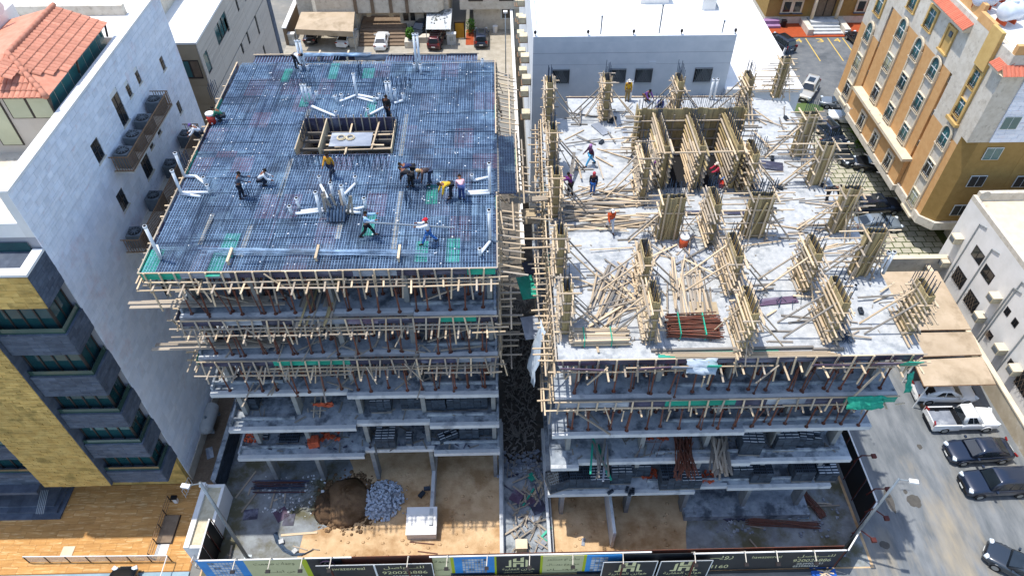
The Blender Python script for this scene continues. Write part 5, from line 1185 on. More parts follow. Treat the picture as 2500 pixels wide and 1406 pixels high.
props(3.4, 21.3, 22.8, 15.52, 17, 2, 'under the white deck', 'props under the white deck')
props(3.4, 21.3, 22.75, 12.02, 17, 2, 'two levels under the white deck', 'props in the lower propped storey at right')
deep_props('mass of rusty props deep under the white deck', 3.5, 20.8, 25.5, 34, 15.52, 150); deep_props('mass of rusty props deep in the lower propped storey at right', 3.5, 20.8, 25.5, 33, 12.02, 140)
floor_litter('timber litter on the storey floor under the white deck', 4, 20, 23.6, 29, 15.52, 90); floor_litter('timber litter on the lower propped storey floor at right', 4, 20, 23.6, 28, 12.02, 70)
for k, (u0, v0, u1, v1, z0, z1, lab) in enumerate(((1385, 992, 1490, 1060, 15, 12.05, 'pale diagonal brace board at the left of the lower propped storey at right'), (2150, 905, 2080, 972, 18.4, 15.6, 'long diagonal brace board near the right end under the white deck'), (1215, 560, 1350, 575, 22, 19, 'pole bridging the alley'))[:2]):
    o = stick('brace', P(u0, v0, z0), P(u1, v1, z1), .12, .05, M['woodw']); tag(o, lab, 'brace')

# ================================================================ COLUMN FORMS ON THE WHITE DECK
ZD = 19.0
def starters_local(t, lx, ly, z, n, h_):
    mb = MB()
    for k in range(n):
        q = k / max(1, n - 1) - .5
        for s in (-1, 1):
            x, y = (q * lx * .85, s * ly * .33) if lx >= ly else (s * lx * .33, q * ly * .85)
            mb.beam((x, y, z - .4), (x + uni(-.04, .04), y + uni(-.04, .04), z + h_ * uni(.8, 1.1)), .028, .028)
    part('starter_bars', mb, M['rebard'], t)
def colform(label, u, v, kind, wd=1.0, h_=3.0, braces=('l', 'r'), rot=0, long=1.0, lean=0):
    b = P(u, v, ZD)
    t = T('column_form', label, 'column form', b, rot, 'timber column forms on the white deck')
    lx, ly = (wd, .38) if kind == 'x' else (.34, wd)
    ym = M['woody']
    # vertical board faces
    n = max(2, int(lx / .2))
    for k in range(n):
        x = -lx / 2 + lx * (k + .5) / n
        for s in (-1, 1): pbox('form_plank', (x, s * ly / 2, h_ / 2 + .02), (lx / n - .012, .035, h_ + uni(-.04, .1)), ym, t)
    m_ = max(2, int(ly / .2))
    for k in range(m_):
        y = -ly / 2 + ly * (k + .5) / m_
        for s in (-1, 1): pbox('form_plank', (s * (lx / 2 + .02), y, h_ / 2 + .02), (.035, ly / m_ - .012, h_ + uni(-.04, .1)), ym, t)
    # yokes
    k = 0; z = .25
    while z < h_:
        ext = uni(.35, .75) * long
        if kind == 'x':
            for s in (-1, 1):
                if s < 0 and random.random() < .45: continue
                a0, a1 = -lx / 2 - ext * uni(.8, 1.7), lx / 2 + ext * uni(.6, 1.3); zz = z + uni(-.05, .05)
                stick('yoke', (a0, s * (ly / 2 + .07), zz), (a1, s * (ly / 2 + .07), zz + uni(-.04, .04)), .07, .05, M[random.choice(['wood', 'woodw', 'wood'])], t)
            if k % 2 == 0:
                for s in (-1, 1):
                    x = s * (lx / 2 + .08); stick('yoke', (x, -ly / 2 - .55, z + .08), (x + uni(-.05, .05), ly / 2 + .5, z + .08), .09, .05, M[random.choice(['wood', 'woodw'])], t)
        else:
            for s in (-1, 1):
                y0, y1 = -ly / 2 - ext * uni(.6, 1.4), ly / 2 + ext * .7; x = s * (lx / 2 + .07); zz = z + uni(-.05, .05)
                stick('yoke', (x, y0, zz), (x + uni(-.03, .03), y1, zz), .07, .05, M[random.choice(['wood', 'wood', 'woodw'])], t)
                x2 = s * (lx / 2 + .2)
                if random.random() < .65: stick('yoke', (x2, y0 + uni(-.2, .3), zz - .15), (x2, y1, zz - .15), .09, .06, M[random.choice(['wood', 'woodw'])], t)
            if k % 2 == 0:
                for s in (-1, 1):
                    y = s * (ly / 2 + .1); stick('yoke', (-.55, y, z + .06), (.55 + uni(-.1, .2), y, z + .06), .09, .05, M[random.choice(['wood', 'woodw'])], t)
        z += uni(.4, .52) if kind == 'x' else uni(.31, .4); k += 1
    # long studs
    for s in (-1, 1):
        x = s * lx * .3 if kind == 'x' else s * (lx / 2 + .13)
        y = -(ly / 2 + .14) if kind == 'x' else -ly * .2 * s
        stick('stud', (x, y, .05), (x + uni(-.1, .1), y, h_ + uni(.1, .4)), .1, .05, M['wood'], t)
    if kind == 'x' and random.random() < .7: stick('stud', (-lx * .2, -(ly / 2 + .2), .1), (lx * .15, -(ly / 2 + .2), h_ - .3), .1, .05, M['woody'], t)
    for q in braces:
        dx, dy = {'l': (-2.3, -.2), 'r': (2.2, -.3), 'f': (.3, -2.0), 'b': (.2, 2.0), 'p': (-.5, -.8)}[q]
        off = uni(-.15, .15)
        if q == 'p':
            for s in (-1, 1): stick('prop_pole', (s * lx * .55, -ly / 2 - .35, 0), (s * lx * .5, -ly / 2 - .2, h_ * .8), .06, .06, M['woodw'], t)
            continue
        for s in (-.25, .3):
            bx, by = (0, s * max(ly, .5)) if q in 'lr' else (s * max(lx, .5), 0)
            stick('brace', (dx + bx, dy + by + off, .06), (dx * .07 + bx, dy * .07 + by, h_ * uni(.72, .88)), .09, .06, M[random.choice(['woodw', 'woodg', 'wood'])], t)
        stick('foot_plank', (dx - .2 if q in 'lr' else dx - .8, dy + (-.8 if q in 'lr' else 0), .04), (dx - .2 if q in 'lr' else dx + .8, dy + (.8 if q in 'lr' else 0), .04), .1, .06, M['woodg'], t) if q in 'fb' else stick('foot_plank', (dx - .6, dy, .04), (dx + .6, dy + uni(-.1, .1), .04), .1, .06, M['woodg'], t)
    for q in range(3):
        a_ = uni(0, 6.283); r_ = uni(.9, 1.9)
        stick('brace', (r_ * math.cos(a_) + (.3 if u < 1400 else 0), r_ * math.sin(a_), .04), (lx * .45 * math.cos(a_), ly * .45 * math.sin(a_), h_ * uni(.45, .9)), .06, .045, M[random.choice(['woodw', 'woodg', 'wood'])], t) if u > 1400 or math.cos(a_) > 0 else None
    starters_local(t, lx, ly, h_, 5 if wd > .9 else 4, 1.0)
    return t
CF = [
 ('tall narrow column form at the far left corner of the white deck', 1338, 300, 'y', .9, 3.4, ('r',)),
 ('narrow column form second from the back on the left edge of the white deck', 1345, 410, 'y', .9, 3.2, ('r',)),
 ('narrow column form third from the back on the left edge of the white deck', 1352, 520, 'y', .9, 3.2, ('r',)),
 ('narrow column form fourth from the back on the left edge of the white deck', 1362, 665, 'y', .9, 3.2, ('r',)),
 ('narrow column form nearest the camera on the left edge of the white deck', 1376, 800, 'y', .9, 3.2, ('r',)),
 ('column form at the back second from the left, under the grey wall windows', 1473, 285, 'y', 1.1, 3.1, ('l', 'r')),
 ('column form at the back in the middle, before the white wall', 1642, 285, 'y', 1.2, 3.1, ('l', 'r')),
 ('column form at the back below the white annex', 1806, 275, 'y', 1.2, 3.0, ('l', 'f')),
 ('wide yellow column form at the far right back corner by the street', 1892, 236, 'x', .65, 3.1, ('p',)),
 ('wide yellow column form beside the dark parked cars', 1945, 378, 'x', .9, 3.2, ('l', 'p')),
 ('wide yellow column form left of the cycad bed', 1985, 448, 'x', .9, 3.0, ('l', 'p')),
 ('wide yellow column form beside the bending worker at the right', 2038, 562, 'x', .95, 3.2, ('l', 'p')),
 ('wide yellow column form before the grey parked sedan at the right edge', 2092, 668, 'x', 1.0, 3.2, ('l', 'p')),
 ('wide yellow column form just below the shaft form, left of two', 1625, 580, 'x', 1.3, 3.1, ('l', 'p')),
 ('wide yellow column form just below the shaft form, right of two', 1832, 575, 'x', 1.3, 3.1, ('r', 'p')),
 ('narrow column form between the two wide yellow ones below the shaft', 1722, 575, 'y', 1.6, 3.0, ('b',)),
 ('narrow column form left of the scattered rubbish in the middle of the deck', 1560, 700, 'y', 1.4, 2.9, ('l', 'r')),
 ('narrow column form beside the upper pale plank stack', 1578, 805, 'y', 1.5, 2.9, ('l',)),
 ('long narrow column form right of the scattered rubbish', 1768, 690, 'y', 1.9, 2.9, ('l', 'r')),
 ('long narrow column form beside the red prop bundle', 1800, 825, 'y', 1.9, 2.9, ('r',)),
 ('narrow column form in the right middle of the deck with blue bars at its head', 1952, 690, 'y', 1.5, 2.9, ('l',)),
 ('narrow column form beside the fanned dark blue rebar bundle', 2008, 800, 'y', 1.9, 2.9, ('l',)),
 ('leaning column form at the right deck edge above the tan canopy', 2205, 795, 'y', 1.3, 2.9, ('l',)),
 ('column form left of the shaft form with many yokes', 1560, 470, 'y', 1.6, 3.2, ('l',)),
 ('column form right of the shaft form beside the crouching worker', 1812, 455, 'y', 1.6, 3.0, ('r',)),
]
for (lab, u, v, kd, wd, h_, br) in CF: colform(lab, u, v, kd, wd, h_, br, long=1.7 if kd == 'x' else 1.0)
# shaft core form
sc = W('shaft_core_form', 'big yellow timber shaft form with three deep walls in the middle of the white deck', 'formwork', (11.6, 37.5, ZD))
a = P(1600, 455, ZD); b = P(1790, 455, ZD); cx0, cx1 = a.x, b.x; cy0 = a.y; cy1 = cy0 + 3.6; hs_ = 3.3
opx = [cx0 + .2, (cx0 + cx1) / 2 - .1, cx1 - .3]
part('shaft_shade_sheet', MB().bb(opx[0] + .3, opx[2], cy0 - .2, cy1 - .3, ZD + .004, ZD + .012), M['dark'], sc)  # flat near-black sheet on the solid deck, paints the shade of a shaft
for k, x in enumerate(opx):
    n = 13
    for q in range(n):
        y = cy0 - .3 + (cy1 - cy0) * (q + .5) / n
        for s in (-1, 1): pbox('form_plank', (x + s * .17, y, ZD + hs_ / 2 + .02), (.035, (cy1 - cy0) / n - .012, hs_ + uni(-.1, .15)), M['woody'], sc)
    for s in (-1, 1): pbox('form_plank', (x + s * .085, cy0 - .32, ZD + hs_ / 2), (.16, .035, hs_), M['woody'], sc)
    z = .3
    while z < hs_:
        for s in (-1, 1):
            stick('yoke', (x + s * .25, cy0 - .9 + uni(-.2, .2), ZD + z), (x + s * .25, cy1 + uni(-.1, .3), ZD + z), .1, .06, M[random.choice(['wood', 'woody', 'woodw'])], sc)
            stick('yoke', (x + s * .38, cy0 - .7 + uni(-.2, .2), ZD + z - .14), (x + s * .38, cy0 + uni(.6, 1.8), ZD + z - .14), .1, .06, M[random.choice(['wood', 'woodw'])], sc)
        z += uni(.3, .4)
    mb = MB()
    for q in range(10):
        for s in (-.09, .09): mb.beam((x + s, cy0 + q * .36, ZD + hs_ - .3), (x + s + uni(-.03, .03), cy0 + q * .36, ZD + hs_ + uni(.5, 1.0)), .028, .028)
    part('starter_bars', mb, M['rebard'], sc)
for q in range(22):
    x = cx0 - .9 + (cx1 - cx0 + 1.9) * q / 21
    pbox('form_plank', (x, cy1 + .05, ZD + hs_ / 2 + .1), ((cx1 - cx0 + 1.9) / 21 - .012, .035, hs_ + uni(-.1, .2)), M['woody'], sc)
    if q % 3 == 1: stick('stud', (x, cy1 - .02, ZD + .1), (x, cy1 - .02, ZD + hs_ - .3), .1, .06, M['woodw'], sc)
for z in (.5, 1.2, 1.9, 2.6): stick('waler', (cx0 - 1.2, cy1 - .08, ZD + z), (cx1 + 1.2, cy1 - .08, ZD + z), .12, .06, M['woodw'], sc)
for s, x in ((-1, cx0 - .9), (1, cx1 + .95)):
    for q in range(6): pbox('form_plank', (x + s * .03, cy1 - .2 + q * .22, ZD + hs_ / 2), (.035, .205, hs_), M['woody'], sc)
    for z in (.3, .7, 1.1, 1.5, 1.9, 2.3, 2.7, 3.1): stick('yoke', (x - .9 * (s < 0) - .1, cy1 - .3, ZD + z), (x + .9 * (s > 0) + .1, cy1 - .32, ZD + z), .1, .06, M[random.choice(['wood', 'woodw'])], sc)
stick('spreader', (cx0 - .4, cy0 - .45, ZD + hs_ - .4), (cx1 + .3, cy0 - .45, ZD + hs_ - .35), .12, .07, M['wood'], sc)
mb = MB()
for q in range(34):
    x = cx0 - .9 + (cx1 - cx0 + 1.9) * q / 33
    for s in (.2, .5): mb.beam((x, cy1 + s, ZD + hs_ - .6), (x + uni(-.05, .05), cy1 + s, ZD + hs_ + uni(.5, 1.0)), .026, .026)
part('starter_bars', mb, M['rebard'], sc)
part('rear_form', MB().bb(cx0 - .9, cx1 + 1, cy1 + .68, cy1 + .72, ZD + .02, ZD + hs_ - .3), M['woody'], sc)
for (u, v, lx, ly, n, lab) in ((1665, 470, 2.0, .3, 9, 'low row of bars in front of the left shaft bay'), (1740, 475, .3, 1.6, 7, 'low row of bars beside the reddish shirted worker'), (1860, 470, 1.6, .3, 8, 'row of bars left of the wide column form at the right of the shaft'), (1860, 370, .3, 1.0, 5, 'bars standing behind the right shaft column form'), (2235, 700, .5, .5, 4, 'bars at the head of the leaning column form')):
    p = P(u, v, ZD); starters(lab, (p.x, p.y), lx, ly, n, 1.0, ZD)

# ================================================================ LOOSE TIMBER ON THE WHITE DECK
def lumber(label, group, n, u0, u1, v0, v1, ang, spread, L=(1.5, 4), zs=(.03, .25), mats=('wood', 'woodw', 'wood', 'woodg'), wd=(.06, .11)):
    for i in range(n):
        c = P(uni(u0, u1), uni(v0, v1), ZD); a = R(ang) + uni(-spread, spread); l = uni(*L) / 2; z = ZD + uni(*zs)
        d = Vector((math.cos(a) * l, math.sin(a) * l, uni(-.06, .06)))
        if c.x - abs(d.x) < 3.0: c.x += 3.0 - (c.x - abs(d.x))
        cu, cv = uni(u0, u1), uni(v0, v1); c = P(cu, cv, ZD)
        if c.x - abs(d.x) < 3.0: c.x += 3.0 - (c.x - abs(d.x))
        mk_ = random.choice(mats); o = stick('plank', Vector((c.x, c.y, z)) - d, Vector((c.x, c.y, z)) + d, uni(*wd), .045, M[mk_])
        tn = {'wood': 'pale', 'woodw': 'weathered', 'woodg': 'grey'}.get(mk_, 'stained') + (' short' if l < L[0] / 2 + (L[1] - L[0]) / 6 else ' long' if l > L[1] / 2 - (L[1] - L[0]) / 6 else '')
        tag(o, tn + ' ' + label + ', ' + ('left', 'middle', 'right')[int(2.999 * (cu - u0) / (u1 - u0))] + (' back', ' front')[cv > (v0 + v1) / 2] + ' part', 'plank', group)
lumber('plank in the heap under the orange shirted man', 'planks in the heap at the left of the white deck', 60, 1370, 1545, 490, 565, 0, .2, (2.2, 4.8))
lumber('plank by the two men at the deck left side', 'planks by the two standing workers', 12, 1400, 1560, 455, 490, 10, .6)
lumber('plank in the fanned stack leaning toward the upper right', 'planks in the fanned stack', 24, 1455, 1520, 690, 770, 66, .07, (2.4, 3.4))
lumber('plank crossing the fanned stack toward the lower right', 'planks crossing the fanned stack', 10, 1500, 1560, 670, 780, -55, .12, (2, 3.4))
lumber('plank in the flat parallel stack between two long column forms', 'planks in the flat parallel stack', 34, 1625, 1745, 680, 770, 84, .1, (2.4, 3.4))
lumber('stray plank on the back of the white deck', 'stray planks at the back of the deck', 20, 1400, 1560, 265, 420, 20, 1.5, (.8, 2.6))
lumber('stray plank in the rubbish around the orange cooler', 'stray planks in the middle of the deck', 20, 1600, 1760, 590, 680, -30, 1.5, (1, 3))
lumber('stray plank on the far right of the white deck', 'stray planks at the right back of the deck', 18, 1830, 1990, 270, 430, 10, 1.5, (.8, 2.4))
lumber('stray plank lying between the wide yellow column forms', 'stray planks at the right middle of the deck', 18, 1850, 2050, 480, 640, 8, .5, (1, 3))
lumber('stray plank on the near right of the white deck', 'stray planks at the right front of the deck', 14, 1840, 2180, 690, 830, 5, .6, (.8, 2.6))
lumber('stray plank on the near left of the white deck', 'stray planks at the left front of the deck', 12, 1400, 1560, 600, 830, 30, 1.2, (1, 3))
lumber('diagonal plank resting behind the front board of the white deck', 'diagonal planks at the left front', 6, 1440, 1560, 740, 800, 30, .3, (2.5, 3.8), (.1, .6))
def stackbundle(name, label, cat, piece, u, v, nx_, nz_, L, ang, m_, wd, hg, round_=False):
    p = P(u, v, ZD); t = T(name, label, cat, p, R(ang))
    part('bearer', MB().box((-L * .3, 0, .05), (.1, nx_ * wd * 1.1, .1)).box((L * .3, 0, .05), (.1, nx_ * wd * 1.1, .1)), M['woodg'], t)
    for i in range(nx_):
        for k in range(nz_):
            y = (i - nx_ / 2 + .5) * wd + uni(-.03, .03); z = .1 + (k + .5) * hg; e = uni(-.15, .15)
            if round_: part(piece, MB().tube([(-L / 2 + e, y, z), (L / 2 + e + uni(-.2, .2), y + uni(-.3, .3), z + uni(-.06, .12))], .035, 6), M[random.choice(m_)], t)
            else: stick(piece, (-L / 2 + e, y, z), (L / 2 + e, y + uni(-.03, .03), z), wd * .85, hg * .85, M[random.choice(m_)], t)
    for s in (-.28, .2): part('tie', MB().box((s * L, 0, .12 + nz_ * hg / 2), (.05, nx_ * wd + .06, nz_ * hg + .06)), M['green'], t)
    return t
stackbundle('timber_bundle', 'neat strapped bundle of pale squared timbers at the left front of the white deck', 'timber bundle', 'timber', 1462, 832, 9, 5, 2.9, 0, ('wood', 'wood', 'woodw'), .1, .09)
stackbundle('prop_bundle', 'bundle of rust red steel props near the front of the white deck', 'prop bundle', 'prop', 1690, 805, 12, 4, 2.7, -3, ('rust', 'rust', 'rustd'), .12, .1, True)
bundle('rebar_bundle', 'fanned dark blue bundle of bars at the right front of the white deck', 'rebar bundle', P(2030, 720, ZD + .1), P(2062, 835, ZD + .05), 22, .9, 'rebard', .022, .1, sw=.04)
for (u, v, wd, l, rz, m_, lab) in ((1525, 680, .8, 2.9, .55, 'plygrey', 'long dusty grey plywood sheet right of the fanned planks'), (1890, 735, 2.6, .5, .1, 'plyp', 'narrow purple plywood strip on the bent bars'), (1870, 403, 2.2, .9, -.25, 'plyd', 'dark blue plywood sheet on the deck right of the shaft form'), (1718, 752, 1.5, .9, -.05, 'plyb', 'plain tan plywood sheet over the flat plank stack'), (1467, 315, .7, 1.5, .5, 'plygrey', 'grey plywood sheet lying among braces at the back left'), (1525, 325, .4, 1.1, .0, 'plygrey', 'small pale sheet left of the shaft form'), (1690, 520, 1.5, .35, .0, 'plyd', 'dark board between the wide yellow column forms'), (1785, 520, 1.6, .3, .0, 'plyd', 'dark board left of the right wide column form')):
    p = P(u, v, ZD + .06); o = pbox('plywood_sheet', p + Vector((0, 0, uni(.0, .04))), (wd, l, .03), M[m_], rz=rz); tag(o, lab, 'plywood sheet')
def hblock(label, p, rz, group='loose hollow blocks on the white deck', tilt=0):
    t = T('hollow_block', label, 'block', p, rz, group)
    part('body', MB().box((0, 0, .1), (.42, .2, .2)), M['block'], t)
    part('core_shade', MB().bb(-.17, -.08, -.06, .06, .2, .203).bb(-.045, .045, -.06, .06, .2, .203).bb(.08, .17, -.06, .06, .2, .203), M['hole_shade'], t)
    return t
for (u, v, lab) in ((1498, 293, 'hollow block at the back left, one of a touching pair, right one'), (1490, 300, 'hollow block at the back left, one of a touching pair, left one'), (1468, 350, 'single hollow block by the grey plywood sheet'), (1890, 517, 'hollow block standing between wide column forms'), (1902, 462, 'hollow block right of the shaft near the crouching worker'), (2100, 762, 'single hollow block at the right front of the deck'), (1918, 292, 'hollow block by the wide yellow form at the right back'), (2005, 455, 'hollow block at the foot of the yellow form by the cycads'), (1885, 390, 'hollow block on the dark blue sheet')):
    hblock(lab, P(u, v, ZD), uni(0, 3))
def cooler(label, p, m_='red', h_=.55):
    t = T('water_cooler', label, 'water cooler', p, .3); part('body', MB().tube([(0, 0, 0), (0, 0, h_)], [.24, .26], 14), M[m_], t, True); part('lid', MB().tube([(0, 0, h_), (0, 0, h_ + .1), (0, 0, h_ + .14)], [.27, .27, .12], 14), M['white'], t); part('tap', MB().box((0, -.28, .12), (.06, .1, .06)), M['white'], t); return t
cooler('orange water cooler with a white lid in the rubbish on the white deck', P(1667, 602, ZD), 'orange', .7)
cooler('red water cooler with a white lid beside the squatting man in green', P(519, 300, ZR + .05), 'red', .6)
t = T('bucket', 'red bucket beside the crouching man at the shaft form', 'bucket', P(1760, 455, ZD)); part('body', MB().tube([(0, 0, 0), (0, 0, .35)], [.2, .26], 12), M['red'], t); part('rim', MB().tube([(0, 0, .33), (0, 0, .37)], .28, 12), M['red'], t)
mb = MB()
for i in range(90):
    c = P(uni(1640, 1760), uni(600, 660), ZD + .05); mb.box(c, (uni(.08, .35), uni(.06, .25), uni(.03, .12)), Matrix.Rotation(uni(0, 3), 3, 'Z'))
o = part('rubbish', mb, M['plygrey']); tag(o, 'scattered rubbish and offcuts around the orange cooler', 'rubbish', None, 'stuff')
mb = MB()
for i in range(240):
    c = P(uni(1390, 2150), uni(260, 840), ZD + .02); mb.box(c, (uni(.04, .3), uni(.03, .1), .03), Matrix.Rotation(uni(0, 3), 3, 'Z'))
o = part('timber_scraps', mb, M['woodg']); tag(o, 'small timber scraps scattered over the white deck', 'timber scraps', None, 'stuff')
# white risers on the deck
def riser(label, u, v, h_, n=2, z=ZD):
    p = P(u, v, z); t = T('drain_riser', label, 'drain pipes', p, 0, 'white risers on the white deck')
    for k in range(n): part('pipe', MB().tube([(k * .3, 0, 0), (k * .3, 0, h_)], .09, 10), M['pvc'], t, True); part('collar', MB().tube([(k * .3, 0, h_ - .15), (k * .3, 0, h_)], .115, 10), M['pvc'], t, True)
riser('twin white risers by the yellow shirted worker at the back of the white deck', 1528, 245, 1.6); riser('twin white risers right of the middle back column form', 1732, 243, 1.7)
riser('twin white risers leaning at the right edge of the deck by the tan canopy', 2143, 668, 1.7); riser('short white pipe stub by the front right yellow column form', 2085, 705, .3, 1); riser('short white pipe stub behind it by the yellow column form', 2060, 690, .25, 1)
# bridges over the alley
for k, (a, b, z0, z1, wd, lab) in enumerate(((( 1240, 492), (1345, 483), 20.4, 19.9, .5, 'broad plank walkway bridging the alley between the two buildings'), ((1225, 583), (1370, 583), 20.6, 20.2, .1, 'thin pole bridging the alley beside the broad walkway'), ((1225, 608), (1420, 600), 20.6, 20.2, .1, 'long pole bridging the alley below the broad walkway'), ((1225, 472), (1350, 470), 21.2, 20.4, .08, 'thin pole bridging the alley above the broad walkway'), ((1222, 527), (1350, 537), 21.2, 20.4, .08, 'thin pole crossing the alley behind the lower poles'))):
    o = stick('walkway_board', P(*a, z0), P(*b, z1), wd, .06, M['wood' if k else 'woodw']); tag(o, lab, 'walkway board')
for k in range(5):
    o = pbox('plywood_sheet', (uni(1.2, 2.4), 27 + k * 3.2, 14 + uni(0, 3)), (1.0, uni(1.2, 2.2), .04), M[['plygrey', 'plyt', 'plyd', 'plyb', 'plygrey'][k]], rz=uni(-.3, .3)); tag(o, ['grey', 'teal', 'dark', 'tan', 'pale grey furthest'][k] + ' plywood sheet lodged on scaffolding in the alley', 'plywood sheet')
    for q in (-.7, .7):
        b = stick('bearer', (-.3, 27 + k * 3.2 + q * .6, o.location.z - .06), (3.0, 27 + k * 3.2 + q * .6, o.location.z - .06), .08, .07, M['woodw']); tag(b, ('near', 'far')[q > 0] + ' timber bearer spanning the alley under the ' + ['grey', 'teal', 'dark', 'tan', 'pale grey furthest'][k] + ' plywood sheet', 'bearer', 'bearers spanning the alley')
# bent bars on the deck
t = T('bent_bars', 'tangle of bent bars under the purple strip at the right front of the deck', 'rebar', P(1890, 735, ZD)); mb = MB()
for k in range(8):
    x = uni(-1.4, 1.4); y = uni(-.8, .8); mb.tube([(x, y, .05), (x + uni(-.5, .5), y + uni(.3, .8), .3), (x + uni(.3, 1), y + uni(.3, .8), .05)], .018, 5)
part('bars', mb, M['rebard'], t)
# ================================================================ BLOCK STACKS AND STOREY GOODS
def block_mesh(pale=0):
    b = MB().box((0, 0, 0), (.43, .2, .22)); n0 = len(b.f)
    for x in (-.13, 0, .13): b.bb(x - .045, x + .045, -.06, .06, .108, .112) if not pale else b.bb(x - .066, x + .066, -.035, .035, .108, .112)  # pale bars paint sunlit and mortar edges onto the block tops
    for x in (-.11, .11): b.bb(x - .07, x + .07, -.102, -.099, -.06, .06) if False else None
    me = b.mesh('hollow_block', M['block']); me.materials.append(M['conedge' if pale else 'hole_shade'])
    for i, p in enumerate(me.polygons):
        if i >= n0: p.material_index = 1
    return me
BLK, BLKP = block_mesh(), block_mesh(1)
def blockstack(label, u, v, z, nx=3, ny=5, nz=5, rz=0, group='pallets of hollow blocks'):
    p = P(u, v, z); t = T('block_stack', label, 'block stack', p + Vector((0, .0, 0)), rz, group); bm_ = BLKP if u not in (608, 1064, 1366, 1414, 1634, 1854, 1956, 706) else BLK
    part('pallet', MB().box((0, ny * .1, .05), (nx * .44, ny * .21, .1)), M['woodg'], t)
    for k in range(nz):
        for i in range(nx):
            for j in range(ny):
                if k < nz - 1 and j > 0 and 0 < i < nx - 1: continue
                if k == nz - 1 and random.random() < .06: continue
                o = bpy.data.objects.new('block', bm_); C.objects.link(o); o.parent = t
                o.location = ((i - (nx - 1) / 2) * .445 + uni(-.012, .012), .1 + j * .208 + uni(-.01, .01), .22 + k * .226); o.rotation_euler = (0, 0, uni(-.03, .03))
for (u, v, z, lab, kw) in ((608, 1002, 8.5, 'dark block stack at the left end of the upper open storey, left building', {}), (932, 1008, 8.5, 'block stack left of centre in the upper open storey, left building', {}), (1006, 1000, 8.5, 'block stack just left of the right column in the upper open storey, left building', {}),
    (1064, 1004, 8.5, 'block stack just right of the right column in the upper open storey, left building', {}), (1117, 1002, 8.5, 'second block stack from the right end of the upper open storey, left building', {}), (1166, 1000, 8.5, 'rightmost block stack in the upper open storey, left building', {}),
    (944, 1096, 5, 'square block stack in the middle of the lower open storey, left building', {}), (1146, 1074, 5, 'second block stack from the right end of the lower open storey, left building', {'nz': 5}), (1188, 1064, 5, 'rightmost block stack in the lower open storey, left building', {}), (1000, 1086, 5, 'small low block stack right of the square one, left building', {'nx': 1, 'ny': 3, 'nz': 3}),
    (1098, 1078, 5, 'low toppled block stack by the right column, left building', {'nx': 3, 'ny': 3, 'nz': 2, 'rz': .4}), (706, 1082, 5, 'low flat block stack near the left end of the lower storey, left building', {'nx': 3, 'ny': 3, 'nz': 1}), (640, 1075, 5, 'single layer of blocks at the left end of the lower storey, left building', {'nx': 2, 'ny': 2, 'nz': 1}),
    (1828, 1112, 8.5, 'tall block stack left of three in the upper open storey, right building', {'nz': 6, 'rz': -.05}), (1912, 1102, 8.5, 'tall block stack in the middle of three in the upper open storey, right building', {'nz': 6}), (1966, 1096, 8.5, 'block stack at the right of three in the upper open storey, right building', {'nx': 3, 'rz': -.15}),
    (1366, 1200, 5, 'turned block stack at the left end of the lower open storey, right building', {'rz': .3}), (1414, 1193, 5, 'second block stack from the left of the lower open storey, right building', {}), (1462, 1192, 5, 'third block stack from the left of the lower open storey, right building', {'nz': 4}), (1514, 1182, 5, 'tall fourth block stack from the left of the lower open storey, right building', {'nz': 6}), (1560, 1165, 5, 'fifth block stack from the left, set back in the lower open storey, right building', {}),
    (1634, 1196, 5, 'block stack left of the hanging prop bundle in the lower open storey', {'nz': 6}), (1684, 1194, 5, 'low block stack right under the hanging prop bundle', {'nz': 4}), (1806, 1172, 5, 'block stack under the hanging timbers in the lower open storey', {'nz': 5}), (1854, 1180, 5, 'block stack right of the hanging timbers in the lower open storey', {}), (1956, 1176, 5, 'second block stack from the right end of the lower open storey, right building', {}), (2014, 1176, 5, 'rightmost block stack of the lower open storey, right building', {'nz': 4})):
    blockstack(lab, u, v, z, **kw)
for k in range(4):
    p = P((1545, 1490, 1530, 1538)[k], (1200, 1202, 1196, 1204)[k], 5.0); hblock(['loose block lying on its side before the fourth stack of the right building', 'loose block before the third stack of the right building', 'loose block beside the pair before the fourth stack, right building', 'loose block nearest the slab edge before the fourth stack, right building'][k], p, uni(.5, 1.5), 'loose blocks on the lower open storey')
bs = T('brick_stack', 'small stack of red bricks in the lower open storey of the left building', 'brick stack', P(768, 1090, 5), .15)
for k in range(5):
    for i in range(3):
        for j in range(2): pbox('brick', ((i - 1) * .24, j * .3, .08 + k * .14), (.23, .28, .13), M['brick'], bs)
for k, (u, v, z, lab) in enumerate(((805, 1065, 5, 'small heap of orange bricks behind the red brick stack'), (625, 1068, 5, 'orange tipped bucket at the left of the lower storey, left building'), (1600, 1062, 8.5, 'red brick rubble at the back of the upper open storey, right building'), (1590, 1160, 5, 'red brick rubble behind the fifth block stack, right building'), (1720, 1165, 5, 'red brick rubble beside the hanging timbers, right building'))):
    mb = MB(); p = P(u, v, z)
    for i in range(26): mb.box(p + Vector((uni(-.7, .7), uni(-.4, .4), uni(.04, .2))), (.24, .12, .12), Matrix.Rotation(uni(0, 3), 3, 'Z'))
    o = part('brick_rubble', mb, M['brick']); tag(o, lab if k != 1 else 'few orange bricks at the left of the lower storey, left building', 'brick rubble', None, 'stuff')
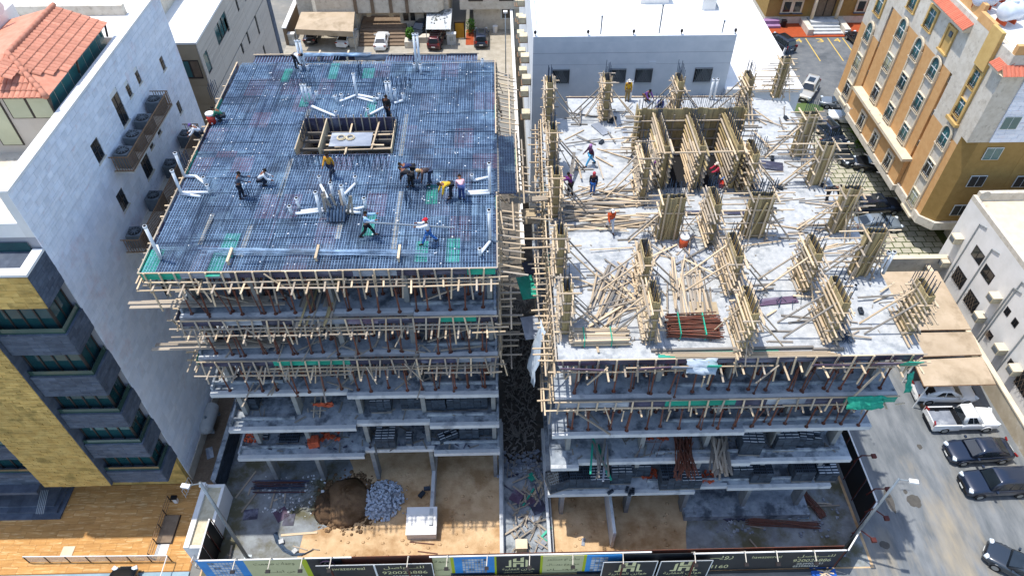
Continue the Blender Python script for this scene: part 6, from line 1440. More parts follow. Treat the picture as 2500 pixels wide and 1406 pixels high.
def hang(name, label, cat, u, v0, v1, z, n, wd, m_, piece, round_=True, drop=.6):
    a, b = P(u, v0, z), P(u, v1, z); t = W(name, label, cat, a)
    for k in range(n):
        x0, x1 = uni(-wd, wd) / 2, uni(-wd, wd) / 2; h0 = uni(.05, .5)
        p0 = Vector((a.x + x0 * .8, max(a.y, b.y) + uni(-.3, .3), z + h0)); p1 = Vector((b.x + x1, BYF - uni(.5, 1.3), z + h0 * .8 + .15 - drop * uni(.2, 1) * 0))
        if round_: part(piece, MB().tube([p0, p1], .034, 6), M[random.choice(m_)], t)
        else: stick(piece, p0, p1, .12, .04, M[random.choice(m_)], t)
    return t
hang('prop_bundle', 'big bundle of rusty props projecting over the slab edge of the right building', 'prop bundle', 1668, 1075, 1140, 8.52, 44, 1.5, ('rust', 'rustd', 'rust'), 'prop')
hang('timber_stack', 'stack of old timbers projecting over the slab edge right of the rusty props', 'timber stack', 1752, 1075, 1140, 8.52, 22, 1.4, ('woodw', 'woodg', 'woodw'), 'timber', False)
hang('timber_stack', 'planks and a teal sheet projecting over the slab edge, left of the rusty props', 'timber stack', 1462, 1080, 1140, 8.52, 9, 1.3, ('woodg', 'woodw', 'plyt', 'plygrey'), 'timber', False)
t = T('rebar_trestle', 'thin bent bar frame standing on the upper open storey of the right building', 'rebar frame', P(1590, 1115, 8.5)); mb = MB()
for x in (-.9, -.1, .3): mb.tube([(x, 0, 0), (x + .5, .9, .9), (x + .4, 1.2, .0)], .02, 5)
mb.tube([(-.6, .7, .6), (.8, .7, .6)], .02, 5); part('bars', mb, M['rustd'], t)
t = T('work_ladder', 'pale timber trestle and cloths in the upper open storey of the left building', 'trestle', P(765, 1020, 8.5)); mb = MB()
mb.beam((0, 0, 0), (.1, 1.6, 1.0), .08, .05).beam((.4, 0, 0), (.5, 1.6, 1.0), .08, .05)
for k in range(3): mb.beam((-.2, .4 + k * .4, .25 + k * .25), (.8, .4 + k * .4, .25 + k * .25), .07, .04)
part('frame', mb, M['woodw'], t)
cloth('laundry', 'red and white cloth hanging under the slab of the upper open storey at left', 'cloth', [P(764, 985, 9.6), P(812, 980, 9.6), P(815, 992, 9.2), P(764, 990, 9.3)], 'brick')

floor_litter('small offcuts littering the upper open storey of the left building', -16.5, -1, 25.9, 30, 8.52, 60, 'woodg', (.15, .9)); floor_litter('small offcuts littering the lower open storey of the left building', -16.5, -1, 25.9, 30, 5.02, 70, 'woodg', (.15, .9))
floor_litter('small offcuts littering the upper open storey of the right building', 3.4, 20.8, 22.9, 27, 8.52, 60, 'woodg', (.15, .9)); floor_litter('dark grit and chips on the lower open storey of the left building', -16, -1, 25.9, 29, 5.02, 90, 'plyd', (.08, .3))
# ================================================================ SITE YARD
def heap(name, label, c, rx, ry, h_, m_, seed, rough=.07):
    rnd = random.Random(seed); mb = MB(); rings = []
    n = 30
    off = [rnd.uniform(.93, 1.07) for _ in range(n)]
    for q in (1, .85, .7, .55, .4, .25, .1):
        rings.append([(c[0] + rx * q * math.cos(2 * math.pi * k / n) * (1 + (off[k] - 1) * q) + rnd.uniform(-rough, rough) * q, c[1] + ry * q * math.sin(2 * math.pi * k / n) * (1 + (off[k] - 1) * q) + rnd.uniform(-rough, rough) * q, h_ * (1 - q) ** .85 * rnd.uniform(.88, 1.1) + .012) for k in range(n)])
    mb.loft(rings); return mb
p = P(845, 1225, 0)
mb = MB()
for i in range(420):
    q, th = 1 + abs(random.gauss(0, .22)), uni(0, 6.283); r_ = .04 + .16 * random.random() ** 3; x, y = p.x + 1.85 * q * math.cos(th), p.y + 1.8 * q * math.sin(th)
    mb.loft([[(x + r_ * k2 * math.cos(b), y + r_ * k2 * math.sin(b), .01 + h2 * r_) for b in [k * math.pi / 3 for k in range(6)]] for k2, h2 in ((1, 0), (.7, .45), (.15, .6))])
o = part('soil_clods', mb, M['sandpile'], None, True); tag(o, 'dark clods of sand scattered round the foot of the big pile', 'soil', None, 'stuff')
o = part('sand_pile', heap('sand_pile', '', (p.x, p.y), 1.9, 1.9, 1.25, 'sandpile', 4), M['sandpile'], None, True); tag(o, 'big brown pile of building sand in front of the left building', 'sand pile')
o = part('sand_pile', heap('sand_pile', '', (P(800, 1235, 0).x, P(800, 1235, 0).y), 1.0, 1.4, .9, 'sandpile', 9), mat('damp_sand', '#4c3b2a', '#594532', 2.5, rnd=0, bump=.7, bsc=12), None, True); tag(o, 'darker damp lobe of sand at the left side of the big sand pile', 'sand pile')
hp = W('rubble_heap', 'heap of broken pale blue grey blocks beside the sand pile', 'rubble heap', P(936, 1222, 0)); c = P(936, 1222, 0)
part('mound', heap('m', '', (c.x, c.y), 1.25, 1.35, .55, 'block', 5, .08), M['plygrey'], hp, True)
for i in range(280):
    a, r_ = uni(0, 6.283), math.sqrt(random.random()); x, y = c.x + 1.5 * r_ * math.cos(a), c.y + 1.6 * r_ * math.sin(a); z = .62 * max(0, 1 - r_) ** .85 + .06
    o = pbox('broken_block', (x, y, z), (uni(.1, .28), uni(.08, .16), uni(.06, .16)), M['lblock'] if 'lblock' in M else M.setdefault('lblock', mat('broken_block_faces', '#a2adb9', '#b3bcc6', 4, rnd=.22)), hp); o.rotation_euler = (uni(-.6, .6), uni(-.6, .6), uni(0, 3))
def scatter(name, label, cat, poly_uv, n, size, m_, z=.03, flat=.5):
    mb = MB()
    for i in range(n):
        a, b = random.random(), random.random(); u = (poly_uv[0] * (1 - a) + poly_uv[1] * a); v = poly_uv[2] * (1 - b) + poly_uv[3] * b
        s = uni(*size); mb.box(P(u, v, z + s * .2), (s, s * uni(.5, 1), s * flat * uni(.5, 1)), Matrix.Rotation(uni(0, 3), 3, 'Z') @ Matrix.Rotation(uni(-.4, .4), 3, 'X'))
    o = part(name, mb, M[m_]); return tag(o, label, cat, None, 'stuff')
scatter('rubble', 'grey rubble spread on the concrete pad left of the sand pile', 'rubble', (675, 790, 1170, 1250), 260, (.05, .24), 'yardcon')
scatter('rubble', 'pale rubble bits on the concrete pad left of the sand pile', 'rubble', (640, 800, 1160, 1260), 90, (.05, .2), 'whitew')
t = T('rebar_bundle', 'dark bundle of bars lying across the pad under the left building', 'rebar bundle', P(620, 1190, .05)); L_ = (P(752, 1182, .05) - P(620, 1190, .05)).length
for k in range(40):
    y, z = uni(-.5, .5), uni(.03, .3); part('bar', MB().tube([(uni(-.2, .3), y, z), (L_ + uni(-.5, .2), y + uni(-.1, .1), z)], .022, 5), M[random.choice(['rebard', 'plyd', 'rust'])], t)
o = t
WS = ['timber plank lying on the concrete pad in the left yard', 'planks in the left yard']
for k, (u0, v0, u1, v1) in enumerate(((590, 1250, 632, 1195), (660, 1240, 672, 1195), (668, 1222, 692, 1212), (694, 1230, 697, 1198), (560, 1365, 566, 1330), (606, 1208, 612, 1190), (625, 1150, 575, 1215))):
    o = stick('plank', P(u0, v0, .06), P(u1, v1, .06), .12, .05, M['woodw']); tag(o, ['leftmost long plank leaning across', 'steep plank right of the dark square on', 'short flat plank by the purple sheet on', 'short steep plank above the purple sheet on', 'plank by the lamp pole foot on', 'small plank left of the dark bars on', 'long plank along the left wall of'][k] + ' the left concrete pad', 'plank', WS[1])
for (u, v, wd, l, m_, rz, lab) in ((612, 1255, 1.0, .8, 'plyd', .1, 'dark plywood square on the left concrete pad'), (687, 1255, .9, .9, 'plyp', .6, 'purple plywood sheet on the left concrete pad'), (705, 1268, .8, .9, 'plyd', 0, 'dark plywood sheet at the edge of the sunlit sand')):
    p = P(u, v, .04); o = pbox('plywood_sheet', p, (wd, l, .03), M[m_], rz=rz); tag(o, lab, 'plywood sheet')
ws = T('metal_shed', 'small white corrugated metal roof cover standing in the yard by the ramp', 'shed', P(1030, 1318, 0)); 
part('roof', MB().loft([[(-1.05, y, .85 + .14 * y), (1.05, y, .85 + .14 * y)] for y in (0, .62, 1.25, 1.9)], False, False), M['white'], ws)
part('wall', MB().bb(-1, 1, .06, .1, 0, .84).bb(-1, 1, 1.8, 1.84, 0, .84).bb(-1, -.96, .1, 1.8, 0, .84).bb(.96, 1, .1, 1.8, 0, .84), M['whitew'], ws)
for y in (.5, 1.3): part('seam', MB().bb(-1.06, 1.06, y - .02, y + .02, .85 + .14 * y + .005, .85 + .14 * y + .04), M['whitew'], ws)
tb = T('site_box', 'small beige box behind the hoarding at the end of the debris strip', 'box', P(1273, 1352, 0)); part('body', MB().box((0, .3, .45), (.72, .6, .9)), M['acbody'], tb); part('lid', MB().box((0, .3, .93), (.8, .68, .06)), M['creamtrim'], tb)
hb = T('broken_blocks', 'pair of broken dark blocks lying on the sand', 'block', P(1030, 1208, 0)); part('block', MB().box((0, 0, .12), (.5, .3, .22), Matrix.Rotation(.9, 3, 'Z')), M['block'], hb); part('block', MB().box((.35, .45, .12), (.45, .25, .22), Matrix.Rotation(.1, 3, 'Z')), M['block'], hb)
scatter('rubble', 'loose pale fragments spilled around the heap of broken blocks', 'rubble', (880, 1000, 1180, 1260), 70, (.05, .16), 'lblock')
# curved bar bundle
t = T('rebar_bundle', 'curved dark blue bundle of bars lying on the sunlit sand', 'rebar bundle', P(676, 1318, .05)); o0 = P(676, 1318, .05)
for k in range(16):
    s = uni(-.12, .12); pts = [P(u, v, .05 + uni(0, .1)) - o0 + Vector((s, s * .6, 0)) for (u, v) in ((671, 1300), (678, 1322), (695, 1342), (715, 1352), (740, 1352), (760, 1342))]; part('bar', MB().tube(pts, .02, 5), M['rebard'], t)
for k, (u0, v0, u1, v1, m_, lab) in enumerate(((686, 1306, 775, 1299, 'wood', 'long pale plank on the sand above the curved bars'), (715, 1332, 750, 1342, 'woodw', 'short plank beside the blocks in the curved bars'), (1020, 1345, 1068, 1351, 'rustd', 'thin dark rod lying on the sand before the hoarding'), (762, 1339, 780, 1342, 'woodw', 'short stick right of the curved bars'), (1000, 1322, 1060, 1328, 'rustd', 'rod under the white metal cover'))):
    o = stick('plank', P(u0, v0, .05), P(u1, v1, .05), .16 if k == 0 else .07, .05, M[m_]); tag(o, lab, 'plank')
for (u, v, lab) in ((687, 1322, 'grey block standing inside the curve of the blue bars, left one'), (720, 1345, 'grey block inside the curve of the blue bars, right one')):
    o = pbox('paving_block', P(u, v, .12), (.32, .32, .24), M['conedge'], rz=uni(0, 1)); tag(o, lab, 'block')
# alley pad with timber waste between the two yards
ap_ = W('alley_pad', 'raised concrete pad between the two yards strewn with timber waste', 'pad', (1.7, 23, 0)); part('slab', MB().bb(.0, 3.2, 20.2, 27.5, .02, .3), M['con'], ap_); part('kerb', MB().bb(-.12, 0, 20.2, 31, .02, .42).bb(3.2, 3.32, 20.2, 27.5, .02, .42), M['conedge'], ap_)
mb = MB()
for i in range(75):
    c = Vector((uni(.4, 2.9), uni(20.6, 26.5), .35 + uni(0, .25))); a = uni(.2, 2.6); l = uni(.4, 1.4)
    d = Vector((math.cos(a) * l / 2, math.sin(a) * l / 2, uni(-.1, .1)))
    if abs(d.x) > 1: d.x *= .6
    if i > 14: mb.beam(c - d, c + d, uni(.05, .14), .04); continue
    mk_ = ['woodw', 'plyt', 'plyd', 'wood', 'woodg'][i % 5]
    o = stick('plank', c - d * 1.3, c + d * 1.3, uni(.08, .18), .04, M[mk_]); tag(o, ['weathered', 'teal', 'dark', 'pale', 'grey'][i % 5] + ' broken plank in the waste on the pad between the yards, ' + ('furthest', 'middle', 'nearest')[i // 5] + ' of its colour', 'plank', 'broken planks on the pad between the yards')
o = part('timber_litter', mb, M['woodw']); tag(o, 'broken timber waste strewn on the pad between the two yards', 'timber litter', None, 'stuff')
for i in range(8):
    o = pbox('plywood_scrap', (uni(.6, 2.7), uni(20.5, 26.5), .36 + uni(0, .2)), ((.85, .5)[i // 4], (1.0, .6)[i // 4], .03), M[['plyp', 'plygrey', 'plyt', 'plyd'][i % 4]], rz=uni(0, 3)); tag(o, ('larger', 'other')[i // 4] + ' ' + ['plum', 'grey', 'teal', 'dark'][i % 4] + ' plywood scrap among the broken planks on the pad between the yards', 'plywood scrap', 'plywood scraps on the pad between the yards')
mb = MB()
for i in range(420):
    y = uni(26.5, 42); x = uni(.0, 2.8); s = .04 + .22 * random.random() ** 3 ; mb.box((x, y, .05 + uni(0, .4)), (s, s * uni(.4, 1), .06), Matrix.Rotation(uni(0, 3), 3, 'Z') @ Matrix.Rotation(uni(-.5, .5), 3, 'X'))
o = part('rubbish', mb, M['woodg']); tag(o, 'grey rubbish strewn along the dark alley floor', 'rubbish', None, 'stuff')
mb = MB()
for i in range(330):
    y = uni(26.5, 44); x = uni(.2, 2.6); a = uni(0, 3.14); l = uni(.3, 1.3); z = uni(.05, .5); mb.beam((x - l / 3 * math.cos(a), y - l / 2 * math.sin(a), z), (x + l / 3 * math.cos(a), y + l / 2 * math.sin(a), z + uni(-.1, .2)), .07, .04)
o = part('timber_litter', mb, M['woodg']); tag(o, 'broken timber strewn along the dark alley floor', 'timber litter', None, 'stuff')
scatter('rubbish', 'pale rubbish at the near mouth of the alley', 'rubbish', (1215, 1330, 1100, 1165), 160, (.06, .3), 'plygrey', .3)
# right yard rubbish
scatter('rubble', 'dark rubble heap in the right yard', 'rubble', (1765, 1850, 1225, 1265), 170, (.1, .5), 'plyd', .05, .7); scatter('rubbish', 'pale scraps over the right yard', 'rubbish', (1750, 2050, 1215, 1310), 120, (.05, .25), 'plygrey', .03)
for (label, u0, v0, u1, v1, n, wd, m_) in (('dark bundle of rusty bars fanned under the right building corner', 1960, 1205, 2010, 1262, 24, .7, 'rustd'), ('long dark bundle of bars lying across the right yard', 1825, 1272, 1995, 1285, 26, .7, 'rustd'), ('small bundle of rusty bars on the right ground slab', 1870, 1205, 1900, 1225, 10, .6, 'rust')):
    bundle('rebar_bundle', label, 'rebar bundle', P(u0, v0, .1), P(u1, v1, .1), n, wd, m_, .022, .1)
for k, (u0, v0, u1, v1) in enumerate(((1940, 1237, 2050, 1233), (1830, 1283, 1870, 1290), (1995, 1227, 2030, 1230), (1830, 1315, 1855, 1345), (1905, 1270, 1960, 1276))):
    o = stick('plank', P(u0, v0, .1), P(u1, v1, .1), .1, .05, M['woodw']); tag(o, ['long plank above the fanned dark bars', 'short plank at the left end of the long dark bars', 'short plank by the fanned dark bars', 'plank leaning behind the hoarding', 'plank over the long dark bars'][k] + ' in the right yard', 'plank', 'planks in the right yard')
for (u, v, lab) in ((1922, 1243, 'left pale blue plywood sheet on the right yard'), (1957, 1253, 'right pale blue plywood sheet on the right yard'), (1945, 1207, 'pale blue sheet under the slab edge of the right building')):
    o = pbox('plywood_sheet', P(u, v, .06), (.8, .7, .03), mat('pale_blue_sheet', '#7fa3c4', '#94b2cc', 2, rnd=.05), rz=uni(-.1, .1)); tag(o, lab, 'plywood sheet')
o = pbox('plywood_sheet', P(1424, 1322, .05), (.22, .55, .03), M['plygrey'], rz=-.2); tag(o, 'small grey board on the sand before the right building', 'plywood sheet')
# boundary block wall, white planter, gas tank on the left
bwl = W('block_boundary_wall', 'grey block boundary wall along the left edge of the site', 'wall', (-20.4, 33, 0)); part('core', MB().bb(-20.5, -20.3, 25.5, 43, 0, 2.2), M['joint'], bwl)
tiles(bwl, 'block', M['block'], (-20.3, 25.5, .05), (0, 1, 0), (0, 0, 1), (1, 0, 0), 17.5, 2.1, .42, .21, .015, .02, limit=300); part('coping', MB().bb(-20.55, -20.2, 25.5, 43, 2.2, 2.3), M['con'], bwl)
pl = W('white_planter_wall', 'long white walled planter filled with sand at the site corner', 'planter', (-20.5, 23, 0)); part('wall', MB().bb(-21.1, -20.75, 20.7, 25.3, 0, 2.1).bb(-19.75, -19.55, 20.7, 25.3, 0, 2.0).bb(-20.75, -19.75, 20.7, 20.9, 0, 2.0).bb(-20.75, -19.75, 25.1, 25.3, 0, 2.0), M['white'], pl); part('fill', MB().bb(-20.75, -19.75, 20.9, 25.1, 0, 1.9), M['acbody'], pl)
gt_ = T('gas_tank', 'rust streaked white gas tank in the passage beside the stone building', 'gas tank', P(515, 1030, .6)); part('body', MB().loft([[(rr * .55 * math.cos(a), -1.35 + 2.7 * q, .55 + rr * .55 * math.sin(a)) for a in [k * math.pi / 8 for k in range(16)]] for q, rr in ((0, .3), (.05, .7), (.12, .95), (.2, 1), (.8, 1), (.88, .95), (.95, .7), (1, .3))]), mat('stained_tank', '#a9aaa8', '#b6b5b0', 2, rnd=0, c3='#7a4d33', sc3=.9, cov3=.66), gt_, True); part('valve', MB().tube([(0, -.3, 1.08), (0, -.3, 1.2)], .1, 8), M['steelp'], gt_); part('saddle', MB().box((0, -.8, 0), (.9, .15, .5)).box((0, .8, 0), (.9, .15, .5)), M['con'], gt_)
pas = struct('side_passage', sheet(-22.9, -20.56, 25.5, 47, .02), M['steps'])
tiles(pas, 'paving_tile', M['steps'], (-22.85, 25.6, .02), (1, 0, 0), (0, 1, 0), (0, 0, 1), 2.2, 18, .55, .3, .02, .02, limit=240)
for k, (u, v, wd, l) in enumerate(((490, 1075, .7, .6), (512, 1105, .5, 1.0))):
    o = pbox('cardboard_sheet', P(u, v, .06), (wd, l, .02), M['plygrey'], rz=.4 * k); tag(o, ['pale sheet lying behind the gas tank in the side passage', 'torn pale sheet lying along the wall in the side passage'][k], 'sheet')

# ================================================================ FORECOURT OF THE STONE BUILDING
fc = struct('forecourt', sheet(-48, -21.1, 20.0, 26.6, .03), M['pavej'])
tiles(fc, 'paving_slab', M['pave'], (-36, 20.05, .03), (1, 0, 0), (0, 1, 0), (0, 0, 1), 14.8, 6.4, 1.1, .5, .012, .02, jit=.15, limit=300)
struct('forecourt_edge', MB().bb(-48, -21.1, 19.0, 19.95, 0, .12), mat('blue_kerb_stone', '#7f97a2', '#8fa5ae', 1.5, rnd=0, bump=.1))
struct('front_ramp', sheet(-30.4, -23.3, 16.0, 18.2, .02), M['drive'])
struct('forecourt_wall', MB().bb(-31, -23.2, 18.3, 18.95, 0, .5), M['yellow'])
fr = W('glass_front_railing', 'white topped glass and steel railing along the front of the orange paved forecourt', 'railing', (-27, 19.6, 0)); a, b = P(55, 1358, 1.0), P(408, 1355, 1.0)
part('top_rail', MB().tube([a, b], .035, 6).tube([b, (b.x, 17.2, 1.0)], .035, 6), M['white'], fr)
for k in range(8):
    q = a.lerp(b, k / 7); pbox('post', (q.x, q.y, .52), (.05, .05, .95), M['iron'], fr)
    if k < 7:
        q2 = a.lerp(b, (k + 1) / 7); part('glass_panel', MB().bb(q.x + .06, q2.x - .06, q.y - .01, q.y + .01, .15, .92), mat('clear_glass', '#9fb4bb', None, rough=.05, trans=.65, rnd=0), fr)
rr = W('side_railing', 'dark slanted handrail beside the metal hatch on the orange forecourt', 'railing', P(385, 1290, .5)); a, b = P(360, 1350, .9), P(408, 1210, .9); g = MB()
for z in (.3, .6, .9): g.tube([(a.x, a.y, z), (b.x, b.y, z)], .025, 5)
part('rails', g, M['rail'], rr)
for k in range(5): q = a.lerp(b, k / 4); pbox('post', (q.x, q.y, .47), (.05, .05, .88), M['iron'], rr)
ht = T('metal_hatch', 'grey brown metal hatch plate raised on the orange forecourt', 'hatch', P(413, 1293, 0), 0); part('plate', MB().box((0, 0, .16), (1.0, 2.0, .08)), M['steps'], ht); part('frame', MB().box((0, 0, .06), (1.1, 2.1, .12)), M['iron'], ht)
for (u, v, wd, l, lab) in ((165, 1345, .8, .7, 'cream access cover set in the orange forecourt'), (395, 1342, .8, .8, 'white access plate below the metal hatch')):
    o = pbox('access_cover', P(u, v, .06), (wd, l, .03), M['creamtrim'] if u < 200 else M['white']); tag(o, lab, 'access cover')
for (u, v, lab) in ((432, 1225, 'white pedestal with a black fitting at the corner of the stone building'), (502, 1195, 'white lamp housing on the white planter wall')):
    t = T('ground_fitting', lab, 'fitting', P(u, v, 0 if u < 480 else 2.1)); part('base', MB().box((0, 0, .3), (.25, .25, .6)), M['white'], t); part('head', MB().box((0, 0, .68), (.4, .3, .16)), M['black' if u < 480 else 'white'], t)
for k in range(2):
    st_ = T('gate_railing', ['short white railing at the corner of the stone building', 'short white railing at the front right of the forecourt'][k], 'railing', (P(455, 1215, 0), P(478, 1385, 0))[k]); g = MB()
    for q in range(6): g.tube([(q * .03, q * .22, 0), (q * .03, q * .22, 1.0)], .02, 5)
    g.tube([(0, 0, 1), (.15, 1.1, 1)], .025, 5).tube([(0, 0, .2), (.15, 1.1, .2)], .025, 5); part('bars', g, M['white'], st_)
struct('front_pavement', MB().bb(-48, 21.6, 18.0, 18.95, 0, .1), M['con']) if False else None

# ================================================================ HOARDING
HZ = 3.0
ho = W('site_hoarding', 'long advertising hoarding with green, black and blue poster panels along the front of the site', 'hoarding', (1, 19.2, 0))
HA, HB_ = Vector((-19.45, 19.45, 0)), Vector((21.85, 19.12, 0))
hy = lambda x: HA.y + (HB_.y - HA.y) * (x - HA.x) / (HB_.x - HA.x)
hx = lambda u, v=1375, z=2.3: P(u, v, z).x
part('backing', MB().bb(HA.x, HB_.x, 19.44, 19.47, .1, HZ), M['rust'], ho)
TEXTS = []; 
def text(body, x, z, wd, hg, m_, parent, y, rtl=False): TEXTS.append((body, x, z, wd, hg, m_, parent, y, rtl))
def panel(u0, u1, m_, z0=.1, z1=HZ, dy=0.0, skew=0):
    x0, x1 = hx(u0), hx(u1); y = hy((x0 + x1) / 2) - .03 - dy
    o = part('poster_panel', MB().loft([[(x0, y, z0), (x1, y, z0), (x1, y + .03, z0), (x0, y + .03, z0)], [(x0, y, z1), (x1, y, z1 + skew), (x1, y + .03, z1 + skew), (x0, y + .03, z1)]]), M[m_], ho)
    return o, x0, x1, y
def tower_image(o, x0, x1, y, cols=8, rows=6):
    """printed picture of an apartment block"""
    wd = x1 - x0; mb = MB(); dk_ = MB()
    for r in range(rows):
        for c in range(cols):
            if (r * 5 + c * 3) % 7 in (0, 4): (dk_).bb(x0 + wd * c / cols + .02, x0 + wd * (c + 1) / cols - .02, y - .006, y - .004, .5 + r * .36 + .04, .5 + (r + 1) * .36)
            else: mb.bb(x0 + wd * c / cols + .02, x0 + wd * (c + 1) / cols - .02, y - .006, y - .004, .5 + r * .36 + .06, .5 + (r + 1) * .36 - .02)
    part('printed_facade', mb, M['conedge'], o)['kind'] = 'stuff'; part('printed_windows', dk_, M['con'], o)['kind'] = 'stuff'
    part('printed_street', MB().bb(x0 - .8, x1 + .8, y - .0035, y - .002, .1, .5), M['rebard'], o)
def emblem(o, cx, z, s, y):
    mb = MB(); q = lambda pts: mb.loft([[(cx + a * s, y - .006, z + b * s) for a, b in pts], [(cx + a * s, y - .002, z + b * s) for a, b in pts]])
    q([(-.62, 0), (-.34, 0), (-.34, .82), (-.46, .74), (-.46, .1), (-.62, .1)]); q([(.34, 0), (.62, 0), (.62, .1), (.46, .1), (.46, .74), (.34, .82)])
    q([(-.26, .55), (.26, .55), (.26, .66), (-.26, .66)]); q([(-.26, .66), (-.1, .66), (-.1, .98), (-.26, .9)]); q([(.1, .66), (.26, .66), (.26, 1.08), (.1, 1.0)])
    q([(-.26, 0), (-.1, 0), (-.1, .32), (-.26, .32)]); q([(.1, 0), (.26, 0), (.26, .32), (.1, .32)]); q([(-.26, .33), (.26, .33), (.26, .45), (-.26, .45)])
    part('emblem', mb, M['lettg'], o)
o, a, b, y = panel(486, 600, 'hoardb'); tower_image(o, a + .6, b - .55, y)
o, a, b, y = panel(600, 738, 'hoardg'); text('وحدات صممت', (a + b) / 2, 2.1, 2.6, .5, 'lettk', o, y, True); text('من أجلـــك', (a + b) / 2 + .1, .9, 2.0, .5, 'lettk', o, y, True)
o, a, b, y = panel(738, 752, 'lime')
o, a, b, y = panel(752, 835, 'hoard', z1=HZ); text('الوقوف', (a + b) / 2 - .1, 1.25, .8, .45, 'lettw', o, y, True); text('عمل', (a + b) / 2 - .3, .65, .5, .3, 'lettw', o, y, True)
part('round_mark', MB().tube([((a + b) / 2 + .15 + .42 * math.cos(q * math.pi / 12), y - .006, 2.3 + .42 * math.sin(q * math.pi / 12)) for q in range(25)], .06, 5, False), M['plyp'], o); text('G', (a + b) / 2 + .15, 2.1, .4, .45, 'lettw', o, y)
o, a, b, y = panel(776, 914, 'hoard', .1, 2.75, .3); text('hawazenreal', (a + b) / 2, 1.95, 2.4, .42, 'lettg', o, y)
o, a, b, y = panel(916, 1056, 'hoard', .1, 2.75, .3); text('للتـــواصل', (a + b) / 2, 1.95, 2.6, .5, 'lettg', o, y, True); text('920026886', (a + b) / 2, 1.25, 2.9, .42, 'lettg', o, y); text('0539905551', (a + b) / 2 + .1, .72, 1.9, .28, 'lettw', o, y); text('0539905552', (a + b) / 2 + .1, .3, 1.9, .28, 'lettw', o, y)
o, a, b, y = panel(1056, 1100, 'hoardg', z1=2.95); text('وجهة', (a + b) / 2, 2.1, .9, .4, 'lettk', o, y, True); text('والمس', (a + b) / 2, .9, .9, .4, 'lettk', o, y, True)
panel(1100, 1108, 'lime', z1=2.95)
o, a, b, y = panel(1108, 1207, 'hoardb', z1=2.95); tower_image(o, a + .5, b - .5, y)
panel(1207, 1212, 'lime', z1=2.95)
o, a, b, y = panel(1212, 1320, 'hoard', z1=2.95); emblem(o, (a + b) / 2, 1.35, 1.35, y); text('هوازن العقارية', (a + b) / 2, .75, 2.1, .45, 'lettg', o, y, True); text('للاستثمار و التطوير العقاري', (a + b) / 2, .4, 1.9, .2, 'lettg', o, y, True)
panel(1320, 1326, 'lime', z1=2.95)
o, a, b, y = panel(1326, 1426, 'hoardg', z1=2.95); text('ساكن او مستثمر', (a + b) / 2, 2.2, 2.1, .42, 'lettk', o, y, True); text('مشروع رويـــال', (a + b) / 2, 1.4, 2.1, .42, 'lettk', o, y, True); text('وجهتـــك', (a + b) / 2, .6, 2.0, .42, 'lettk', o, y, True)
panel(1426, 1433, 'lime', z1=2.95)
o, a, b, y = panel(1433, 1520, 'hoardb', z1=2.95); tower_image(o, a + .3, a + 1.4, y, 4)
for (u0, u1, sk) in ((1472, 1604, -.06), (1612, 1738, .12)):
    o, a, b, y = panel(u0, u1, 'hoard', .05, 2.72, .35, sk); emblem(o, (a + b) / 2, 1.2, 1.45, y); text('هوازن العقارية', (a + b) / 2, .6, 2.5, .48, 'lettg', o, y, True); text('للاستثمار و التطوير العقاري', (a + b) / 2, .2, 2.1, .22, 'lettg', o, y, True)
    x0, x1 = a, b; f = MB()
    f.bb(x0, x1, y - .02, y - .001, 2.68, 2.76).bb(x0 - .03, x0 + .03, y - .02, y - .001, .05, 2.72).bb(x1 - .03, x1 + .03, y - .02, y - .001, .05, 2.72); part('frame', f, M['white'], o)
o, a, b, y = panel(1520, 1692, 'hoard'); 
o, a, b, y = panel(1692, 2062, 'hoard', .5, HZ)
text('رويـــ', hx(1765), 2.05, 1.5, .6, 'lettg', o, y, True); text('H160', hx(1765), .75, 1.4, .5, 'lettg', o, y); text('hawazenreal', hx(1877), 2.15, 1.9, .36, 'lettg', o, y)
text('للتـــواصل', hx(2000), 2.05, 2.4, .48, 'lettg', o, y, True); text('920026886', hx(1996), 1.45, 2.5, .42, 'lettg', o, y); text('0539905551', hx(1996), 1.0, 1.7, .28, 'lettw', o, y); text('0539905552', hx(1990), .62, 1.7, .28, 'lettw', o, y)
part('lower_band', MB().bb(hx(1100), hx(2062), 19.02, 19.06, .1, .45), M['hoard'], ho)
part('top_rail', MB().bb(HA.x, hx(862), 19.36, 19.44, HZ, HZ + .07).bb(hx(1050), hx(1590), 19.28, 19.36, HZ - .03, HZ + .05).bb(hx(1690), HB_.x, 19.1, 19.18, HZ + .01, HZ + .08), M['white'], ho)
part('panel_frame', MB().bb(hx(776), hx(1056), 19.0, 19.02, 2.72, 2.8).bb(hx(914), hx(916) + .06, 18.98, 19.02, .1, 2.72).bb(hx(1055), hx(1057), 18.98, 19.02, .1, 2.72), M['white'], ho)
for u in (580, 665, 742, 812, 998, 1093, 1190, 1293, 1398, 1520, 1695, 1818, 1895, 1988):
    x = P(u, 1355, 3.1).x; y = hy(x)
    fl_ = part('floodlight', MB().beam((x, y + .2, 2.6), (x, y - .1, 3.35), .07, .07).beam((x, y - .1, 3.35), (x - .05, y - .75, 3.25), .05, .05), M['cream'], ho)
    part('lamp', MB().box((x - .05, y - .85, 3.15), (.26, .2, .16), Matrix.Rotation(.5, 3, 'X')), M['iron'], fl_)
for u in (812, 998, 1520, 1695):
    x = P(u, 1355, 3.1).x; part('front_post', MB().beam((x, 18.62, 0), (x, 18.66, 3.0), .09, .09), M['hsteel'], ho)
